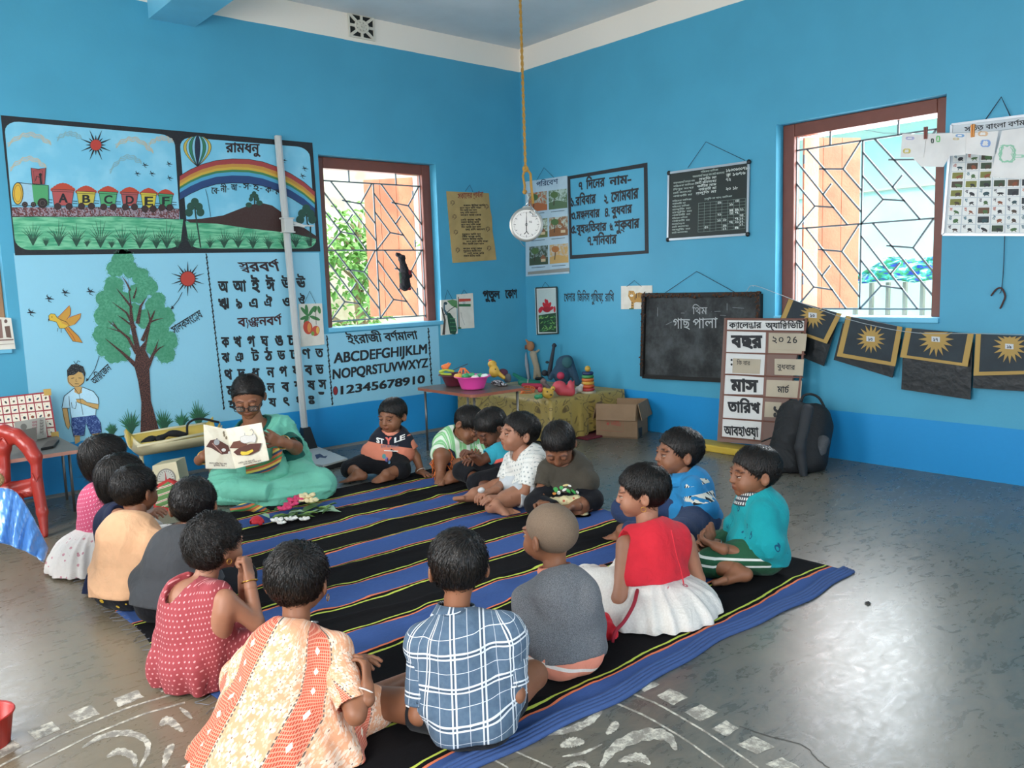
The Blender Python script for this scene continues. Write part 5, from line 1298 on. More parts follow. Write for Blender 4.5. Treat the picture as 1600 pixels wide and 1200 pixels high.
p.poly(c3((330, 1048), (485, 1030), (515, 1075), (522, 1140), (455, 1155), (422, 1080), (412, 1160), (345, 1168), (330, 1100)), shm); p.lay = 4
p.line(c3((270, 985), (285, 910), (350, 858)), 1, K_).line(c3((400, 852), (470, 880), (500, 920), (505, 960)), 1, K_).line(c3((330, 1048), (318, 960), (315, 910)), .8, K_).line(c3((485, 1030), (487, 995)), .8, K_).line(c3((272, 988), (318, 988)), .8, K_).line(c3((350, 860), (380, 900), (400, 852)), .9, K_).line(c3((380, 900), (405, 1030)), .6, K_).line(c3((330, 950), (335, 985), (355, 990), (362, 965), (360, 945)), .8, K_)
p.line(c3((272, 990), (296, 1100), (312, 1122), (322, 1095), (305, 990)), .7, K_).line(c3((360, 930), (400, 928), (430, 950), (505, 962), (500, 995), (400, 960), (365, 948)), .7, K_).line(c3((330, 1100), (345, 1168), (412, 1160), (422, 1080), (455, 1155), (522, 1140), (515, 1075)), .9, K_)
hairm = mat('sponged_black', fn=lambda: mixc(noi(coords('World'), 160, 3, .7) > .6, hx('15181C'), hx('7A8080')), rough=.6)
p.poly(c3((305, 790), (302, 745), (330, 710), (365, 705), (405, 722), (420, 765), (415, 795), (405, 765), (375, 755), (350, 775), (318, 778)), hairm); p.line(c3((358, 708), (345, 688)), .9, K_).line(c3((362, 706), (372, 685), (385, 692)), .9, K_)
p.line(c3((308, 790), (312, 820), (345, 850), (375, 850), (408, 825), (416, 790)), .8, K_).line(c3((330, 798), (348, 795)), .9, K_).line(c3((375, 795), (395, 797)), .9, K_).line(c3((352, 832), (378, 833)), .8, K_).line(c3((362, 800), (358, 818), (368, 820)), .6, K_); p.flush('painted_boy')
# ---- alphabets
al = thing('alphabet_lettering', 'black painted Bengali vowels and consonants on the left wall behind the woman', 'lettering', onL(430, 640)); p = Painter(al, (0, 0, 0), NL)
def chain(pts):
    a, b = np.array(pts[0], float), np.array(pts[1], float); n_ = int(np.linalg.norm(b - a) / 4.2)
    for i in range(n_):
        t = (i + .5) / n_; c = a + (b - a) * t; p.ell(tuple(c), 1.0 + .5 * (i % 2), 2.6, K_, a=.25 if i % 2 else -.25, n=8)
    p.line([tuple(a), tuple(b)], .8, K_)
c4 = crop(320, 380, .125); c5 = crop(320, 500, .125)
p.text('স্বরবর্ণ', c4((440, 355)), c4((950, 345)), c4((405, 242)), '2A0E14', .03); p.text('ব্যঞ্জনবর্ণ', c4((410, 1045)), c4((965, 1015)), c4((402, 940)), '3A0E14', .03); p.flush('heading')
def letter(ch, cc, x0, x1, yt, yb, b=.042, dy=0): p.text(ch, cc((x0 + 10, yb)), cc((x1, yb + dy)), cc((x0, yt)), K_, b); p.flush('letter')
for ch, x0, x1, yt, yb in (('অ', 160, 300, 480, 610), ('আ', 345, 525, 475, 600), ('ই', 575, 690, 465, 600), ('ঈ', 755, 885, 460, 590), ('উ', 950, 1080, 455, 560), ('ঊ', 1135, 1265, 440, 555),
                           ('ঋ', 165, 305, 700, 825), ('৯', 385, 470, 700, 815), ('এ', 545, 665, 695, 805), ('ঐ', 735, 850, 690, 790), ('ও', 965, 1070, 685, 790), ('ঔ', 1165, 1260, 670, 760)): letter(ch, c4, x0, x1, yt, yb)
rows = [('কখগঘঙচছজ', [200, 355, 525, 690, 870, 1025, 1215, 1360], 225, 345, -45), ('ঝঞটঠডঢণত', [205, 375, 575, 740, 900, 1055, 1215, 1375], 430, 540, -75), ('থদধনপফবভ', [240, 400, 580, 765, 925, 1090, 1240, 1380], 640, 755, -85), ('মযরলবশষস', [265, 420, 600, 770, 950, 1110, 1275, 1415], 845, 955, -100), ('হড়ঢ়য়ৎংঃঁ', [290, 460, 620, 790, 975, 1140, 1290, 1420], 1030, 1130, -95)]
for s_, xs, yt, yb, dy in rows:
    chs = []
    for ch in s_:
        if ch == '\u09bc': chs[-1] += ch
        else: chs.append(ch)
    for i, ch in enumerate(chs[:8]):
        if i >= len(xs): break
        k = xs[i] / 1500; y0, y1 = yt + dy * k, yb + dy * k; w = 85 if ch in 'ৎংঃঁ' else 112
        letter(ch[0] if ch not in ('ড়', 'ঢ়', 'য়') else {'ড়': 'ড়', 'ঢ়': 'ঢ়', 'য়': 'য়'}[ch][0], c5, xs[i], xs[i] + w, y0, y1)
chain([(322, 396), (350, 640)]); p.flush('letter'); chain([(510.5, 524), (519.5, 633)]); p.flush('chain_line')
en = thing('english_lettering', 'black painted English alphabet and numbers below the window with the doll', 'lettering', onL(600, 620)); p = Painter(en, (0, 0, 0), NL); c6 = crop(440, 450, .25)
p.text('ইংরাজী বর্ণমালা', c6((415, 350)), c6((855, 318)), c6((402, 300)), K_, .03)
p.flush('heading'); p.text('ABCDEFGHIJKLM', c6((325, 470)), c6((908, 408)), c6((325, 405)), K_, .035).text('NOPQRSTUVWXYZ', c6((318, 570)), c6((916, 493)), c6((318, 508)), K_, .035); p.flush('alphabet')
p.text('12345678910', c6((368, 665)), c6((895, 592)), c6((368, 612)), K_, .035); p.flush('number'); p.ell(c6((336, 642)), 3.4, 6.5, '8A1E24').ring(c6((336, 642)), 3.6, 6.8, .7, K_); p.flush('red_dot'); chain([(669, 512), (674.5, 601)]); p.flush('chain_line')
w_ = thing('corner_lettering', 'black painted Bengali words beside the flag and peacock pictures', 'lettering', onL(780, 480)); p = Painter(w_, (0, 0, 0), NL); c7 = crop(680, 440, .1125)
p.text('পুতুল', c7((665, 235)), c7((905, 235)), c7((655, 134)), K_, .045).text('কোণ', c7((975, 230)), c7((1145, 225)), c7((965, 122)), K_, .045); p.flush('word')
w_ = thing('tidy_lettering', 'small black Bengali sentence painted between the flower scroll and tiger picture', 'lettering', onR(920, 470)); p = Painter(w_, (0, 0, 0), NR); c8 = crop(860, 440, .1125)
for t, a, b in (('খেলার', 190, 345), ('জিনিস', 375, 545), ('গুছিয়ে', 565, 735), ('রাখি', 760, 885)): p.text(t, c8((a, 275)), c8((b, 272)), c8((a, 170)), K_, .02)
p.flush('word')
dy = thing('days_mural', 'black bordered painted square listing the seven days in Bengali', 'mural', onR(950, 400)); p = Painter(dy, (0, 0, 0), NR)
c9 = crop(880, 250, .13333); O_ = [(886.7, 275.6), (1011.8, 254), (1013.8, 396), (891, 405)]; I_ = c9((85, 225), (945, 88), (958, 1060), (105, 1115))
v = [p.W(*q) for q in O_ + I_]; p.add3(v, [(i, (i + 1) % 4, 4 + (i + 1) % 4, 4 + i) for i in range(4)], K_); p.flush('border')
for t, BL, BR, TL in (('৭', (182, 350), (228, 345), (182, 265)), ('দিনের', (268, 340), (490, 305), (268, 245)), ('নাম-', (540, 300), (800, 265), (540, 210)), ('১.রবিবার', (92, 545), (385, 500), (92, 450)), ('২.', (480, 510), (530, 505), (480, 410)), ('সোমবার', (560, 495), (885, 445), (560, 385)), ('৩.মঙ্গলবার', (95, 700), (430, 665), (95, 615)), ('৪.', (490, 665), (545, 658), (490, 570)), ('বুধবার', (565, 650), (810, 615), (565, 560)),
                  ('৫.বৃহস্পতিবার', (95, 860), (510, 825), (95, 775)), ('৬.', (545, 830), (590, 825), (545, 740)), ('শুক্রবার', (600, 825), (895, 790), (600, 725)), ('৭.শনিবার', (285, 1000), (630, 975), (285, 905))):
    p.text(t, c9(BL), c9(BR), c9(TL), K_, .04)
p.flush('word')
# ------------------------------------------------------------------ floor painting
fp = thing('floor_painting', 'worn white painted border of dashes, lines and swirls on the cement floor', 'floor painting', onF(200, 1130)); p = Painter(fp, (0, 0, 0), (0, 0, 1), base=.0006, step=.0003)
chalk = mat('worn_white_paint', rough=.6, fn=lambda: mixc(smooth(noi(coords('World'), 26, 6, .75), .42, .62), hx('8A847A'), hx('D8D2C2')))
ca = crop(0, 860, .2833); cb = crop(760, 960, .3125)
def rough_poly(pts, seed):
    rd = random.Random(seed); out = []
    for i in range(len(pts)):
        a, b = pts[i], pts[(i + 1) % len(pts)]
        for t in (0, .25, .5, .75): out.append((a[0] + (b[0] - a[0]) * t + rd.gauss(0, .7), a[1] + (b[1] - a[1]) * t + rd.gauss(0, .5)))
    return out
for i, q in enumerate((ca((625, 820), (760, 770), (790, 812), (655, 865)), ca((370, 905), (500, 855), (552, 900), (425, 950)), ca((145, 1000), (290, 945), (330, 990), (205, 1045)), ca((0, 1090), (75, 1045), (122, 1085), (0, 1150)), ca((855, 735), (900, 728), (935, 775), (890, 785)),
                       cb((715, 340), (780, 310), (865, 350), (790, 390)), cb((850, 410), (920, 370), (1010, 415), (930, 455)), cb((990, 490), (1070, 450), (1160, 495), (1070, 535)), cb((1125, 570), (1200, 530), (1260, 570), (1200, 610)), cb((1250, 650), (1340, 610), (1445, 665), (1350, 700)), cb((1395, 750), (1480, 715), (1570, 768), (1500, 800)))):
    p.poly(rough_poly(q, i), chalk); p.flush('painted_dash')
for q, w in ((ca((0, 1190), (350, 1010), (700, 870), (940, 798)), 2.6), (ca((150, 1200), (500, 1020), (800, 900), (1020, 840)), 2.6), (cb((600, 345), (860, 450), (1100, 590), (1360, 768)), 2.8), (cb((520, 390), (800, 510), (1000, 630), (1190, 768)), 2.8), (ca((1000, 1195), (1130, 1150)), 2.4), (cb((130, 680), (330, 768)), 2.5), (cb((40, 730), (110, 768)), 2.5)):
    n_ = 14; pts = [np.array(a) for a in q]; T = np.linspace(0, len(pts) - 1, n_); pp = [tuple(pts[min(int(t), len(pts) - 2)] * (1 - (t - min(int(t), len(pts) - 2))) + pts[min(int(t), len(pts) - 2) + 1] * (t - min(int(t), len(pts) - 2))) for t in T]
    p.line(pp, w, chalk); p.flush('painted_line')
def spl(pts, n_=24):
    P = [np.array(a, float) for a in pts]; P = [2 * P[0] - P[1]] + P + [2 * P[-1] - P[-2]]; out = []; m_ = len(P) - 3
    for k in range(n_):
        t = k / (n_ - 1) * m_; i = min(int(t), m_ - 1); t -= i; a, b, c, d = P[i:i + 4]
        out.append(tuple(.5 * ((2 * b) + (-a + c) * t + (2 * a - 5 * b + 4 * c - d) * t * t + (-a + 3 * b - 3 * c + d) * t ** 3)))
    return out
for q, w0 in ((ca((455, 1090), (560, 1030), (700, 1008), (800, 1045), (815, 1110), (770, 1200)), 11), (ca((590, 1140), (660, 1110), (735, 1140), (745, 1195)), 13), (ca((880, 965), (930, 940), (1010, 1000)), 14), (ca((900, 1200), (930, 1110), (960, 1070)), 13),
              (cb((160, 598), (350, 590), (500, 545), (570, 470), (540, 415)), 12), (cb((230, 540), (400, 520), (500, 470), (520, 430)), 5), (cb((570, 768), (640, 670), (780, 605), (900, 610), (950, 680)), 20), (cb((600, 600), (640, 560), (655, 538)), 14), (cb((370, 660), (430, 640), (490, 640)), 16), (cb((380, 712), (480, 695), (580, 650)), 5), (cb((660, 735), (760, 715), (820, 750)), 14), (cb((400, 768), (470, 745), (520, 768)), 9), (ca((990, 870), (1030, 900), (1060, 930)), 8)):
    s_ = spl(q); n_ = len(s_); p.line(s_, [w0 * (.12 + math.sin(math.pi * min(1, (i / (n_ - 1)) * .96 + .02)) ** .7) * (.85 + .15 * math.sin(i * 2.1)) for i in range(n_)], chalk); p.flush('painted_swirl')
crk = spl([cb((1262, 560)), cb((1380, 605)), cb((1480, 640)), cb((1600, 650))][:0] or [(1155, 1135), (1200, 1150), (1255, 1165), (1275, 1185), (1295, 1200)], 16); p.line([(x + math.sin(i * 3) * 1.2, y) for i, (x, y) in enumerate(crk)], 1.0, mat('crack', hx('4A4846'), .9)); p.flush('crack')

# ------------------------------------------------------------------ striped floor rug
def rug_col():
    x, y, z = xyz(coords('World')); y = y + noi(vec(x, y * .3, 0), 2.2, 2) * .05 - .025 + noi(vec(x, y * 2, 0), 7, 2) * .03
    q = fr((y + 2.38) / .434 + .5) - .5; d = ab(q) * .434
    w = noi(vec(x * 40, y * 300, 0), 1, 3)
    blk = mixc(w * .6, hx('0E0D0F'), hx('242224')); blu = mixc(w * .7, hx('48639E'), hx('324876'))
    c = mixc(d < .083, blk, blu); c = mixc(band(d, .088, .0045), c, hx('E8805C')); c = mixc(band(d, .112, .0045), c, hx('C8D25A'))
    return c
M_rug = mat('striped_rug_weave', fn=rug_col, rough=.95, sheen=.0, bump=.5, bdist=.004, bfn=lambda: noi(coords('World'), 420, 2) * .3 + noi(coords('World'), 16, 3), spec=.1)
rx0, rx1, ry0, ry1 = -4.31, -1.95, -4.10, -1.22; nx, ny = 150, 180; vs = []
rs_ = np.random.RandomState(3); wv = [(rs_.randn(2) * (7, 16), rs_.rand() * 6.3, rs_.randn(2) * 2.2, rs_.rand() * 6) for _ in range(9)]
for j in range(ny + 1):
    for i in range(nx + 1):
        x = rx0 + (rx1 - rx0) * i / nx; y = ry0 + (ry1 - ry0) * j / ny
        h_ = sum(max(0, math.sin(k[0] * x + k[1] * y + ph)) ** 6 * max(0, math.sin(m_[0] * x + m_[1] * y + p2)) for k, ph, m_, p2 in wv)
        e = min(i, nx - i, j, ny - j); vs.append((x + .012 * math.sin(y * 9) * (i in (0, nx)) + .01 * math.sin(y * 5), y + .015 * math.sin(x * 6) + .006 * math.sin(x * 17), 0.004 + min(h_, 1.2) * .009 * min(1, e / 6)))
fs = [(j * (nx + 1) + i, j * (nx + 1) + i + 1, (j + 1) * (nx + 1) + i + 1, (j + 1) * (nx + 1) + i) for j in range(ny) for i in range(nx)]
rug = thing('striped_rug', 'large black rug with blue, yellow and orange stripes under the seated children', 'rug', ((rx0 + rx1) / 2, (ry0 + ry1) / 2, 0))
o = mesh('weave', vs, fs, M_rug, rug, True); so = o.modifiers.new('s', 'SOLIDIFY'); so.thickness = .003; so.offset = -1
b = MB()
rd = random.Random(5)
for i in range(60):
    y = ry0 + .02 + i * (ry1 - ry0 - .04) / 59; b.tube([(rx0 + .01, y, .006), (rx0 - .015, y + rd.gauss(0, .008), .004), (rx0 - .04, y + rd.gauss(0, .015), .003)], .0012, 4)
o = b.build('frayed_thread', mat('grey_thread', hx('7A7C84'), .9), rug); o['kind'] = 'stuff'
# folded layers on the near edge
b = MB()
for k in range(4):
    pts = [(x, ry0 - .006 - k * .013 + .012 * math.sin(x * 6) + .006 * math.sin(x * 17), .012 - k * .002) for x in np.linspace(rx0, rx1, 60)]; b.tube(pts, .009, 6)
b.build('edge_fold', mat('blue_weave', hx('3A5488'), .95, bump=.6, bscale=300, bdist=.003), rug, True)

# ------------------------------------------------------------------ helpers for small traced solids
def sculpt(parent, name, m, prims, D, h=None, k=None, floor=None, fold=0):
    """prims: ('s',(u,v,dd),r_px[,ry,rz]) balls or ('c',(u,v,dd),(u,v,dd),ra,rb); radii in photo pixels at depth D"""
    px = D / FPX; pts = []; rad = []
    for q in prims:
        pts.append(at(q[1][0], q[1][1], D + q[1][2])); rad.append(max(q[2]) if hasattr(q[2], '__len__') and q[0] == 's' else (q[2] if q[0] == 's' else max(q[3], q[4])))
        if q[0] == 'c': pts.append(at(q[2][0], q[2][1], D + q[2][2])); rad.append(max(q[3], q[4]))
    pts = np.array(pts); rm = max(rad) * px; h = h or max(.0025, rm / 9); F = Field(pts.min(0) - rm * 1.3, pts.max(0) + rm * 1.3, h); k = h * 2 if k is None else k * px
    Mx = np.stack([RT, UP, FW])
    for q in prims:
        a = at(q[1][0], q[1][1], D + q[1][2])
        if q[0] == 's': r = np.array(q[2] if hasattr(q[2], '__len__') else (q[2],) * 3, float) * px; F.ell(a, r, Mx, k)
        else: F.cone(a, at(q[2][0], q[2][1], D + q[2][2]), q[3] * px, q[4] * px, k)
    V, Fc = F.mesh()
    if fold: V = V + nrm(V, Fc) * (wavy(V, len(prims) + int(rm * 999), 60, 4) * fold)[:, None]
    if floor is not None: V[:, 2] = np.maximum(V[:, 2], floor)
    return mesh(name, V, Fc, m, parent, True)
def pm(name, c, rough=.4, **k): return mat(name, hx(c), rough, **k)
def board(parent, name, quad, plane, n, th, m, bev=0):
    """flat slab whose front outline is traced on a plane"""
    P = Painter(None, plane, n); F_ = [P.W(*q) for q in quad]; n = unit(n); v = [f_ + n * th for f_ in F_] + F_; k = len(quad)
    fc = [tuple(range(k)), tuple(range(2 * k - 1, k - 1, -1))] + [(i, k + i, k + (i + 1) % k, (i + 1) % k) for i in range(k)]
    return mesh(name, v, fc, m, parent)
def cord(parent, pts, plane, n, off=.012, r=.0022, m=None, name='cord'):
    P = Painter(None, plane, n); n = unit(n); return MB().tube([P.W(*q) + n * off for q in pts], r, 6).build(name, m or pm('dark_cord', '2A3440', .8), parent, True)
cream_paper = mat('aged_paper', fn=lambda: mixc(smooth(noi(coords('World'), 14, 4), .3, .7) * .3, hx('E2DCD0'), hx('B8AF9C')), rough=.7)

# ------------------------------------------------------------------ pictures on the left wall
def picture(name, label, cat, quad, wall, m, th=.006, hang=None, pnt=None, border=None):
    n = NL if wall == 'L' else NR; w = onL if wall == 'L' else onR; t = thing(name, label, cat, w(*quad[2]))
    board(t, 'sheet', quad, (0, 0, 0), n, th, m)
    if hang: cord(t, hang, (0, 0, 0), n, .009, .0016)
    p = Painter(t, tuple(np.array(n) * th), n, base=.0008, step=.0004)
    if pnt: pnt(p, t)
    return t
def poem(p, t):
    c = crop(690, 290, .0741 * 1.0)
    p.text('সকালের প্রার্থনা', (715, 311), (755, 308), (715, 303), '8A3A2A', .02); p.flush('title')
    rd = random.Random(2); words = ['সকাল উঠিয়া আমি', 'মনে মনে বলি সারা', 'দিন আমি যেন ভাল', 'হয়ে চলি আদেশ', 'করেন যাহা মোর', 'গুরুজনে আমি যেন', 'সেই কাজ করি']
    y = 320
    for i in range(22):
        x0 = 718 + (6 if i % 5 == 0 else 0) + y * 0 + (i * .3); x1 = x0 + rd.uniform(26, 34)
        if i % 6 != 5: p.text(words[i % 7], (x0, y + 2.4), (x1, y + 2.0), (x0, y), '3A3024', .03)
        y += 3.75
    p.flush('verse')
    for x, y in ((707, 316), (710, 338), (712, 362), (715, 390), (760, 322), (762, 357), (764, 387)): p.line([(x - 3, y + 3), (x, y - 3), (x + 3, y + 2), (x - 1, y + 5)], .8, '5A4A34').ring((x, y), 3, 2.5, .6, '6A4A34'); p.flush('small_drawing')
picture('poem_poster', 'brown paper poster with a printed Bengali poem and torn right edge', 'poster', [(697, 299), (763, 302), (765, 325), (768, 340), (769, 362), (772, 380), (775, 406), (707, 411)], 'L', mat('brown_poster', fn=lambda: mixc(smooth(noi(coords('World'), 8, 4), .3, .7) * .4, hx('B89A62'), hx('8E7546')), rough=.6), hang=[(726, 299), (733, 289), (738, 300)], pnt=poem)
def mango(p, t):
    for a, b in (((482, 494), (470, 480)), ((482, 494), (492, 478)), ((482, 494), (469, 499)), ((484, 494), (500, 500)), ((480, 492), (478, 476)), ((494, 478), (491, 488)), ((497, 478), (500, 490)), ((482, 494), (475, 506))):
        m_ = ((a[0] + b[0]) / 2, (a[1] + b[1]) / 2); p.ell(m_, math.dist(a, b) / 2, 2.6, '3E7A42', math.atan2(b[1] - a[1], b[0] - a[0]))
    p.flush('painted_leaf'); p.lay = 1; p.line([(484, 494), (482, 503)], .8, '4A3A2A').line([(493, 480), (494, 507)], .8, '4A3A2A'); p.ell((481, 512), 7.2, 10.5, 'CC4A32', -.2); p.ell((493, 517), 6.3, 8.2, 'C8503A', .3); p.lay = 2; p.ell((483, 512), 3, 7.5, 'E09048').ell((496, 516), 2.4, 5.5, 'DDB050').ell((488.5, 521), 2.6, 3.4, '7A9A40'); p.flush('painted_mango')
picture('mango_picture', 'painted picture of two mangoes hanging beside the measuring pole', 'picture', [(466, 475), (502, 474), (506, 538), (470, 542)], 'L', cream_paper, .012, [(474, 475), (483, 455), (493, 475)], mango)
def peacock(p, t):
    p.poly([(707, 468), (714, 470), (715, 482), (706, 478), (698, 470)], '5A8A54'); p.line([(690, 480), (695, 500), (693, 523)], [2, 3, 4], '4A4038').line([(694, 492), (703, 484), (712, 478)], 1.2, '4A4038'); p.ell((696, 474), 3, 2.4, '33474A').line([(694, 475), (694, 484), (699, 492)], [2, 3, 4], '40606E'); p.lay = 1
    p.poly([(698, 488), (703, 489), (711, 500), (714, 516), (711, 523), (703, 521), (700, 505)], '1E4A36'); p.lay = 2
    for i in range(16): p.ell((703.5 + (i % 4) * 2.2 + i * .12, 498 + (i // 4) * 6), .8, 1.1, '4A8A5A')
    p.flush('painted_peacock')
picture('peacock_picture', 'small painted picture of a peacock under a tree beside the window', 'picture', [(687.5, 469), (711, 467.5), (713.5, 521), (688.5, 524)], 'L', cream_paper, .016, [(694, 469), (698, 453), (706, 468)], peacock)
def flag(p, t):
    p.poly([(717, 467), (735.5, 466.5), (735.5, 470.5), (717, 471.5)], 'C84A34').poly([(717, 475), (735.5, 475), (735.5, 479), (717, 479)], '2E6A3E'); p.ring((725, 473.2), 1.6, 1.6, .5, '2A3A6A', 10); p.flush('painted_flag'); p.line([(716, 464), (717.5, 513)], 1.2, '4A4440').line([(720, 488), (722, 497), (726, 508)], .4, '6A6460'); p.ell((718, 512.5), 3, 1.5, '3A6A3E'); p.flush('painted_pole')
picture('flag_picture', 'small picture of a tricolour flag on a pole', 'picture', [(713, 460), (738, 458), (740.5, 512), (716, 514)], 'L', cream_paper, .008, [(720, 460), (724, 453), (729, 459)], flag)
# calendar standing at the far left window
t = thing('picture_calendar', 'cream picture calendar hanging at the window frame at the left edge', 'calendar', onL(10, 545, -.02)); board(t, 'sheet', [(-18, 494), (17, 497), (24, 545), (-10, 547)], (0, -.02, 0), NL, .006, cream_paper)
p = Painter(t, (0, -.026, 0), NL); p.ell((9, 502), 2.6, 3, '6A5048').poly([(7, 510), (15, 509), (18, 528), (10, 527)], '6A5044').poly([(-12, 500), (2, 499), (5, 528), (-8, 530)], '8A6A60').line([(-8, 532), (21, 530.5)], 2, '7A5A50').line([(-6, 539), (22, 537)], .8, '9A8A80'); p.flush('print')

# ------------------------------------------------------------------ pictures and boards on the right wall
def envchart(p, t):
    p.text('পরিবেশ', (838, 292), (872, 287), (838, 285), '223A5A', .02); p.flush('title'); k = 0
    q = quadmap((823, 283), (887, 275), (890, 425), (825, 430))
    sc = [('7A8A6A', 'A8623A'), ('8FA898', '4F6A4A'), ('B8C0A8', '5F6A3A'), ('A8A888', '8A5A34'), ('33475A', '3A4A34'), ('A8743A', 'C09A5A')]
    for i in range(3):
        for j in range(2):
            x0, y0 = .04 + j * .49, .13 + i * .285; a, b_ = sc[k]; k += 1; p.lay = 0
            p.poly([q(x0, y0), q(x0 + .45, y0), q(x0 + .45, y0 + .2), q(x0, y0 + .2)], mat('scene_print_%d' % k, rough=.5, fn=(lambda a=a, b_=b_: mixc(smooth(noi(coords('World'), 32, 4, .6, .8), .4, .6), mixc(noi(coords('World'), 14, 2), hx('C0D0CC'), hx(a)), hx(b_))))); p.lay = 1
            p.poly([q(x0, y0 + .13), q(x0 + .2, y0 + .11), q(x0 + .45, y0 + .14), q(x0 + .45, y0 + .2), q(x0, y0 + .2)], b_); p.line([q(x0 + .12, y0 + .16), q(x0 + .14, y0 + .07)], 1.3, '3A2E22'); p.ell(q(x0 + .14, y0 + .05), 6, 5, '4E6A3A' if k != 6 else 'A86A34')
            if k in (3, 4, 5): p.poly([q(x0 + .25, y0 + .14), q(x0 + .33, y0 + .09), q(x0 + .42, y0 + .14)], '8A5A3A'); p.poly([q(x0 + .28, y0 + .14), q(x0 + .39, y0 + .14), q(x0 + .39, y0 + .17), q(x0 + .28, y0 + .17)], 'C8B490')
            p.lay = 2; p.flush('printed_scene'); p.line([q(x0 + .05, y0 + .225), q(x0 + .38, y0 + .225)], .9, '3A4A5A'); p.flush('caption')
    p.poly([q(0, .965), q(1, .955), q(1, .995), q(0, .995)], '8A8A84'); p.flush('bottom_rod')
picture('environment_chart', 'tall chart of six printed landscape scenes hanging behind the dial scale', 'chart', [(822, 284), (887, 274.5), (890.5, 427), (823, 432)], 'R', mat('chart_blue', fn=lambda: mixc(noi(coords('World'), 12, 3), hx('BCD2DC'), hx('9AB4C4')), rough=.45), .01, [(839, 283), (851, 262), (867, 278)], envchart)
def flower(p, t):
    rd = random.Random(8); q = quadmap((840, 453), (868, 451.5), (869.5, 519), (842.5, 519))
    p.poly([q(0, 0), q(1, 0), q(1, .6), q(0, .6)], 'B9C8C4').poly([q(0, .6), q(1, .55), q(1, 1), q(0, 1)], '1E3E26'); p.lay = 1
    for i in range(46):
        x, y = rd.uniform(.05, .95), rd.uniform(.62, .97); p.ell(q(x, y), 2.6, .8, rd.choice(['4E8A4A', '2E5E34', '7AA85A']), rd.uniform(-1, 1), n=8)
    p.flush('painted_leaf'); p.lay = 2
    for x, y, rx, ry, a in ((.5, .33, 2.6, 6.5, 0), (.38, .38, 2.6, 6, -.5), (.62, .38, 2.6, 6, .5), (.28, .45, 2.6, 5, -1), (.72, .45, 2.6, 5, 1), (.5, .47, 6, 4.5, 0), (.12, .48, 3, 4.5, .3), (.93, .47, 1.6, 5, 0), (.45, .28, 1.8, 4, -.3)): p.ell(q(x, y), rx, ry, 'B81F2E' if rx < 5 else 'A01828', a)
    p.flush('painted_flower')
picture('flower_scroll', 'tall painted picture of a red flower in a dark edged frame', 'picture', [(837.5, 450), (870, 448.5), (872, 521), (840, 522.5)], 'R', pm('pale_scroll', 'C9CFCB', .6), .016, [(848, 449), (853, 441), (860, 449)], flower)
t_ = [o_ for o_ in bpy.data.objects if o_.name.startswith('flower_scroll')][0]
P_ = Painter(None, (-.016, 0, 0), NR); b = MB(); Q_ = [(837.5, 450), (870, 448.5), (872, 521), (840, 522.5)]
for i in range(4): b.bar(P_.W(*Q_[i]), P_.W(*Q_[(i + 1) % 4]), .008, .012)
b.build('frame_edge', pm('dark_edge', '2E3A38', .6), t_)
def tiger(p, t):
    c = crop(860, 440, .1125); O = 'B8863A'
    p.poly(c((1090, 125), (1160, 130), (1180, 170), (1240, 150), (1300, 170), (1340, 220), (1345, 380), (1300, 375), (1290, 290), (1190, 285), (1160, 300), (1160, 375), (1120, 372), (1125, 280), (1080, 200)), O); p.ell(c((1128, 170)), 4.6, 4.6, 'C89850').ell(c((1128, 195)), 2.6, 2, 'E8DCC8'); p.lay = 1
    for x0, y0, x1, y1 in ((1200, 160, 1195, 230), (1230, 155, 1232, 220), (1260, 165, 1262, 235), (1290, 175, 1288, 240), (1315, 200, 1310, 250), (1125, 290, 1150, 300), (1125, 330, 1155, 335), (1295, 300, 1325, 305), (1300, 340, 1330, 345), (1180, 190, 1176, 250), (1110, 140, 1120, 150), (1140, 140, 1135, 152)): p.line(c((x0, y0), (x1, y1)), 1, '2A1C12')
    for x in (1112, 1140): p.ell(c((x, 172)), .6, .6, K_, n=8)
    p.line(c((1095, 378), (1160, 374)), 1.6, '4A6A3A').line(c((1270, 380), (1340, 378)), 1.6, '4A6A3A'); p.flush('painted_tiger')
picture('tiger_picture', 'small white picture of a standing tiger above the chalkboard corner', 'picture', c8((990, 62), (1418, 52), (1425, 378), (990, 382)), 'R', cream_paper, .008, c8((1070, 70), (1175, -15), (1275, 68)), tiger)
# information board
t = thing('information_board', 'dark green printed information board with chalk entries and white frame', 'board', onR(1107, 372)); Q_ = [(1045, 270.5), (1170, 253), (1168, 366), (1043.5, 374.5)]
gb = mat('green_board', fn=lambda: mixc(noi(coords('World'), 10, 4) * .6, hx('0E1A16'), hx('1E2A25')), rough=.5); board(t, 'panel', Q_, (0, 0, 0), NR, .014, gb); P_ = Painter(None, (-.014, 0, 0), NR); al_ = pm('aluminium_trim', 'B8BCC0', .35, metal=.7)
for i in range(4): MB().bar(P_.W(*Q_[i]), P_.W(*Q_[(i + 1) % 4]), .01, .016).build('frame_rail', al_, t)
for q in Q_: c_ = P_.W(*q); MB().ball(c_, (.012, .018, .018), 8, 6).build('corner_cap', pm('black_plastic', '101214', .4), t, True)
cord(t, [(1077, 262), (1105, 222), (1166, 251)], (0, 0, 0), NR, .016, .002)
p = Painter(t, (-.014, 0, 0), NR); q = quadmap(*Q_); rd = random.Random(6)
wd = ['অঙ্গনওয়াড়ি কেন্দ্রের নাম', 'পরিষেবা তালিকা', 'শিশুর সংখ্যা', 'মোট জনসংখ্যা', 'গর্ভবতী মা', 'প্রসূতি মা', 'খাদ্য তালিকা', 'কর্মীর নাম']
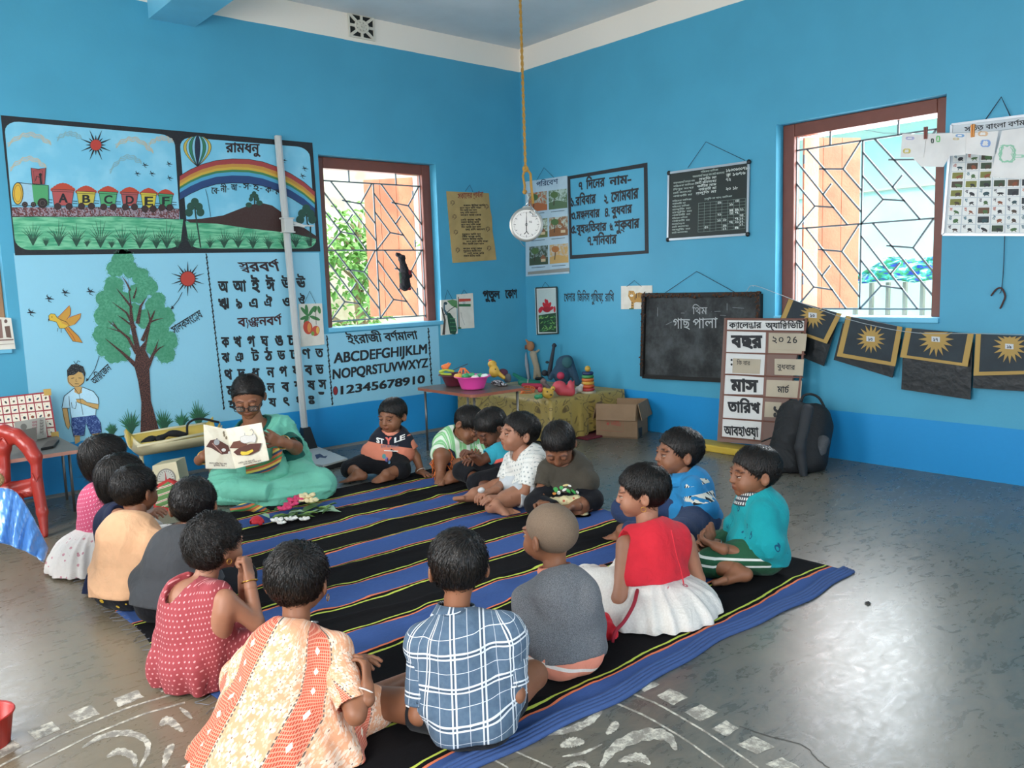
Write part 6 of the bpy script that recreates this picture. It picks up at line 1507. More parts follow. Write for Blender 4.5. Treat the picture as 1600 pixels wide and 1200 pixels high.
def tx(x0, x1, y, h_, s_, c_='A8B4AC', b_=.02): p.text(s_, q(x0, y + h_), q(x1, y + h_), q(x0, y), c_, b_)
tx(.4, .62, .04, .022, wd[1]); tx(.3, .7, .09, .025, wd[0] + ' ' + wd[3])
for i in range(5): tx(.06, .3 + rd.uniform(-.05, .05), .15 + i * .05, .022, wd[i]); tx(.36 + rd.uniform(-.03, .03), .6, .14 + i * .05, .03, rd.choice(wd[2:]), 'D0D8D2', .01)
for i, s_ in enumerate(('১৯০৩৬৩০৭৮২', 'ক্র ১৬৭৬', '৭২', '', '২০ ১৮')): 
    if s_: tx(.72, .72 + .03 * len(s_), .06 + i * .065, .04, s_, 'D8DED8', .01)
for i in range(12): tx(.05, .2 + rd.uniform(0, .1), .42 + i * .043, .02, rd.choice(wd))
for i in range(11):
    y = .5 + i * .042; p.line([q(.38, y), q(.97, y)], .35, '8A9A92')
for i in range(9): x = .38 + i * .0735; p.line([q(x, .5), q(x, .92)], .35, '8A9A92')
for i in range(26): x, y = rd.choice([.46, .62, .69, .77, .84, .9]), .505 + .042 * rd.randrange(10); tx(x, x + .045, y, .032, rd.choice(['১২', '৩৪', '৭', '২১', '১৮', '৫৬']), 'D8DED8', .015)
tx(.45, .8, .44, .02, wd[5] + ' ' + wd[6]); p.flush('writing')
# chalkboard with garland frame
t = thing('chalkboard', 'black chalkboard with a brown braided garland frame hanging right of the tiger picture', 'chalkboard', onR(1095, 590)); PL = (-.02, 0, 0)
c10 = crop(960, 440, .1875); Q_ = [(1008, 461), (1187, 459), (1185, 597), (1005, 588)]
slate = mat('slate', fn=lambda: mixc(smooth(noi(coords('World'), 5, 5, .7), .3, .75), hx('17191A'), hx('4A4E4F')), rough=.75)
board(t, 'slate', Q_, (0, 0, 0), NR, .02, slate); blk = pm('black_frame_wood', '14110F', .6); P_ = Painter(None, PL, NR)
for i in range(4): MB().bar(P_.W(*Q_[i]), P_.W(*Q_[(i + 1) % 4]), .05 if i != 2 else .03, .03).build('frame_rail', blk, t)
gar = mat('braided_garland', hx('5A3A26'), .9, var=.7, vscale=60, bump=1, bscale=80); rd = random.Random(3)
for A_, B_ in ((Q_[0], (1097, 462)), ((1118, 461), Q_[1]), (Q_[1], (1186, 500)), (Q_[0], (1005.5, 575))):
    a, c_ = P_.W(*A_), P_.W(*B_); n_ = int(np.linalg.norm(c_ - a) / .011); b = MB()
    for i in range(n_):
        q0 = a + (c_ - a) * (i / n_) + A(-.02, rd.gauss(0, .007), rd.gauss(0, .007)); d = A(rd.gauss(0, 1), rd.gauss(0, 1), rd.gauss(0, 1)); d = unit(d) * .014; b.tube([q0 - d, q0 + d * .3 + A(-.006, 0, 0), q0 + d], [.004, .006, .003], 5)
    b.build('garland', gar, t, True)
cord(t, [(1038, 460), (1091, 424), (1155, 459)], (0, 0, 0), NR, .02, .0022)
p = Painter(t, PL, NR); p.text('থিম', c10((650, 272)), c10((775, 272)), c10((650, 215)), 'A0A4A4', .002).text('গাছ', c10((490, 390)), c10((630, 395)), c10((490, 310)), 'B0B4B4', .004).text('পালা', c10((655, 390)), c10((860, 385)), c10((655, 312)), 'B0B4B4', .004)
for q in (((555, 262), (585, 262)), ((595, 250), (597, 252)), ((808, 250), (810, 252)), ((835, 248), (885, 247)), ((985, 215), (1080, 222)), ((362, 215), (360, 290)), ((880, 280), (930, 282)), ((940, 180), (940, 240)), ((430, 360), (480, 335))): p.line(c10(*q), .8, '7A8082')
p.flush('chalk_writing')
# activity calendar standing on the floor
TN = unit((-.975, 0, .2)); TP = np.array((-.16, 0, .5)); t = thing('activity_calendar', 'tall brown framed calendar board with Bengali headings leaning on the right wall', 'calendar', (-.26, -2.45, .03))
c11 = crop(1130, 480, .1834); O_ = [(1134, 497.5), (1257.5, 499), (1222, 698), (1123, 690)]
bw = pm('brown_backing', '7E6258', .6, var=.3); board(t, 'backing', O_, TP, TN, .02, bw); TF = TP + TN * .02; P_ = Painter(None, TF, TN); bt = pm('brown_tape', '6E4234', .5)
cells = [((38, 112), (690, 118), (688, 200), (35, 190)), ((35, 205), (365, 215), (362, 395), (28, 380)), ((28, 392), (358, 405), (350, 580), (18, 565)), ((20, 575), (350, 600), (345, 745), (10, 740)), ((10, 752), (342, 775), (335, 962), (0, 940)), ((-4, 952), (328, 978), (318, 1132), (-12, 1100)),
         ((390, 220), (690, 225), (680, 400), (385, 395)), ((372, 620), (672, 628), (662, 778), (365, 762)), ((358, 805), (500, 812), (450, 940), (352, 935))]
wp_ = mat('white_card', hx('DAD8D4'), .6, var=.15, vscale=9); sp_ = pm('cream_slip', 'B8AA94', .7, var=.3)
for i, q in enumerate(cells): board(t, 'card', c11(*q), TF, TN, .003, wp_ if i < 6 else sp_)
for q in (((85, 435), (320, 445), (312, 570), (80, 560)), ((440, 440), (690, 445), (680, 585), (438, 575)), ((390, 225), (715, 228), (700, 375), (392, 355))): board(t, 'paper_slip', c11(*q), TF + TN * .003, TN, .003, sp_)
for a_, b_ in (((28, 98), (715, 100)), ((32, 195), (700, 208)), ((28, 386), (695, 402)), ((18, 572), (680, 598)), ((8, 745), (665, 780)), ((0, 946), (500, 980)), ((-12, 1106), (335, 1142)), ((30, 98), (-12, 1106)), ((378, 210), (328, 1140)), ((708, 100), (640, 800))):
    MB().bar(P_.W(*c11(a_)), P_.W(*c11(b_)), .014, .008).build('divider', bt, t)
p = Painter(t, TF + TN * .004, TN); 
for s_, BL, BR, TL, bo in (('ক্যালেন্ডার', (48, 178), (328, 178), (48, 132), .03), ('অ্যাক্টিভিটি', (360, 180), (685, 180), (360, 135), .03), ('বছর', (68, 340), (338, 345), (65, 245), .05), ('মাস', (62, 710), (300, 722), (62, 618), .05), ('তারিখ', (38, 890), (318, 905), (38, 810), .045), ('আবহাওয়া', (8, 1085), (305, 1105), (5, 1015), .035),
                       ('মার্চ', (462, 725), (565, 732), (460, 675), .02), ('২', (420, 305), (460, 305), (420, 250), .01), ('০', (475, 305), (515, 305), (475, 250), .01), ('2', (545, 305), (580, 305), (545, 250), .01), ('6', (595, 305), (632, 305), (595, 250), .01), ('বুধবার', (462, 525), (615, 535), (462, 488), .01), ('কি বার', (118, 490), (232, 495), (118, 458), .005), ('১', (428, 935), (480, 935), (428, 850), .04)):
    p.lay = 3 if s_ in ('বুধবার', 'কি বার') else 2 if s_ in '২০26' else 0; p.text(s_, c11(BL), c11(BR), c11(TL), '16161A', bo); p.flush('lettering')
p.lay = 0; p.ell(c11((72, 450)), 1.6, 1.8, K_).ell(c11((72, 488)), 1.6, 1.8, K_); p.flush('colon')
MB().box((-.36, -2.6, 0), (-.19, -2.12, .05)).build('yellow_base', pm('yellow_base', 'C9A83A', .6, var=.3), t, bevel=.008)

# star flaps
st = thing('flap_string', 'thin cord strung along the right wall carrying the four star flaps', 'string', onR(1180, 446)); cs_ = spl([(1166, 456), (1177, 446), (1215, 459), (1260, 476), (1340, 503), (1430, 520), (1520, 521), (1640, 524)], 30)
PLN = (-.075, 0, 0); cord(st, cs_, PLN, NR, .0, .0022, pm('pale_cord', '9AA4A8', .8)); MB().tube([onR(1176, 446), onR(1177, 447, -.075)], .003, 6).build('nail', al_, st)
c12 = crop(1200, 400, .25); dk = mat('dark_slate_card', fn=lambda: mixc(smooth(noi(coords('World'), 9, 4), .3, .7) * .5, hx('14222B'), hx('26363F')), rough=.6); gold = pm('gold_paper', 'B08E4A', .6, var=.25)
flaps = [('tilted, beside the calendar', [(130, 268), (462, 362), (368, 548), (60, 440)], [(120, 300), (440, 400), (352, 688), (140, 600)], (283, 370), 85, '১০'),
         ('slightly tilted, below the window', [(490, 372), (840, 444), (796, 690), (430, 626)], [(470, 420), (835, 520), (780, 760), (414, 648)], (645, 518), 92, '১৩'),
         ('longest dark sheet hanging below', [(862, 448), (1287, 487), (1248, 692), (826, 632)], [(850, 520), (1283, 540), (1268, 897), (836, 832)], (1052, 520), 112, '১৭'),
         ('cut off by right edge', [(1300, 487), (1650, 500), (1650, 738), (1285, 748)], [(1300, 500), (1650, 520), (1650, 848), (1283, 824)], (1512, 565), 108, '১৯')]
for i, (lb, front, back, ctr, R1, num) in enumerate(flaps):
    t = thing('star_flap', 'dark card with gold star, ' + lb, 'card', onR(*c12(ctr), x=-.06), group='star flaps on the right wall string')
    board(t, 'back_sheet', c12(*back), (-.045, 0, 0), NR, .008, mat('black_sheet', hx('12181C'), .4, bump=.4, bscale=20)); board(t, 'front_sheet', c12(*front), (-.064, 0, 0), NR, .008, dk)
    p = Painter(t, (-.072, 0, 0), NR); Fq = c12(*front); q = quadmap(*Fq); e = .09
    for a_ in (((0, 0), (e, 0), (e, 1), (0, 1)), ((1 - e, 0), (1, 0), (1, 1), (1 - e, 1)), ((0, 1 - e), (1, 1 - e), (1, 1), (0, 1))): p.poly([q(*k) for k in a_], gold)
    p.flush('gold_border'); p.lay = 2; pts = []
    for k in range(32):
        a_ = math.pi * k / 16; r_ = R1 * (1 if k % 2 == 0 else .52) * .25; pts.append((c12(ctr)[0] + math.cos(a_) * r_, max(c12(ctr)[1] + math.sin(a_) * r_, Fq[0][1] + (Fq[1][1] - Fq[0][1]) * .5 + 2)))
    p.poly(pts, gold); p.lay = 4; c0 = c12(ctr); p.flush('star'); p.poly([(c0[0] - 7, c0[1] - 4.5), (c0[0] + 6, c0[1] - 3.5), (c0[0] + 6, c0[1] + 4.5), (c0[0] - 7, c0[1] + 3.5)], 'C9CCCF'); p.lay = 6; p.text(num, (c0[0] - 4, c0[1] + 2.5), (c0[0] + 3, c0[1] + 3), (c0[0] - 4, c0[1] - 2), K_, .03); p.flush('number_label')
# wall chart at right edge
t = thing('picture_chart', 'large white alphabet picture chart with aluminium frame at the right edge', 'chart', onR(1540, 366)); Q_ = [(1487.5, 195), (1640, 176), (1640, 367), (1473.5, 366.5)]
board(t, 'panel', Q_, (0, 0, 0), NR, .014, mat('chart_white', hx('C2C8CC'), .4, var=.1)); P_ = Painter(None, (-.014, 0, 0), NR)
for i in (0, 2, 3): MB().bar(P_.W(*Q_[i]), P_.W(*Q_[(i + 1) % 4]), .014, .014).build('frame_rail', al_, t)
cord(t, [(1541, 188), (1566, 152), (1581, 184)], (0, 0, 0), NR, .015, .003); p = Painter(t, (-.014, 0, 0), NR)
p.text('সচিত্র বাংলা বর্ণমালা', (1507, 206), (1620, 193), (1507, 199), '15171C', .02); p.flush('title'); rd = random.Random(11); ltr = 'অআইঈউঊঋএঐওঔকখগঘঙচছজঝঞটঠডঢণতথদধনপফবভমযরলবশষসহ'
gq = quadmap((1489, 240), (1640, 233), (1640, 365), (1478, 365)); k = 0
for i in range(9):
    for j in range(7):
        x0, y0 = .005 + j * .142, .01 + i * .11; dark = rd.random() < .3; p.lay = 0
        p.poly([gq(x0, y0), gq(x0 + .13, y0), gq(x0 + .13, y0 + .1), gq(x0, y0 + .1)], 'E4E4E0'); p.lay = 1
        if dark: p.poly([gq(x0 + .01, y0 + .01), gq(x0 + .12, y0 + .01), gq(x0 + .12, y0 + .085), gq(x0 + .01, y0 + .085)], rd.choice(['4A4034', '3A4A34', '6A4A34', '33383C', '7A7A3A']))
        else: p.text(ltr[k % len(ltr)], gq(x0 + .012, y0 + .05), gq(x0 + .042, y0 + .05), gq(x0 + .012, y0 + .01), rd.choice(['2A2A3A', 'B8503A', '3A6A7A']), .02)
        c0 = gq(x0 + .08, y0 + .06); p.lay = 2; cc = rd.choice(['4A3A2E', '2E4A4E', '8A4A2E', '2A2A2E', '4A6A3E']); p.ell(c0, rd.uniform(3, 6), rd.uniform(1.6, 3), cc, rd.uniform(-.5, .5), n=10).line([(c0[0] - 3, c0[1] + 4), c0, (c0[0] + 4, c0[1] + 3.5)], 1.2, cc); k += 1; p.flush('picture_cell')
# clothesline with drawings
LX = -.32; ln = thing('drawing_line', 'thin cord near the right window with childrens drawings pegged on it', 'string', onR(1500, 208, LX)); cord(ln, spl([(1380, 208), (1450, 208), (1540, 206), (1620, 196)], 12), (LX, 0, 0), NR, 0, .0016, pm('pale_cord', '9AA4A8', .8))
MB().tube([onR(1380, 208, LX), onR(1335, 200, .05)], .0016, 5).build('cord_end', pm('pale_cord', '9AA4A8', .8), ln)
c13 = crop(1400, 140, .2); shs = [('leftmost small drawing sheet with yellow scribble', [(50, 345), (240, 350), (215, 532), (35, 530)], [('C9B860', (85, 480), 6, 5), ('A8A8C8', (110, 380), 7, 3)]), ('long curled drawing sheet with two small green figures', [(250, 345), (442, 340), (415, 530), (370, 605), (200, 603), (135, 540)], [('6AB86A', (330, 385), 3, 7), ('3A4A44', (285, 400), 2, 5)]),
     ('narrow drawing sheet with blue and tan marks', [(440, 345), (548, 338), (542, 510), (405, 520)], [('7AA0C8', (500, 360), 7, 3), ('C8B48A', (470, 385), 5, 2)]), ('wide drawing sheet with a blue shape', [(545, 335), (802, 320), (765, 522), (540, 500)], [('7A9AD0', (700, 420), 8, 8), ('D8B08A', (680, 345), 8, 5)]), ('largest drawing sheet with a big green scribbled shape', [(830, 320), (1060, 290), (1060, 702), (735, 682)], [('8ABFA0', (870, 500), 14, 21), ('9AC8AC', (960, 520), 10, 3)])]
ppr = mat('drawing_paper', fn=lambda: mixc(smooth(noi(coords('World'), 9, 4), .3, .7) * .35, hx('E4E0DC'), hx('BDBAB8')), rough=.8)
for i, (lb, q, mk) in enumerate(shs):
    xx = LX - .004 + .005 * (i % 2); t = thing('drawing_sheet', lb, 'drawing', onR(*c13(q[-1]), x=xx), group='childrens drawings on the line')
    P_ = Painter(None, (xx, 0, 0), NR); F_ = c13(*q); P3 = [P_.W(*k) for k in F_]; v2, f2 = tri(F_); low = max(k[1] for k in F_)
    board(t, 'paper', F_, (xx, 0, 0), NR, .002, ppr); p = Painter(t, (xx - .002, 0, 0), NR, base=.0006, step=.0003)
    for cc, c0, rx, ry in mk:
        c0 = c13(c0)
        for s_ in range(7): p.line([(c0[0] + math.cos(a_ + s_) * rx * (.4 + .6 * abs(math.sin(s_ * 1.3 + a_ * 2))), c0[1] + math.sin(a_ + s_) * ry * (.5 + .5 * abs(math.cos(s_ + a_)))) for a_ in np.linspace(0, 5, 10)], 1.2, cc)
        p.flush('crayon_mark')
for u, v, c_, lb in ((232, 335, '7A3A30', 'brown clothes peg between the first two drawing sheets'), (600, 318, 'D88A3A', 'orange clothes peg holding the wide drawing sheet')):
    P0 = onR(*c13((u, v)), x=LX - .008); t = thing('clothes_peg', lb, 'clothes peg', P0); m_ = pm('peg_' + c_, c_, .5)
    for s_ in (-1, 1): MB().bar(P0 + A(0, .006 * s_, .03), P0 + A(0, .004 * s_, -.035), .007, .012, up=(1, 0, 0)).build('prong', m_, t)
# loose cord hanging below the chart
t = thing('knotted_cord', 'dark knotted cord hanging below the alphabet picture chart', 'cord', onR(1566, 480)); cord(t, spl([(1571, 367), (1569, 420), (1566, 452), (1563, 458)], 10), (0, 0, 0), NR, .012, .002, name='strand'); cord(t, spl([(1550, 462), (1558, 452), (1566, 450), (1572, 462), (1568, 474), (1564, 482)], 14), (0, 0, 0), NR, .014, .005, pm('brown_cord', '4A2E2A', .8), name='knot')

# ------------------------------------------------------------------ hanging dial scale
D = depth(on(1, -1.6, 823, 350)); rp = pm('yellow_rope', 'B88A3E', .85, bump=.8, bscale=200); T0 = at(812, -20, D); T0 = T0 + A(0, 0, 1) * (WH - T0[2]) 
t = thing('dial_scale', 'round white hanging dial scale on a yellow rope from the ceiling', 'scale', at(822, 350, D))
b = MB()
for ph in (0, math.pi):
    pts = []
    for i in range(90):
        f_ = i / 89; c0 = T0 * (1 - f_) + at(821, 262, D) * f_; pts.append(c0 + RT * .005 * math.cos(i * 1.1 + ph) + FW * .005 * math.sin(i * 1.1 + ph))
    b.tube(pts, .006, 6)
b.tube([at(821, 262, D), at(817, 275, D), at(820, 290, D), at(819, 302, D)], .008, 6).tube([at(822, 262, D), at(829, 272, D), at(830, 290, D - .01), at(833, 318, D - .02)], .009, 6).ball(at(821, 264, D), .022, 10, 8).ball(at(820, 300, D), .016, 8, 6); b.build('rope', rp, t, True)
MB().tube([at(*q, D - .02) for q in ((822, 300), (826, 308), (825, 316), (821, 322))], .004, 6).tube([at(*q, D - .03) for q in ((827, 318), (836, 330), (838, 338), (832, 338), (828, 330))], .004, 6).build('hook', M_silver, t, True)
hs_ = A(*(-FW * A(1, 1, 0))); hs_ = unit(unit(-FW * A(1, 1, 0)) + RT * -.05); C0 = at(822.5, 351, D); px = D / FPX
al2 = pm('brushed_aluminium', 'B4B2AC', .4, metal=.6); MB().lathe([(0, -.045), (24 * px, -.045), (26 * px, -.03), (26.5 * px, .0), (25.5 * px, .008), (23.5 * px, .012), (23 * px, .004), (0, .004)], C0, 36, hs_).build('case', al2, t, True, auto=35)
b = MB(); b.add([at(810, 331, D + .02), at(818, 322, D + .02), at(828, 322, D + .02), at(836, 331, D + .02), at(836, 331, D + .05), at(828, 322, D + .05), at(818, 322, D + .05), at(810, 331, D + .05)], [(0, 1, 2, 3), (7, 6, 5, 4), (0, 7, 6, 1), (1, 6, 5, 2), (2, 5, 4, 3)]); b.build('bracket', al2, t)
p = Painter(t, C0 + hs_ * .006, hs_, base=0, step=.0012); p.ell((822.5, 351), 22.5, 22.5, mat('dial_white', hx('D6D2CC'), .4), n=36); p.flush('dial_face'); p.lay = 1
for i in range(48):
    a_ = i * math.pi / 24; r0 = 18.5 if i % 4 else 16.5; p.line([(822.5 + math.cos(a_) * r0, 351 + math.sin(a_) * r0), (822.5 + math.cos(a_) * 20, 351 + math.sin(a_) * 20)], .5 if i % 4 else .9, '3A3A3A')
p.line([(822.5, 334), (822.5, 351)], [.4, 1.4], K_).line([(822.5, 351), (822.5, 362), (819, 366)], 1.2, K_).line([(822.5, 361), (826, 366)], 1.1, K_).ring((822.5, 351), 1.8, 1.8, .6, K_, 10); p.text('KG', (827, 348), (831, 348), (827, 345), K_, .02); p.flush('dial_marks')
MB().tube([at(*q, D - .01) for q in ((812, 376), (816, 382), (820, 386))], .002, 5).build('lower_hook', M_silver, t)

# ------------------------------------------------------------------ measuring pole and its base board
t = thing('measuring_pole', 'white square height measuring pole standing on a black foot at the left wall', 'measuring pole', (-2.35, -.1, .03)); wm = pm('white_metal', 'C4C4C0', .4, var=.15)
top, bot = onL(434, 212, -.03), onL(478, 692, -.07); MB().bar(bot, top, .045, .03, up=(0, 1, 0)).build('pole', wm, t, bevel=.003)
MB().bar(bot + (top - bot) * .003 + A(.012, -.018, 0), top + A(.012, -.018, 0), .006, .004, up=(0, 1, 0)).build('ruler_strip', al_, t)
bb = onL(479, 694, -.07); MB().add([bb + A(-.045, -.05, -.03), bb + A(.07, -.05, -.05), bb + A(.07, .04, -.05), bb + A(-.045, .04, -.03), bb + A(-.03, -.02, .13), bb + A(.03, -.02, .13), bb + A(.03, .03, .13), bb + A(-.03, .03, .13)], [(0, 3, 2, 1), (4, 5, 6, 7), (0, 1, 5, 4), (1, 2, 6, 5), (2, 3, 7, 6), (3, 0, 4, 7)]).build('foot', pm('black_plastic', '101214', .4), t)
s0 = onL(449, 352, -.07); MB().box(s0 - A(.035, .03, .05), s0 + A(.035, .03, .05)).box(s0 + A(-.045, -.035, .045), s0 + A(.045, .035, .055)).box(s0 + A(-.045, -.035, -.055), s0 + A(.045, .035, -.045)).build('slider', wm, t, bevel=.004); MB().bar(s0, onL(490, 353, -.1), .015, .01).bar(s0 + A(.04, 0, .02), onL(475, 354, -.08), .03, .02).build('slider_arm', wm, t)
t = thing('base_board', 'pale flat measuring base board with a dark footprint mark lying on the floor', 'board', onF(505, 712)); q4 = [(470, 700), (495, 697), (543, 716), (505, 727), (470, 722)]; P_ = Painter(None, (0, 0, .045), (0, 0, 1)); Fv = [P_.W(*q) for q in q4]; k = 5
mesh('plate', Fv + [f_ - A(0, 0, .012) for f_ in Fv], [tuple(range(k)), tuple(range(2 * k - 1, k - 1, -1))] + [(i, k + i, k + (i + 1) % k, (i + 1) % k) for i in range(k)], wm, t)
mesh('rim', [f_ * A(1, 1, 0) + A(0, 0, .033) for f_ in Fv] + [f_ * A(1, 1, 0) + A(0, 0, .001) for f_ in Fv], [tuple(range(k)), tuple(range(2 * k - 1, k - 1, -1))] + [(i, k + i, k + (i + 1) % k, (i + 1) % k) for i in range(k)], pm('black_plastic', '101214', .4), t)
p = Painter(t, (0, 0, .0452), (0, 0, 1)); p.poly([(492, 711), (500, 709), (506, 713), (512, 712), (509, 716), (500, 715), (495, 718)], '2A3A5A'); p.flush('footprint_mark')

# ------------------------------------------------------------------ corner tables and toys
def rtable(t, x0, x1, y0, y1, z, topm, legm, r=.04, th=.02, legs=None, lr=.009):
    pts = []
    for cx, cy, a in ((x1 - r, y0 + r, -90), (x1 - r, y1 - r, 0), (x0 + r, y1 - r, 90), (x0 + r, y0 + r, 180)):
        for q in range(0, 91, 18): pts.append((cx + r * math.cos(R_(a + q)), cy + r * math.sin(R_(a + q))))
    n_ = len(pts); mesh('table_top', [(x, y, z) for x, y in pts] + [(x, y, z - th) for x, y in pts], [tuple(range(n_)), tuple(range(2 * n_ - 1, n_ - 1, -1))] + [(i, n_ + i, n_ + (i + 1) % n_, (i + 1) % n_) for i in range(n_)], topm, t, fm=[0, 0] + [1] * n_)
    for x, y in legs or ((x0 + .05, y0 + .05), (x1 - .05, y0 + .05), (x0 + .05, y1 - .05), (x1 - .05, y1 - .05)): MB().tube([(x, y, z - th), (x, y, 0)], lr, 8).build('leg', legm, t, True)
tt = pm('table_laminate', '6A5A50', .35, var=.4); te = pm('table_edge', '9A5A44', .4); lg = pm('steel_leg', '8A8480', .35, metal=.7)
t = thing('side_table', 'small brown folding table with thin metal legs holding the plastic basins', 'table', (-1.47, -.96, 0)); rtable(t, -1.70, -1.2, -1.31, -.62, .48, [tt, te], lg)
def cloth_gold():
    x, y, z = xyz(coords('World')); u = x + y * 1.1; w = noi(vec(u, z, 0), 5, 1, .5, 2.2)
    return mixc(smooth(ab(fr(w * 4.5) - .5), .0, .2) * -.75 + 1, hx('B59A4A'), hx('5E4A1C'))
cg = mat('gold_brocade', fn=cloth_gold, rough=.45, sheen=.3, bump=.2, bscale=30)
t = thing('cloth_table', 'low table covered by a draped brown and gold patterned cloth in the corner', 'table', (-.47, -.66, 0)); x0, x1, y0, y1, z = -.90, -.06, -1.24, -.08, .33; per = []
for (ax, ay), (bx_, by_) in (((x0, y1), (x0, y0)), ((x0, y0), (x1, y0))):
    for i in range(36): f_ = i / 36; per.append((ax + (bx_ - ax) * f_, ay + (by_ - ay) * f_))
per.append((x1, y0)); vs = []; nr = 9; cxx, cyy = (x0 + x1) / 2, (y0 + y1) / 2
for j in range(nr):
    for i, (x, y) in enumerate(per):
        dx, dy = (-1, 0) if i < 36 else (0, -1); cr_ = math.exp(-((i - 36) / 3.) ** 2); f_ = j / (nr - 1); o_ = (.012 + .012 * math.sin(i * .9) + .008 * math.sin(i * 2.3)) * f_ + .07 * cr_ * f_; ddx, ddy = (dx, dy) if cr_ < .3 else (-.7, -.7)
        vs.append((x + ddx * o_, y + ddy * o_, z + .004 - (z - .03 - .02 * math.sin(i * .35)) * f_ ** 1.0))
m_ = len(per); fs = [(j * m_ + i, j * m_ + i + 1, (j + 1) * m_ + i + 1, (j + 1) * m_ + i) for j in range(nr - 1) for i in range(m_ - 1)]
vs += [(x1, y1, z + .004), (cxx, cyy, z + .006)]; ci = len(vs) - 1; fs += [(i + 1, i, ci) for i in range(m_ - 1)] + [(m_ - 1, ci, ci - 1), (ci - 1, ci, 0)]
mesh('tablecloth', vs, fs, cg, t, True); MB().box((x0 + .02, y0 + .02, z - .03), (x1, y1, z)).build('table_top', te, t)
for x, y in ((x0 + .06, y0 + .06), (x1 - .05, y0 + .06), (x0 + .06, y1 - .05), (x1 - .05, y1 - .05)): MB().tube([(x, y, z - .03), (x, y, 0)], .012, 8).build('leg', lg, t)
o = MB().box((-.62, -1.35, .002), (-.1, -.9, .02)).build('floor_mat', pm('maroon_mat', '6E2430', .9, bump=.5, bscale=100), bevel=.006); tag(o, 'dark maroon floor mat sticking out under the cloth covered table', 'mat')
# cardboard box
t = thing('cardboard_box', 'open brown cardboard carton with red print beside the corner table', 'box', (-.24, -1.42, 0)); cbm = pm('cardboard', '8F7358', .85, var=.3, vscale=10); cbi = pm('cardboard_inner', '7A5F48', .9, var=.3)
A0, A1, A2 = A(-.32, -1.60, 0), A(-.47, -1.31, 0), A(-.03, -1.46, 0); e1, e2 = A1 - A0, A2 - A0; H_ = .27; th = .006; n1, n2 = unit(e2), unit(e1)
for nm, o_, ex, ey in (('side_panel', A0, e1, n1 * th), ('side_panel', A0, e2, n2 * th), ('side_panel', A1, e2, n2 * th), ('side_panel', A2, e1, -n1 * th)): MB().obox(o_, ex, ey, (0, 0, H_)).build(nm, cbm, t)
MB().obox(A0 + A(0, 0, .004), e1, e2, (0, 0, th)).build('bottom', cbi, t)
for o_, ex, out in ((A0, e1, -n1), (A0, e2, -n2), (A2, e1, n1), (A1, e2, n2)): 
    tp = o_ + A(0, 0, H_); MB().add([tp + ex * .02, tp + ex * .98, tp + ex * .98 + out * .035 - A(0, 0, .125), tp + ex * .02 + out * .03 - A(0, 0, .125)] + [q + out * .005 + A(0, 0, .002) for q in (tp + ex * .02, tp + ex * .98, tp + ex * .98 + out * .035 - A(0, 0, .125), tp + ex * .02 + out * .03 - A(0, 0, .125))], [(0, 1, 2, 3), (7, 6, 5, 4), (0, 4, 5, 1), (1, 5, 6, 2), (2, 6, 7, 3), (3, 7, 4, 0)]).build('flap', cbm, t)
nn = -n1; p = Painter(t, A0 + nn * .001, np.cross(unit(e1), (0, 0, 1)) * (1 if np.cross(unit(e1), (0, 0, 1)) @ (CAM - A0) > 0 else -1), base=.001); q = p
p.line([(938, 653), (974, 656), (974, 675), (938, 672)], .5, 'A05040', True); p.ell((950, 662), 2.2, 2.4, 'A84A3A').text('HANDLE', (955, 664), (970, 665.5), (955, 659), 'A84A3A', .02).text('WITH CARE', (944, 658), (968, 660), (944, 655), 'A84A3A', .02); p.flush('red_print')
p2 = Painter(t, A0, np.cross(unit(e2), (0, 0, 1)) * (1 if np.cross(unit(e2), (0, 0, 1)) @ (CAM - A0) > 0 else -1), base=.002); p2.poly([(997, 669), (1003, 667), (1003, 681), (999, 684)], '2A2420'); p2.flush('tape_scrap')
# basins
def basin(name, lb, c, R1, H_, m, grp=None):
    t = thing(name, lb, 'basin', c); r0 = R1 * .68; MB().lathe([(0, .003), (r0 * .95, .003), (r0, .012), (R1 * .9, H_ * .9), (R1, H_), (R1 * 1.07, H_ * 1.02), (R1 * 1.08, H_ * .96), (R1 * 1.02, H_ * .93), (R1 * .93, H_ * .86), (r0 * 1.05, .0), (r0 * .9, -.0), (0, .0)][:8], c, 32).build('bowl', m, t, True)
    MB().lathe([(0, .008), (r0 * .92, .010), (R1 * .86, H_ * .88), (R1 * .98, H_ * .99)], c, 32).build('inner_wall', m, t, True); return t
DB = on(2, .48, 738, 612); B1 = A(-1.50, -1.06, .482); B2 = A(-1.45, -.80, .482)
basin('pink_basin', 'bright pink plastic basin full of coloured toys on the small table', B1, .125, .095, pm('pink_plastic', 'E24AA0', .35, sss=0)); basin('dark_basin', 'dark maroon plastic basin with toy flowers behind the pink basin', B2, .125, .085, pm('maroon_plastic', '5E2430', .4))
rd = random.Random(9)
for i, (u, v, c_, r_) in enumerate(((716, 588, 'E8B04A', 7), (728, 588, '3E9A62', 7), (737, 586, '4AA86A', 5), (749, 588, '58B07A', 7), (742, 590, 'E8E0D4', 6), (757, 588, 'D8E8DC', 6), (722, 590, 'E87AA8', 5))):
    D_ = depth(B1 + A(0, 0, .09)) + rd.uniform(-.05, .05); t = thing('toy_block', ['yellow plastic toy in the pink basin', 'dark green cone toy in the pink basin', 'green bottle shaped toy leaning in the pink basin', 'light green round toy in the pink basin', 'white toy piece between the green ones', 'pale toy at the right of the pink basin', 'pink toy piece at the left of the pink basin'][i], 'toy', at(u, v, D_), group='toys in the pink basin')
    sculpt(t, 'piece', pm('toy_' + c_, c_, .4), [('s', (u, v, 0), (r_, r_ * .62, r_)), ('s', (u + 2, v - 1.5, 0), r_ * .5)], D_)
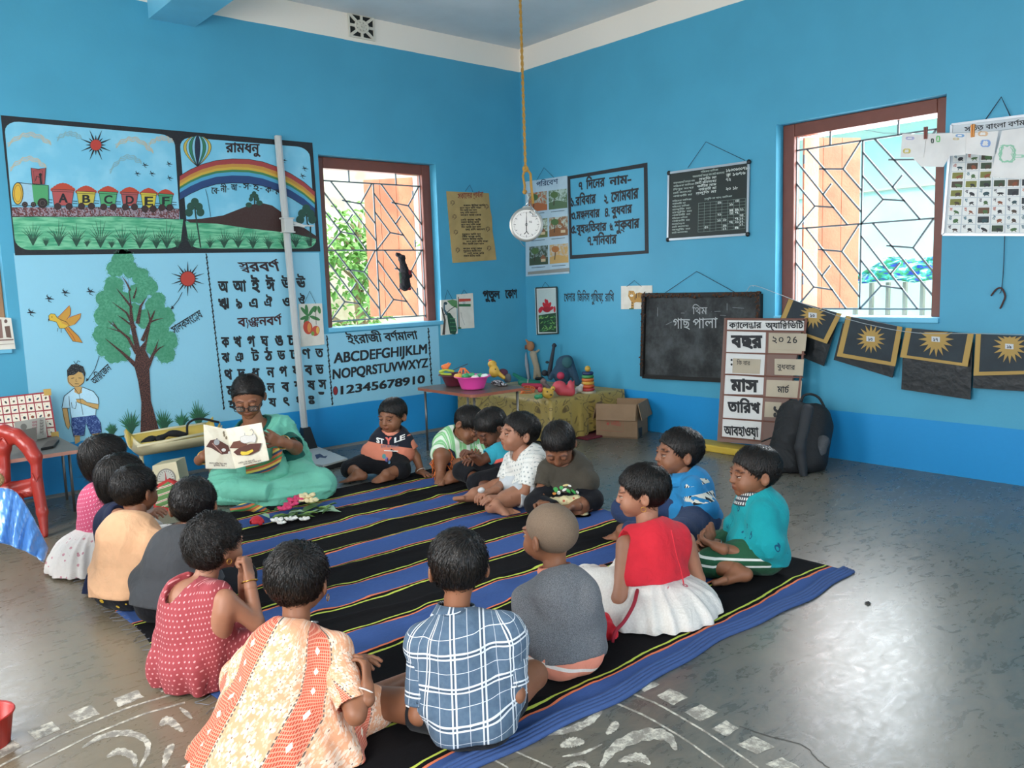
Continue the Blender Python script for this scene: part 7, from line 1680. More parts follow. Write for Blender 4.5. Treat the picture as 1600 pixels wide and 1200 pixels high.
D_ = depth(B2 + A(0, 0, .09))
t = thing('toy_flower', 'orange and green plastic toy flower in the dark basin', 'toy', at(698, 580, D_)); sculpt(t, 'petal', pm('orange_plastic', 'E8783A', .4), [('c', (694, 575, 0), (701, 567, 0), 3, 1), ('c', (698, 575, 0), (704, 568, 0), 3, 1), ('c', (692, 573, 0), (697, 569, 0), 3, 1)], D_); sculpt(t, 'leaf', pm('lime_plastic', 'A8B83E', .4), [('c', (688, 581, 0), (697, 577, 0), 2.5, 2), ('c', (698, 578, 0), (708, 580, 0), 2, 2), ('c', (690, 584, 0), (704, 585, 0), 2, 2)], D_)
t = thing('toy_hoop', 'orange striped half round toy at the back of the dark basin', 'toy', at(724, 580, D_ - .05)); sculpt(t, 'rim', pm('orange_plastic', 'E8783A', .4), [('c', (717, 582, 0), (720, 576, 0), 1.3, 1.3), ('c', (720, 576, 0), (726, 576, 0), 1.3, 1.3), ('c', (726, 576, 0), (732, 582, 0), 1.3, 1.3), ('c', (722, 577, 0), (721, 583, 0), 1.2, 1.2), ('c', (726, 577, 0), (727, 583, 0), 1.2, 1.2)], D_ - .05)
t = thing('thin_stick', 'dark thin stick leaning out of the dark basin', 'stick', at(715, 576, D_)); MB().tube([at(706, 579, D_), at(731, 568.5, D_ - .02)], .003, 6).build('shaft', pm('dark_wood', '3A2A28', .7), t)
def toy(name, lb, base, parts, cat='toy', dz=0):
    D_ = depth(base); t = thing(name, lb, cat, base)
    for nm, m_, pr in parts: sculpt(t, nm, m_, pr, D_, floor=base[2])
    return t
ZT = .335; onT = lambda u, v, x=None: on(2, ZT, u, v)
Yl = pm('toy_yellow', 'C89E3C', .5); Rd = pm('toy_red', 'C04450', .5); Bl = pm('toy_blue_plush', '2E4A5E', .9, bump=.6, bscale=150); Wt = pm('toy_white', 'B8B4AC', .7); Gn = pm('toy_green', '3A9A6A', .4); Or = pm('orange_plastic', 'E8783A', .4); Bk = pm('toy_black', '14161A', .5); Tn = pm('doll_tan', '9A6A48', .8); Ltc = pm('doll_cloth', 'A89A84', .9, bump=.5, bscale=90); Mg = pm('toy_magenta', 'B8284A', .5)
dk_ = A(-1.28, -.86, .482)
toy('toy_duck', 'yellow toy duck behind the pink basin', dk_, [('body', Yl, [('s', (772, 580, 0), (8, 10, 8)), ('s', (769, 569, 0), (7, 6, 7)), ('c', (778, 583, 0), (787, 590, 0), 4, 3)]), ('crest', Rd, [('s', (766, 563, 0), (3, 1.5, 2))]), ('eye', Bk, [('s', (774, 577, -.035), 1.2)])])
toy('round_pouch', 'dark maroon and grey round cloth pouch right of the toy duck', A(-1.22, -.88, .482), [('body', pm('maroon_cloth', '4A2436', .9), [('s', (786, 582, 0), (8, 6, 6))]), ('base', pm('grey_cloth', '5A5858', .9), [('s', (793, 591, 0), (6, 8, 6))])], 'pouch')
toy('patterned_pouch', 'small black and white patterned pouch on the small table', A(-1.3, -1.08, .482), [('body', mat('zigzag_cloth', rough=.9, fn=lambda: mixc(noi(coords(), 90, 2) > .5, hx('1E1C22'), hx('B4B0B4'))), [('s', (777, 598, 0), (10, 4.5, 8)), ('s', (785, 601, 0), (9, 2.5, 8))])], 'pouch')
toy('green_tray', 'green plastic boat shaped toy tray on the corner table', onT(824, 602), [('body', pm('green_tray', '1E7A64', .4), [('c', (803, 585, .1), (820, 595, 0), 2.6, 4), ('c', (815, 597, 0), (845, 600, 0), 6, 5)]), ('stripe', Wt, [('c', (825, 593, -.03), (824, 600, -.03), 1, 1)])])
toy('tall_doll', 'tan cloth doll with round head standing at the wall, the taller', onT(838, 596), [('head', Tn, [('s', (829, 541, .1), (6.5, 8, 6)), ('c', (822, 531, .1), (829, 540, .1), 1.5, 3)]), ('body', Ltc, [('c', (833, 553, .1), (838, 572, .1), 5.5, 4.5), ('c', (838, 570, .1), (836, 590, .1), 4, 3), ('c', (839, 572, .1), (843, 588, .1), 4, 3), ('c', (835, 552, .1), (842, 547, .1), 2, 1.6)]), ('shoe', Bk, [('c', (838, 592, .08), (848, 591, .08), 2.5, 2)])], 'doll')
toy('thin_doll', 'thinner cloth doll with round head leaning beside the taller doll', onT(826, 594), [('head', pm('doll_brown', '8A5440', .8), [('s', (819.5, 542, .12), (4.6, 7, 5))]), ('body', pm('doll_grey_cloth', '9AA0A8', .9), [('c', (820, 551, .12), (823, 572, .12), 3, 3), ('c', (823, 570, .12), (826, 591, .12), 3, 2)])], 'doll')
toy('plush_elephant', 'dark blue plush animal slumped against the corner wall', onT(882, 604), [('body', Bl, [('s', (882, 570, .08), (14, 15, 12)), ('s', (878, 588, .04), (13, 12, 12)), ('c', (888, 562, .08), (902, 598, 0), 7, 5), ('c', (870, 575, .05), (860, 590, 0), 4, 4)]), ('ear', pm('plush_teal', '2E5A60', .9), [('s', (886, 566, -.01), (8, 9, 4))]), ('patch', Mg, [('s', (876, 587, -.06), (6, 6, 3))])])
toy('toy_guitar', 'slim dark toy instrument with pegs standing beside the blue plush animal', onT(857, 602), [('neck', pm('dark_toy', '22242E', .6), [('c', (866, 538, .1), (858, 585, .04), 2.2, 4), ('s', (866, 540, .1), (4, 3, 3)), ('s', (855, 566, .08), (3, 2, 2)), ('s', (851, 583, .03), (5, 5, 4))])], 'toy')
for i, (ry, r_, c_) in enumerate(((612.5, 12.5, 'B0A890'), (607, 10, 'A82E34'), (602.5, 10, 'C06A2E'), (598, 10, 'C89A3A'), (593.5, 9.5, 'B85A2E'), (588.5, 9, '2E8A4E'), (583, 8.5, '1E2E5A'))): pass
rb = onT(919, 614); pxr = depth(rb) / FPX; t = thing('ring_stacker', 'stacking ring toy with coloured discs and a yellow bead on top', 'toy', rb)
MB().lathe([(0, 0), (12 * pxr, 0), (12.5 * pxr, 2 * pxr), (11 * pxr, 3.5 * pxr), (0, 3.5 * pxr)], rb, 24).build('foot_disc', pm('toy_B0A890', 'B0A890', .5), t, True); zz = 3.5 * pxr
for r_, c_ in ((10.5, 'A82E34'), (10.3, 'C0562E'), (10, 'C89A3A'), (9.8, 'C0682E'), (9.5, '3E8A4E'), (9, '1E2E5A')): MB().lathe([(2, zz), (r_ * pxr * .8, zz), (r_ * pxr, zz + 2.5 * pxr), (r_ * pxr * .8, zz + 5 * pxr), (0.001, zz + 5 * pxr)], rb, 24).build('ring', pm('toy_' + c_, c_, .4), t, True) if False else MB().lathe([(0, zz), (r_ * pxr * .85, zz), (r_ * pxr, zz + 1.5 * pxr), (r_ * pxr, zz + 3.6 * pxr), (r_ * pxr * .85, zz + 5 * pxr), (0, zz + 5 * pxr)], rb, 24).build('ring', pm('toy_' + c_, c_, .4), t, True); zz += 5 * pxr
MB().ball(rb + A(0, 0, zz + 4.5 * pxr), 4.8 * pxr, 12, 8).build('bead', Yl, t, True)
toy('toy_dog', 'small grey white plush dog beside the ring stacker', onT(906, 615), [('body', Wt, [('s', (905, 608, 0), (6, 5, 5)), ('s', (909, 603, 0), (4, 3.5, 4)), ('c', (912, 609, 0), (917, 613, 0), 2, 1.8), ('c', (901, 611, 0), (899, 615, 0), 2, 1.8)])])
toy('toy_pig', 'red rubber toy animal lying on the corner table', onT(880, 619), [('body', Rd, [('s', (874, 604, 0), (11, 9.5, 9)), ('c', (876, 610, 0), (892, 612, 0), 8, 7), ('s', (892, 603, 0), (6, 7, 6)), ('c', (890, 597, 0), (892, 594, 0), 2, 1), ('c', (896, 598, 0), (897, 595, 0), 1.6, 1)])])
toy('magenta_pouch', 'flat magenta toy behind the orange basket', onT(832, 609), [('body', Mg, [('c', (818, 602, 0), (843, 604, 0), 3.5, 5)])])
toy('toy_monkey', 'small grey brown toy head behind the yellow toy', onT(850, 606), [('body', pm('toy_taupe', '7E6A66', .7), [('s', (849, 596, 0), (5, 5, 5)), ('c', (850, 600, 0), (856, 606, 0), 4, 4)])])
ob = onT(826, 614); t = thing('orange_basket', 'small orange plastic toy basket lying on the corner table', 'toy', ob); Dm = depth(ob)
for k in range(3): MB().tube([at(824.5 + math.cos(a_) * (11.5 - k * .8), 607.5 + k * 2.6 + math.sin(a_) * 4.5, Dm + math.sin(a_) * -.03) for a_ in np.linspace(0, 2 * math.pi, 22)[:-1]], .0035, 6, closed=True).build('rim', Or, t, True)
b = MB()
for a_ in np.linspace(0, 2 * math.pi, 17)[:-1]: b.tube([at(824.5 + math.cos(a_) * 11.5, 607.5 + math.sin(a_) * 4.5, Dm - math.sin(a_) * .03), at(824.5 + math.cos(a_) * 9.8, 613 + math.sin(a_) * 4, Dm - math.sin(a_) * .025)], .0025, 5)
b.build('rib', Or, t)['kind'] = 'stuff'; sculpt(t, 'handle', Or, [('c', (817, 613, -.03), (812, 618, -.03), 2.6, 2.2), ('s', (811, 619, -.03), 2.4)], Dm)
toy('pull_toy', 'yellow face toy with red and green wheels at the table front edge', onT(852, 625), [('body', Yl, [('s', (856, 615, 0), (9, 8, 8)), ('s', (851, 609, 0), (3.6, 4, 4)), ('s', (864, 607, 0), (3.6, 4, 4))]), ('red_ball', Rd, [('s', (844, 609, 0), (4, 4.5, 4))]), ('wheel', Gn, [('s', (839, 620, 0), (4.5, 4, 4)), ('s', (845, 619, 0), (3.5, 4, 4))]), ('eye', Bk, [('s', (855, 612, -.05), 1.2), ('s', (864, 608, -.035), 1.2), ('s', (861, 617, -.05), (2, 1, 1))])])
toy('woven_basket', 'dark round woven basket behind the two dolls', onT(812, 590), [('body', pm('dark_weave', '2A1E1A', .9, bump=1, bscale=120), [('s', (812, 584, .12), (10, 8, 8))])], 'basket')

# ------------------------------------------------------------------ backpack
bb = A(-.50, -2.98, 0); t = thing('backpack', 'large black backpack with grey side panel standing against the calendar board', 'backpack', bb); bm = mat('black_nylon', hx('141518'), .65, bump=.3, bscale=220, var=.2); gm = pm('grey_nylon', '4A4B4E', .7, bump=.3, bscale=200)
Db = depth(bb)
def bag(nm, m_, pr, k=6): return sculpt(t, nm, m_, pr, Db, h=.008, k=k, floor=.002, fold=.004)
bag('body', bm, [('c', (1240, 650, .12), (1232, 715, .0), 26, 30), ('c', (1272, 655, .12), (1262, 715, .0), 26, 30), ('c', (1225, 690, .0), (1215, 715, -.02), 16, 18), ('s', (1240, 728, -.02), (34, 18, 24)), ('c', (1288, 668, .1), (1268, 735, .02), 13, 16)], 10)
bag('side_panel', gm, [('c', (1286, 690, -.06), (1274, 722, -.08), 10, 9)], 5); bag('front_strap', pm('dark_strap', '24262A', .7), [('c', (1262, 640, -.1), (1250, 700, -.16), 9, 8), ('c', (1250, 700, -.16), (1256, 745, -.16), 8, 6)], 4)
MB().tube([at(*q, Db + .1) for q in spl([(1252, 628), (1256, 618), (1268, 616), (1280, 622), (1288, 636)], 12)], .008, 8).build('carry_handle', bm, t, True); bag('bottom_corner', pm('black_plastic', '101214', .4), [('s', (1257, 748, -.1), (8, 7, 8))]); MB().tube([at(1190, 690, Db - .05), at(1205, 684, Db - .1)], .006, 6).build('buckle', pm('black_plastic', '101214', .4), t)

# ------------------------------------------------------------------ left side: table, chair, scales
zt = .40
t = thing('left_table', 'grey topped folding table with pink edge and thin legs at the left wall', 'table', (-4.35, -.2, 0)); crn = [on(2, zt, *q) for q in ((88, 678), (122, 693), (112, 702), (-60, 722), (-60, 690))]; zt_ = zt
X1, Y0 = on(2, zt, 120, 697)[0], on(2, zt, 100, 706)[1]; rtable(t, -4.9, X1, min(Y0, -.3), -.03, zt, [pm('slate_top', '6A6660', .5, var=.4), pm('pink_edge', 'C08A78', .5)], lg, legs=[tuple(onF(117, 799)[:2]), tuple(onF(105, 781)[:2]), (-4.8, -.25), (-4.8, -.1)], lr=.008)
TPL = (0, -.1, 0); CN = unit((0, -1, .25)); ch = thing('alphabet_board', 'red gridded picture board with white cards standing on the left table', 'board', (-4.2, -.1, zt)); CP = (0, -.09, zt + .2); Qc = [(-12, 622), (77, 612), (89, 682), (-2, 690)]
board(ch, 'panel', Qc, CP, CN, .008, pm('red_board', 'A03038', .5)); q = quadmap(*Qc); rd = random.Random(5); p = Painter(ch, np.array(CP) + CN * .008, CN)
for i in range(5):
    for j in range(7):
        x0_, y0_ = .015 + j * .14, .03 + i * .194; p.lay = 0; p.poly([q(x0_, y0_), q(x0_ + .12, y0_), q(x0_ + .12, y0_ + .165), q(x0_, y0_ + .165)], 'EDE0CC'); p.lay = 1; c0 = q(x0_ + .065, y0_ + .1); p.ell(c0, rd.uniform(1.8, 3), rd.uniform(1.2, 2.4), rd.choice(['2A2A2E', '5A4A3A', '8A4A34', '3A4A5A']), rd.uniform(-1, 1), n=8); p.ell(q(x0_ + .03, y0_ + .04), .7, .7, 'C84A3A', n=6); p.flush('card_cell')
for q_ in ((74, 613), (86, 680)): MB().box(Painter(None, np.array(CP) + CN * .01, CN).W(*q_) - A(.02, .004, .02), Painter(None, np.array(CP) + CN * .01, CN).W(*q_) + A(.02, .006, .02)).build('corner_tab', pm('gold_tab', 'C8A050', .5), ch)
bk = thing('grey_book', 'worn grey printed booklet leaning on the red picture board', 'book', (-4.2, -.2, zt)); board(bk, 'cover', [(22, 660), (70, 652), (73, 684), (52, 688), (28, 688)], (0, -.16, zt + .1), unit((0, -1, .3)), .01, mat('grey_cover', fn=lambda: mixc(noi(coords('World'), 12, 3), hx('8E8A82'), hx('A8A49A')), rough=.6))
p = Painter(bk, A(0, -.16, zt + .1) + unit((0, -1, .3)) * .01, unit((0, -1, .3))); 
for i in range(5): p.text('সহজ পাঠ', (50, 662 + i * 4.6), (58, 661 + i * 4.6), (50, 659 + i * 4.6), '8A3A4A', .02); p.text('শিশু', (62, 660 + i * 4.6), (68, 659 + i * 4.6), (62, 657 + i * 4.6), '4A4440', .02)
p.ell((37, 667), 5, 5, '6A6660'); p.flush('print'); bk = thing('dark_notebook', 'dark notebook standing behind the red chair on the left table', 'book', (-4.35, -.25, zt)); board(bk, 'cover', [(28, 674), (56, 668), (58, 694), (30, 694)], (0, -.24, zt + .1), unit((0, -1, .3)), .012, pm('notebook', '5E5A54', .6))
MB().obox(on(2, zt + .001, 62, 703), on(2, zt, 82, 701) - on(2, zt, 62, 703), on(2, zt, 72, 694) - on(2, zt, 62, 703), (0, 0, .012)); ph_ = MB().obox(on(2, zt + .001, 64, 704), on(2, zt, 84, 700) - on(2, zt, 64, 704), on(2, zt, 74, 693) - on(2, zt, 64, 704), (0, 0, .014)).build('dark_case', pm('black_plastic', '101214', .4), bevel=.003); tag(ph_, 'flat black case lying on the left table beside the booklet', 'case')
# red plastic chair
Dc = depth(onF(60, 838)); t = thing('plastic_chair', 'red moulded plastic armchair with oval hole in the back at the left edge', 'chair', onF(35, 830)); rm = mat('red_plastic', hx('A8342A'), .3, var=.15, bump=.05, bscale=20)
px = Dc / FPX
def ch_(nm, prims, h=.006, k=4): return sculpt(t, nm, rm, prims, Dc, h=h, k=k, floor=.001)
ch_('backrest', [('c', (*a_, 0), (*b_, 0), 11, 11) for a_, b_ in (((-20, 674), (5, 674)), ((5, 674), (26, 681)), ((26, 681), (43, 696)), ((43, 696), (54, 714)))] + [('c', (-20, 700, 0), (4, 700, 0), 15, 13), ('c', (5, 698, 0), (8, 752, 0), 9, 8), ('c', (-20, 735, 0), (0, 742, 0), 15, 12), ('c', (8, 692, 0), (22, 688, 0), 8, 6), ('c', (56, 712, 0), (58, 756, 0), 8, 8)])
ch_('seat', [('c', (-20, 768, -.02), (20, 762, 0), 9, 9), ('c', (20, 762, 0), (54, 754, .03), 9, 8), ('c', (4, 776, 0), (50, 768, .02), 8, 8)])
ch_('leg', [('c', (57, 750, 0), (66, 800, 0), 9, 8), ('c', (66, 800, 0), (70, 836, -.02), 8, 5)]); ch_('leg', [('c', (26, 778, -.02), (36, 800, .03), 9, 7), ('c', (36, 800, .03), (46, 824, .06), 7, 4)]); ch_('leg', [('c', (-22, 780, -.1), (-26, 850, -.12), 9, 5)])
for a_, b_, c_ in (((50, 740), (56, 752), (60, 742)), ((22, 775), (36, 768), (46, 774)), ((6, 672), (20, 674), (34, 686)), ((-4, 690), (4, 684), (12, 696))): MB().tube([at(*q, Dc - 9 * px) for q in spl([a_, b_, c_], 10)], .003, 6).build('moulded_scroll', rm, t, True)
sculpt(t, 'knit_pad', pm('tan_wool', 'B89A6A', .95, bump=1, bscale=150), [('s', (-2, 750, -.09), (8, 11, 7))], Dc, fold=.004)
t_ = t
# blue satin cloth
sat_ = mat('blue_satin', fn=lambda: mixc(noi(coords(), 8, 3), hx('3E7CC8'), hx('5E9AE0')), rough=.28, spec=.8, sheen=.3); Ds = 2.95
t = thing('satin_tablecloth', 'shiny blue satin cloth corner hanging from a table at the left edge', 'tablecloth', at(-30, 800, Ds)); ua = spl([(-160, 772), (-60, 764), (0, 762), (26, 770), (50, 805), (76, 856)], 40); ub = spl([(-160, 850), (-60, 848), (0, 848), (25, 856), (50, 866), (69, 879)], 40); vs = []; nn = 14
for j in range(nn):
    for i in range(40):
        f_ = j / (nn - 1); u = ua[i][0] * (1 - f_) + ub[i][0] * f_; v = ua[i][1] * (1 - f_) + ub[i][1] * f_; vs.append(at(u, v, Ds - .10 * f_ + .02 * math.sin(i * .9 + j * .25) * f_ + .008 * math.sin(i * 2.3 + j)))
o = mesh('cloth', vs, [(j * 40 + i, (j + 1) * 40 + i, (j + 1) * 40 + i + 1, j * 40 + i + 1) for j in range(nn - 1) for i in range(39)], sat_, t, True); so = o.modifiers.new('s', 'SOLIDIFY'); so.thickness = .004
tc_ = at(-120, 790, Ds + .15); t = thing('low_table', 'small low table under the blue satin cloth, mostly outside the left edge', 'table', tc_ * A(1, 1, 0)); zc = at(-60, 764, Ds)[2] - .01
rtable(t, tc_[0] - .3, tc_[0] + .1, tc_[1] - .2, tc_[1] + .3, zc - .0, [tt, te], lg)
rb_ = onF(-22, 1165); t = thing('red_bucket', 'edge of a red plastic bucket at the lower left edge', 'bucket', rb_); MB().lathe([(0, 0), (.06, 0), (.075, .09), (.08, .09), (.078, .094), (.07, .09), (.055, .005), (0, .005)], rb_, 24).build('shell', pm('red_plastic_b', 'B83028', .35), t, True)
# baby weighing tray on dial body
crm = pm('cream_enamel', 'DCCFA8', .4, var=.2); yel = pm('yellow_lining', 'D8B85A', .5, var=.3)
Za, Zb = on(1, -.22, 205, 712), on(1, -.22, 340, 690); t = thing('weighing_tray', 'long cream baby weighing tray with yellow lining and black strap behind the children', 'scale tray', (Za + Zb) / 2)
def tray(off, zoff, m_, nm, flip=False):
    vs = []; n_ = 26; mm = 13; a0, b0 = Za, Zb; dirx = unit(b0 - a0); L_ = np.linalg.norm(b0 - a0)
    for i in range(n_):
        f_ = i / (n_ - 1); w_ = .135 * (1 - .35 * abs(2 * f_ - 1) ** 4) - off
        for j in range(mm):
            g_ = j / (mm - 1) * 2 - 1; y = g_ * w_; zz_ = .085 * abs(g_) ** 3 + .05 * max(0, abs(2 * f_ - 1) - .86) / .14 + zoff + (.03 * (g_ + 1) / 2); vs.append(a0 + dirx * L_ * f_ + A(0, y, zz_ - .01))
    o = mesh(nm, vs, [(i * mm + j, (i + 1) * mm + j, (i + 1) * mm + j + 1, i * mm + j + 1) for i in range(n_ - 1) for j in range(mm - 1)], m_, t, True); so = o.modifiers.new('s', 'SOLIDIFY'); so.thickness = .008; return o
tray(0, 0, crm, 'tray_shell'); tray(.03, .012, yel, 'tray_lining')
dirx = unit(Zb - Za); bb_ = MB(); bb_.tube([Za + dirx * .0 + A(0, -.135, .075), Zb + A(0, -.09, .09)], .010, 8).tube([Za + A(0, .1, .11), Za + dirx * .3 + A(0, .14, .115), Zb + A(0, .09, .12)], .010, 8); bb_.build('rim', crm, t, True)
b = MB(); w1_ = Za + dirx * .08 + A(0, .02, .06)
sp3 = spl([tuple(Za + dirx * .04 + A(0, -.02, .05)), tuple(Za + dirx * .14 + A(0, .0, .09)), tuple(Za + dirx * .18 + A(0, .0, .08)), tuple(Za + dirx * .26 + A(0, .02, .10)), tuple(Za + dirx * .36 + A(0, .0, .08))], 20); b.tube([A(*q) for q in sp3], [.012 + .014 * abs(math.sin(i * .5)) for i in range(20)], 6)
sp4 = spl([tuple(Za + dirx * .36 + A(0, .0, .08)), tuple(Za + dirx * .38 + A(0, .02, .15)), tuple(Za + dirx * .46 + A(0, .02, .17)), tuple(Za + dirx * .58 + A(0, -.0, .13))], 16); b.tube([A(*q) for q in sp4], .008, 6); b.build('strap', pm('black_webbing', '15161A', .8), t, True)
MB().tube([Za + dirx * .06, (Za + dirx * .06) * A(1, 1, 0)], .014, 8).tube([Zb - dirx * .06, (Zb - dirx * .06) * A(1, 1, 0)], .014, 8).build('stand', crm, t, True)
rp_ = Painter(t, Za + A(0, .112, 0), (0, -1, 0)); b = MB()
for i in range(40): x_ = Za + dirx * (.03 + i * .014) + A(0, .112 - .002, .088); b.box(x_ - A(.001, .003, .01), x_ + A(.001, 0, .01 if i % 5 else .016))
o = b.build('ruler_mark', pm('mark_black', '2A2A2A', .6), t); o['kind'] = 'stuff'
dcn = onF(262, 778); t = thing('dial_weighing_body', 'cream weighing scale body with half round dial under the baby tray', 'scale', dcn); f0 = unit(A(-.55, -.8, 0)); r0 = np.cross(f0, (0, 0, 1)) * -1; Dd = depth(dcn)
P1, P2, P3, P4 = at(238, 728, Dd), at(275, 721, Dd), at(288, 782, Dd - .02), at(240, 785, Dd - .02); bk_ = FW * A(1, 1, 0) * .14
mesh('case', [P1, P2, P3, P4, P1 + bk_ + A(0, 0, .0), P2 + bk_, P3 + bk_, P4 + bk_], [(0, 1, 2, 3), (7, 6, 5, 4), (0, 4, 5, 1), (1, 5, 6, 2), (2, 6, 7, 3), (3, 7, 4, 0)], crm, t)
fn2 = unit(np.cross(P4 - P1, P2 - P1)); fn2 = fn2 if fn2 @ (CAM - P1) > 0 else -fn2; p = Painter(t, P1, fn2, base=.002); arc_ = [(260 + 15 * math.cos(a_), 748 - 16 * math.sin(a_)) for a_ in np.linspace(-.3, math.pi + .3, 22)]
p.poly(arc_ + [(244, 765), (276, 765)][:0], '8A8478'); p.lay = 1; p.poly([(260 + 13 * math.cos(a_), 748 - 14 * math.sin(a_)) for a_ in np.linspace(-.25, math.pi + .25, 22)], 'C8C4B8'); p.lay = 2
for a_ in np.linspace(0, math.pi, 11): p.line([(260 + 9.5 * math.cos(a_), 748 - 10.5 * math.sin(a_)), (260 + 12 * math.cos(a_), 748 - 13 * math.sin(a_))], .7, '3A3A3A')
p.line([(258, 736), (259.5, 745), (260, 750)], [.4, 1.6, 3], 'A82A2A'); p.flush('dial')
bg_ = thing('folded_bag', 'red edged green striped cloth bag leaning in front of the dial scale', 'bag', onF(268, 800)); Dg = depth(onF(262, 798)); gs = mat('green_stripe_bag', fn=lambda: (lambda x, z: mixc(fr((z - x * .4) / .03) > .72, mixc(noi(coords(), 60, 2) * .5, hx('4F7A3E'), hx('7A9A5E')), mixc(fr((z - x * .4) / .006) > .5, hx('A8343A'), hx('E0D8C4'))))(xyz(coords('World'))[0], xyz(coords('World'))[2]), rough=.8)
def slab(nm, q, D0_, m_, th=.02): F_ = [at(a_, b_, D0_ + .05 * (b_ < 775)) for a_, b_ in q]; bk2 = unit(FW * A(1, 1, 0)) * th; k = len(q); return mesh(nm, F_ + [f_ + bk2 for f_ in F_], [tuple(range(k)), tuple(range(2 * k - 1, k - 1, -1))] + [(i, k + i, k + (i + 1) % k, (i + 1) % k) for i in range(k)], m_, bg_)
slab('red_border', [(240, 760), (263, 748), (284, 757), (298, 775), (292, 803), (240, 797)], Dg, pm('red_cloth', 'B8302E', .8)); slab('striped_panel', [(243, 765), (262, 753), (280, 760), (291, 776), (284, 796), (243, 790)], Dg - .012, gs, .012)

# ------------------------------------------------------------------ doll hanging in the window
Dd = depth(onL(628, 420, .09)); t = thing('hanging_doll', 'dark cloth doll hanging from the window grille', 'doll', at(628, 396, Dd)); dm = pm('doll_black', '141016', .9, bump=1, bscale=100); 
sculpt(t, 'body', dm, [('s', (628, 404, 0), (6.5, 7, 6)), ('s', (622, 398, 0), (5, 4, 4)), ('c', (629, 410, 0), (633, 428, 0), 5, 8), ('c', (632, 428, 0), (633, 446, 0), 8, 9), ('c', (634, 420, 0), (641, 430, 0), 3, 4)], Dd, fold=.006)
sculpt(t, 'red_trim', pm('doll_red', '6A1A20', .9), [('s', (640, 427, -.01), (3.5, 5, 3)), ('c', (627, 450, -.01), (640, 451, -.01), 2.4, 2.4)], Dd, fold=.003); sculpt(t, 'green_skirt', pm('doll_green', '1E3A2A', .9), [('c', (627, 428, -.015), (629, 444, -.015), 4, 4)], Dd, fold=.003)

# ------------------------------------------------------------------ teacher: saree, glasses, book, jewellery
Dt = T_['D0']; tr = T_['root']; sg_ = C_['saree']
def drape(nm, prims, m_=sg_, k=8, h=.009, fold=.010, ins=0): return sculpt(tr, nm, m_, prims, Dt, h=h, k=k, floor=.008, fold=fold)
drape('saree_skirt', [('s', (362, 762, -.2), (27, 22, 22)), ('s', (497, 758, -.1), (27, 24, 24)), ('c', (352, 752, -.16), (400, 765, -.1), 24, 26), ('c', (400, 765, -.1), (455, 765, -.1), 28, 28), ('c', (455, 765, -.1), (500, 755, -.06), 27, 22), ('c', (360, 770, -.2), (430, 782, -.24), 22, 20), ('c', (430, 782, -.24), (492, 772, -.14), 20, 20), ('s', (425, 745, 0), (42, 30, 30)), ('c', (345, 745, -.1), (352, 780, -.2), 16, 14)], k=14, fold=.014)
drape('saree_drape', [('c', (432, 664, -.02), (420, 700, -.17), 15, 17), ('c', (445, 668, .0), (458, 700, .02), 17, 18), ('c', (458, 700, .02), (472, 740, .04), 16, 16), ('c', (420, 700, -.16), (432, 735, -.14), 16, 20), ('c', (415, 655, .02), (438, 662, .02), 9, 12), ('c', (446, 664, .06), (470, 705, .1), 10, 12), ('c', (470, 705, .1), (488, 750, .08), 12, 14)], k=10, fold=.012)
brd = mat('saree_border', rough=.7, fn=lambda: (lambda q: mixc(q < .2, mixc(q < .4, mixc(q < .6, mixc(q < .8, hx('2E4A6A'), hx('E0C45A')), hx('C8683A')), hx('3F8A4A')), hx('C8683A')))(fr((xyz(coords('World'))[0] * .7 - xyz(coords('World'))[2] * 1.2) / .075)))
def ribbon(pts, w, nm, dd):
    P_ = spl([tuple(at(u, v, Dt + d)) for (u, v), d in zip(pts, dd)], 20); vs = []
    for i, q in enumerate(P_):
        q = A(*q); d = A(*P_[min(i + 1, 19)]) - A(*P_[max(i - 1, 0)]); s_ = unit(np.cross(d, FW)); vs += [q - s_ * w / 2, q + s_ * w / 2]
    o = mesh(nm, vs, [(2 * i, 2 * i + 1, 2 * i + 3, 2 * i + 2) for i in range(19)], brd, tr, True); so = o.modifiers.new('s', 'SOLIDIFY'); so.thickness = .005
ribbon([(434, 700), (432, 718), (420, 728), (404, 732), (385, 733)], .055, 'saree_border', [-.27, -.28, -.28, -.26, -.22]); ribbon([(362, 800), (385, 792), (408, 797), (425, 806)], .045, 'saree_border', [-.36, -.42, -.42, -.38])
Mh, Th = T_['M'], T_['T']; gl = pm('black_frame', '15151A', .3); b = MB()
for s_ in (-1, 1): b.tube([Th(s_ * .032 + .024 * np.sign(math.cos(a_)) * abs(math.cos(a_)) ** .5, .098, -.013 + .013 * np.sign(math.sin(a_)) * abs(math.sin(a_)) ** .5) for a_ in np.linspace(0, 2 * math.pi, 20)[:-1]], .0026, 6, closed=True); b.tube([Th(s_ * .054, .096, -.008), Th(s_ * .074, .03, -.004), Th(s_ * .078, -.01, -.006)], .002, 5)
b.tube([Th(-.008, .099, -.010), Th(.008, .099, -.010)], .002, 5); b.build('glasses', gl, tr, True)
M_lens = mat('lens', (.9, .92, .95), .05, trans=.95); 
for s_ in (-1, 1): o = MB().lathe([(0, 0), (.017 * 1.2, 0), (.017 * 1.2, .001), (0, .001)], Th(s_ * .032, .097, -.013), 20, Mh[1]).build('lens', M_lens, tr)
MB().tube([A(*q) for q in spl([tuple(at(378, 662, Dt - .1)), tuple(at(383, 680, Dt - .2)), tuple(at(390, 686, Dt - .22)), tuple(at(402, 678, Dt - .2)), tuple(at(408, 662, Dt - .1))], 16)], .0018, 5).build('necklace', M_gold, tr, True)
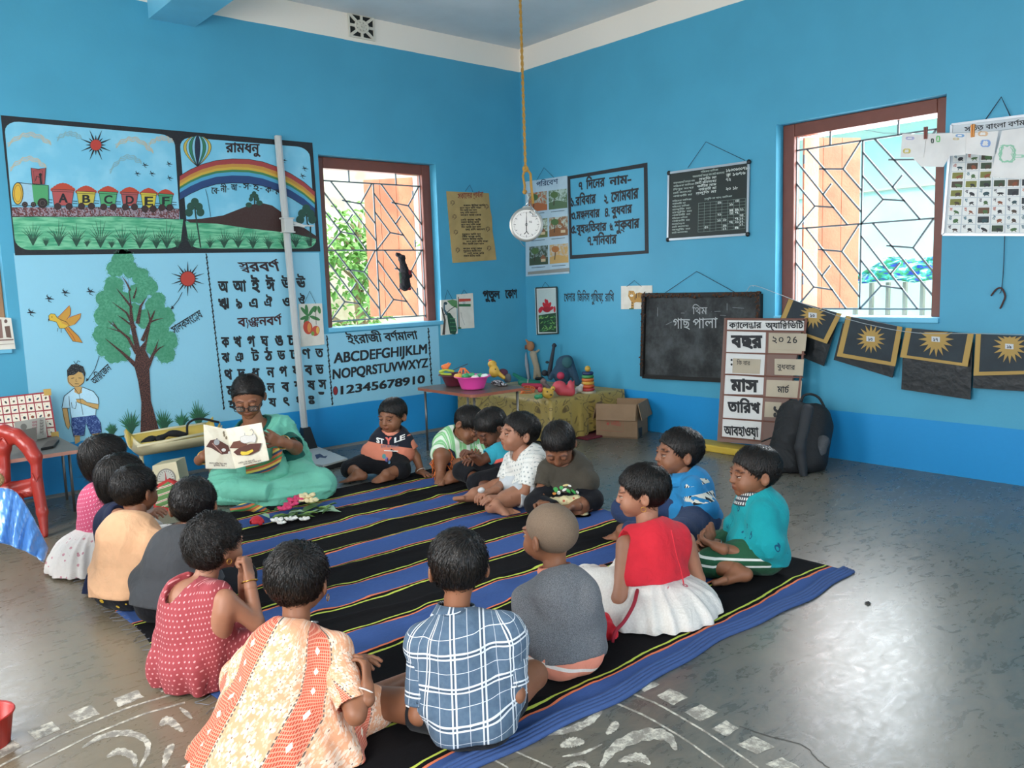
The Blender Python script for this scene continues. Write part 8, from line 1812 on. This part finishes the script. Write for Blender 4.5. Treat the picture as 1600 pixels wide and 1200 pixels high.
for nm, wr, el in (('R', 'wrR', 'elR'), ('L', 'wrL', 'elL')):
    d = unit(T_[wr] - T_[el]); e1_ = unit(np.cross(d, (0, 0, 1))); e2_ = np.cross(d, e1_)
    for k in range(3): MB().tube([T_[wr] - d * (.02 + k * .009) + (e1_ * math.cos(a_) + e2_ * math.sin(a_)) * .039 for a_ in np.linspace(0, 2 * math.pi, 20)[:-1]], .0028, 6, closed=True).build('bangle', M_ivory if k else M_gold, tr, True)
DK = Dt - .40; bo = thing('picture_book', 'open cream picture book with brown drawings held up in both hands', 'book', at(366, 700, DK)); pg = mat('book_page', fn=lambda: mixc(smooth(noi(coords('World'), 20, 4), .45, .7) * .3, hx('EFE6D0'), hx('C8B48E')), rough=.6)
def page(nm, q, dds):
    P_ = [at(u, v, DK + d) for (u, v), d in zip(q, dds)]; n_ = unit(np.cross(P_[1] - P_[0], P_[3] - P_[0])); n_ = n_ if n_ @ (CAM - P_[0]) > 0 else -n_
    mesh(nm, P_ + [a_ - n_ * .005 for a_ in P_], [(0, 1, 2, 3), (7, 6, 5, 4), (0, 4, 5, 1), (1, 5, 6, 2), (2, 6, 7, 3), (3, 7, 4, 0)], pg, bo); return Painter(bo, sum(P_) / 4, n_, base=.009, step=.0008)
k5 = crop(280, 560, .2)
p = page('left_page', k5((190, 515), (362, 550), (437, 862), (208, 862)), (-.03, .03, .03, -.03)); p.poly(k5((208, 690), (240, 640), (290, 630), (380, 680), (400, 740), (330, 750), (250, 700)), '5E3226').ell(k5((290, 655)), 4.5, 4.5, 'A8A8A8'); p.lay = 1; p.ell(k5((345, 715)), 3.4, 2.6, 'E8E4DC').ell(k5((388, 735)), 2, 2, 'E8E4DC').ell(k5((292, 628)), .9, .9, K_).line(k5((255, 660), (330, 740)), 1.6, 'B8887A'); p.text('কালো মাটির নিচে ছোট্ট বীজ', k5((232, 822)), k5((400, 830)), k5((232, 812)), '5A4A40', .01).text('ঘুমিয়ে ছিল একা', k5((265, 838)), k5((400, 845)), k5((265, 829)), '5A4A40', .01)
for x, y in ((345, 580), (365, 620), (350, 600)): p.ell(k5((x, y)), 1.6, 2.6, '8A7A60')
p.flush('left_print')
p = page('right_page', k5((362, 550), (640, 502), (702, 795), (437, 862)), (.03, -.03, -.03, .03)); p.poly(k5((400, 700), (430, 650), (480, 640), (540, 670), (500, 700)), '6E3E2A').poly(k5((430, 730), (470, 700), (560, 665), (650, 660), (630, 720), (560, 755), (460, 755)), '5A2C20'); p.lay = 1; p.poly(k5((485, 740), (490, 725), (530, 728), (580, 708), (588, 722), (545, 750), (500, 757)), 'E8C83A'); p.line(k5((490, 650), (485, 615), (520, 600), (560, 605), (600, 590), (610, 620), (600, 655), (560, 650), (520, 662), (490, 650)), .9, '7A7A80').line(k5((575, 600), (590, 575), (575, 550), (560, 560)), .9, '7A7A80').line(k5((520, 600), (518, 580)), .8, '7A7A80').poly(k5((490, 650), (485, 615), (520, 600), (560, 605), (600, 590), (610, 620), (600, 655), (560, 650), (520, 662)), 'DDD8D0'); p.text('একদিন এক ছোট্ট হাতি', k5((470, 822)), k5((600, 798)), k5((468, 812)), '5A4A40', .01).text('কলা খেয়ে গেল চলে', k5((510, 832)), k5((650, 800)), k5((508, 822)), '5A4A40', .01); p.flush('right_print')

# ------------------------------------------------------------------ flower bunch on the rug
fb = thing('flower_bunch', 'loose bunch of leaves with pink, cream and white flowers lying before the woman', 'flowers', onF(470, 805)); lf = [pm('leaf_a', '4A6A3A', .6), pm('leaf_b', '7A9A4A', .6), pm('leaf_c', '8AA88A', .6)]; rd = random.Random(4)
def leaf(P0, P1, w, m_):
    d = P1 - P0; s_ = unit(np.cross(d, (0, 0, 1))) * w; m1 = P0 + d * .35 + A(0, 0, .012); m2 = P0 + d * .7 + A(0, 0, .012); z_ = A(0, 0, .004)
    mesh('leaf', [P0, m1 + s_, m2 + s_ * .8, P1, m2 - s_ * .8, m1 - s_, P0 + d * .5 + A(0, 0, .004)], [(0, 1, 6), (1, 2, 6), (2, 3, 6), (3, 4, 6), (4, 5, 6), (5, 0, 6)], m_, fb)
for i in range(30):
    u0 = rd.uniform(420, 510); v0 = 812 - (u0 - 420) * .18 + rd.gauss(0, 3); a = onF(u0, v0, .02); L_ = rd.uniform(.05, .12); th_ = rd.gauss(0, .7) - .1; leaf(a, a + A(math.cos(th_), math.sin(th_), 0) * L_ + A(0, 0, rd.uniform(-.012, .02)), rd.uniform(.008, .018), rd.choice(lf))
for q in ((495, 800, 534, 800, 2), (500, 792, 525, 797, 2), (470, 802, 505, 785, 0)): leaf(onF(q[0], q[1], .025), onF(q[2], q[3], .02), .03, lf[q[4]])
def bloom(u, v, z_, r_, m_, n_=6, cup=.3, lab=None):
    r_ *= 1.35
    c = onF(u, v, z_); b = MB()
    for i in range(n_):
        a = 2 * math.pi * i / n_ + rd.random() * .4; d = A(math.cos(a), math.sin(a), cup); b.ball(c + d * r_ * .6, (r_ * .55, r_ * .36, r_ * .22), 8, 5, rot=np.stack([unit(d), unit(np.cross(d, (0, 0, 1))), unit(np.cross(np.cross(d, (0, 0, 1)), d))], 1))
    b.ball(c + A(0, 0, r_ * .15), r_ * .2, 6, 5); b.build('blossom', m_, fb, True)
pk, cr_m, wh_m = pm('pink_petal', 'D83A6A', .6), pm('cream_petal', 'EBD8A8', .6), pm('white_petal', 'F0ECE4', .6)
for q in ((462, 783, .05, .035, pk), (470, 779, .05, .03, pk), (445, 796, .04, .03, pk), (455, 790, .045, .03, pk), (480, 777, .06, .035, cr_m), (487, 784, .05, .03, cr_m), (474, 783, .05, .025, cr_m), (433, 814, .02, .025, wh_m), (455, 812, .02, .026, wh_m), (476, 812, .015, .022, wh_m), (440, 818, .015, .018, wh_m)): bloom(*q)
rf = thing('red_flower', 'ruffled red flower lying at the left end of the flower bunch', 'flower', onF(401, 820)); b = MB(); c0 = onF(401, 818, .025)
for i in range(46):
    a, e = rd.random() * 6.28, rd.random() * 1.4; d = A(math.cos(a) * math.cos(e), math.sin(a) * math.cos(e), math.sin(e)); b.ball(c0 + d * .036, (.016, .012, .004), 6, 4, rot=np.stack([unit(np.cross(d, (0, .3, 1))), unit(np.cross(d, np.cross(d, (0, .3, 1)))), d], 1))
b.build('petals', pm('red_petal', 'C8202E', .6), rf, True)
# ------------------------------------------------------------------ extras on the children
# hair bun and tie
K1 = PEOPLE['bun']; Tb = K1['T']; sculpt(K1['root'], 'hair_bun', HAIR['b'], [('s', (132, 700, .02), (9, 9, 9)), ('c', (134, 704, .02), (146, 706, .02), 7, 6)], K1['D0'], fold=.004)
MB().tube([at(141 + 2 * math.cos(a_), 704 + 7 * math.sin(a_), K1['D0'] + .02 + .02 * math.cos(a_)) for a_ in np.linspace(0, 6.28, 14)[:-1]], .004, 6, closed=True).build('hair_tie', pm('tie_grey', 'B8B0B4', .6), K1['root'], True)
# lettering on the small boy's shirt
K16 = PEOPLE['style']; D16 = K16['D0'] - .125 * 1.26
def chest(K, u, v): return at(u, v, D16)
pn = unit(K16['sdir'] * A(1, 1, 0) + A(0, 0, .15)); nb = Painter(K16['root'], at(612, 700, D16 + .012), pn, base=0)
top_ob = K16['top']; import bmesh as _bm
from mathutils.bvhtree import BVHTree
def project_decal(K, fn_paint, name='shirt_print', off=.004):
    """cut flat lettering and lay it on the cloth surface by shooting it along the chest normal"""
    loc = Vector(K['root'].location); vs, ps = [], []
    for ob in K['root'].children:
        if ob.name.split('.')[0] in ('shirt', 'sleeve'): b_ = len(vs); vs += [v.co + loc for v in ob.data.vertices]; ps += [tuple(b_ + i for i in p_.vertices) for p_ in ob.data.polygons]
    bvh = BVHTree.FromPolygons(vs, ps)
    tmp = []; o2 = fn_paint(); n_ = len(o2.data.vertices); off3 = Vector(o2.parent.location)
    for v in o2.data.vertices:
        w = v.co + off3; d = (w - Vector(CAM)).normalized(); hit = bvh.ray_cast(Vector(CAM), d)
        if hit[0] is not None: v.co = hit[0] - d * off - off3
    o2.name = name; return o2
def pt():
    nb.text('ST', (588, 691), (600, 694), (588, 683), 'F0ECE8', .04); nb.text('LE', (616, 692), (633, 686), (616, 684), 'F0ECE8', .04); nb.text('Y', (602, 694), (612, 694), (602, 683), 'E2685C', .04); nb.text('JUST BE RIGHT', (595, 699), (623, 699), (595, 695), '6A7080', .02); nb.ell((600, 713), 3, 4, '4A8A8A').ell((604, 718), 2.4, 4, '7A6AA8').ell((608, 722), 2, 3, '5A8AA8'); nb.line([(600, 704), (622, 705)], 1.6, 'E8E0D8'); return nb.flush('shirt_print')
project_decal(K16, pt)
K7_ = PEOPLE['olive']; nb = Painter(K7_['root'], at(885, 760, K7_['D0'] - .15), unit(K7_['sdir']), base=0)
def pt2():
    for x, y, rx, ry, c_, a_ in ((868, 765, 4, 4, '3FA04E', 0), (873, 770, 3, 3, 'E8E4DC', 0), (866, 771, 3, 2.4, 'E0903E', 0), (882, 765, 4, 2, 'E8E4DC', -.5), (888, 767, 5, 2.2, '3FA04E', .7), (896, 768, 5, 2, '3FA04E', .8), (902, 769, 3, 2, 'E8E4DC', .8), (884, 758, 5, 1.6, 'D8C080', -.2), (890, 759, 3, 1.6, 'E8E4DC', .4), (877, 762, 3, 3, '3FA04E', 0)): nb.ell((x, y), rx, ry, c_, a_, n=12)
    return nb.flush('leaf_print')
project_decal(K7_, pt2)
# yellow floral skirt cloth of the olive child
sculpt(K7_['root'], 'floral_skirt', C_['yell'], [('c', (860, 786, -.14), (900, 782, -.12), 9, 9), ('c', (908, 790, -.08), (914, 815, -.14), 9, 9), ('c', (914, 815, -.14), (905, 820, -.16), 7, 5)], K7_['D0'], h=.006, k=6, floor=.008, fold=.006)
# sash, red lining and bow of the red dress
K9 = PEOPLE['red']; K9r = K9['root']; rdm = C_['red']
sculpt(K9r, 'red_lining', rdm, [('c', (936, 972, -.2), (950, 990, -.26), 10, 9), ('c', (945, 965, -.2), (958, 990, -.27), 9, 8)], K9['D0'], h=.006, k=6, floor=.006, fold=.006)
MB().tube([A(*q) for q in spl([tuple(at(u, v, K9['D0'] + d)) for u, v, d in ((996, 922, -.14), (990, 945, -.21), (976, 970, -.27), (962, 986, -.31), (957, 1003, -.31))], 18)], .007, 6).build('sash_cord', pm('crimson_cord', 'A01C30', .7), K9r, True)
MB().tube([A(*q) for q in spl([tuple(at(u, v, K9['D0'] + d)) for u, v, d in ((1049, 828, -.135), (1058, 870, -.15), (1064, 890, -.155), (1068, 912, -.16))], 12)], .0025, 5).build('zip', rdm, K9r, True)
# orange fringe on the green-striped boy's raised knee, red sandal strap
K15 = PEOPLE['green']; b = MB(); kn = K15['knR']; hp_ = K15['hipR']; ax_ = unit(kn - hp_)
for i in range(60):
    a_ = rd.random() * 6.28; r1_ = .062; e1_ = unit(np.cross(ax_, (0, 0, 1))); e2_ = np.cross(ax_, e1_); s0_ = kn - ax_ * .04 + (e1_ * math.cos(a_) + e2_ * math.sin(a_)) * r1_; b.tube([s0_, s0_ + A(rd.gauss(0, .01), rd.gauss(0, .01), -.03), s0_ + A(rd.gauss(0, .02), rd.gauss(0, .02), -rd.uniform(.06, .13))], [.004, .004, .002], 4)
o = b.build('orange_fringe', C_['fringe'], K15['root'], True); o['kind'] = 'stuff'
sculpt(K15['root'], 'red_toe_paint', pm('toe_red', 'B81C28', .5), [('c', (678, 771, -.28), (692, 770, -.26), 3, 3)], K15['D0'], floor=.006)
# necklaces and thin details
def necklace(K, m_, r_=.048):
    nd = unit(K['head'] - K['neck']); S_ = K['S']; e1_ = unit(np.cross(nd, K['f'])); e2_ = np.cross(e1_, nd); MB().tube([K['neck'] + nd * .018 * S_ + (e1_ * math.cos(a_) + e2_ * math.sin(a_)) * r_ * S_ for a_ in np.linspace(0, 6.283, 24)[:-1]], .0022, 6, closed=True).build('necklace', m_, K['root'], True)
necklace(PEOPLE['kurta'], M_silver, .052); necklace(PEOPLE['navyg'], pm('cream_cord', 'D8C8A0', .7), .05)
# white thing held by the dotted-shirt boy; white ribbon on the floor at far left
o = MB().ball(at(752, 766, PEOPLE['white']['D0'] - .2), (.022, .016, .016), 12, 8).build('white_ball', pm('white_ball', 'D8D4D0', .5), None, True); tag(o, 'small white ball held in the hands of the boy in the dotted shirt', 'ball')
t = thing('white_ribbon', 'cream ribbon loop lying on the floor behind the navy dress', 'ribbon', onF(115, 880)); P_ = spl([tuple(onF(*q, .012)) for q in ((128, 862), (112, 868), (96, 872), (100, 882), (122, 883))], 18); vs = []
for i, q in enumerate(P_): vs += [A(*q), A(*q) + A(0, 0, .028)]
o = mesh('band', vs, [(2 * i, 2 * i + 1, 2 * i + 3, 2 * i + 2) for i in range(17)], pm('cream_cloth', 'D8CCB8', .8), t, True); so = o.modifiers.new('s', 'SOLIDIFY'); so.thickness = .003
o = MB().add([onF(1350, 941, .003), onF(1357, 939, .004), onF(1362, 943, .003), onF(1356, 944, .006)], [(0, 1, 3), (1, 2, 3), (0, 3, 2), (0, 2, 1)]).build('dark_scrap', pm('scrap', '24201E', .8)); tag(o, 'tiny dark leaf scrap lying alone on the empty floor at right', 'scrap')
bpy.data.objects.remove(_to); bpy.data.curves.remove(_tc)
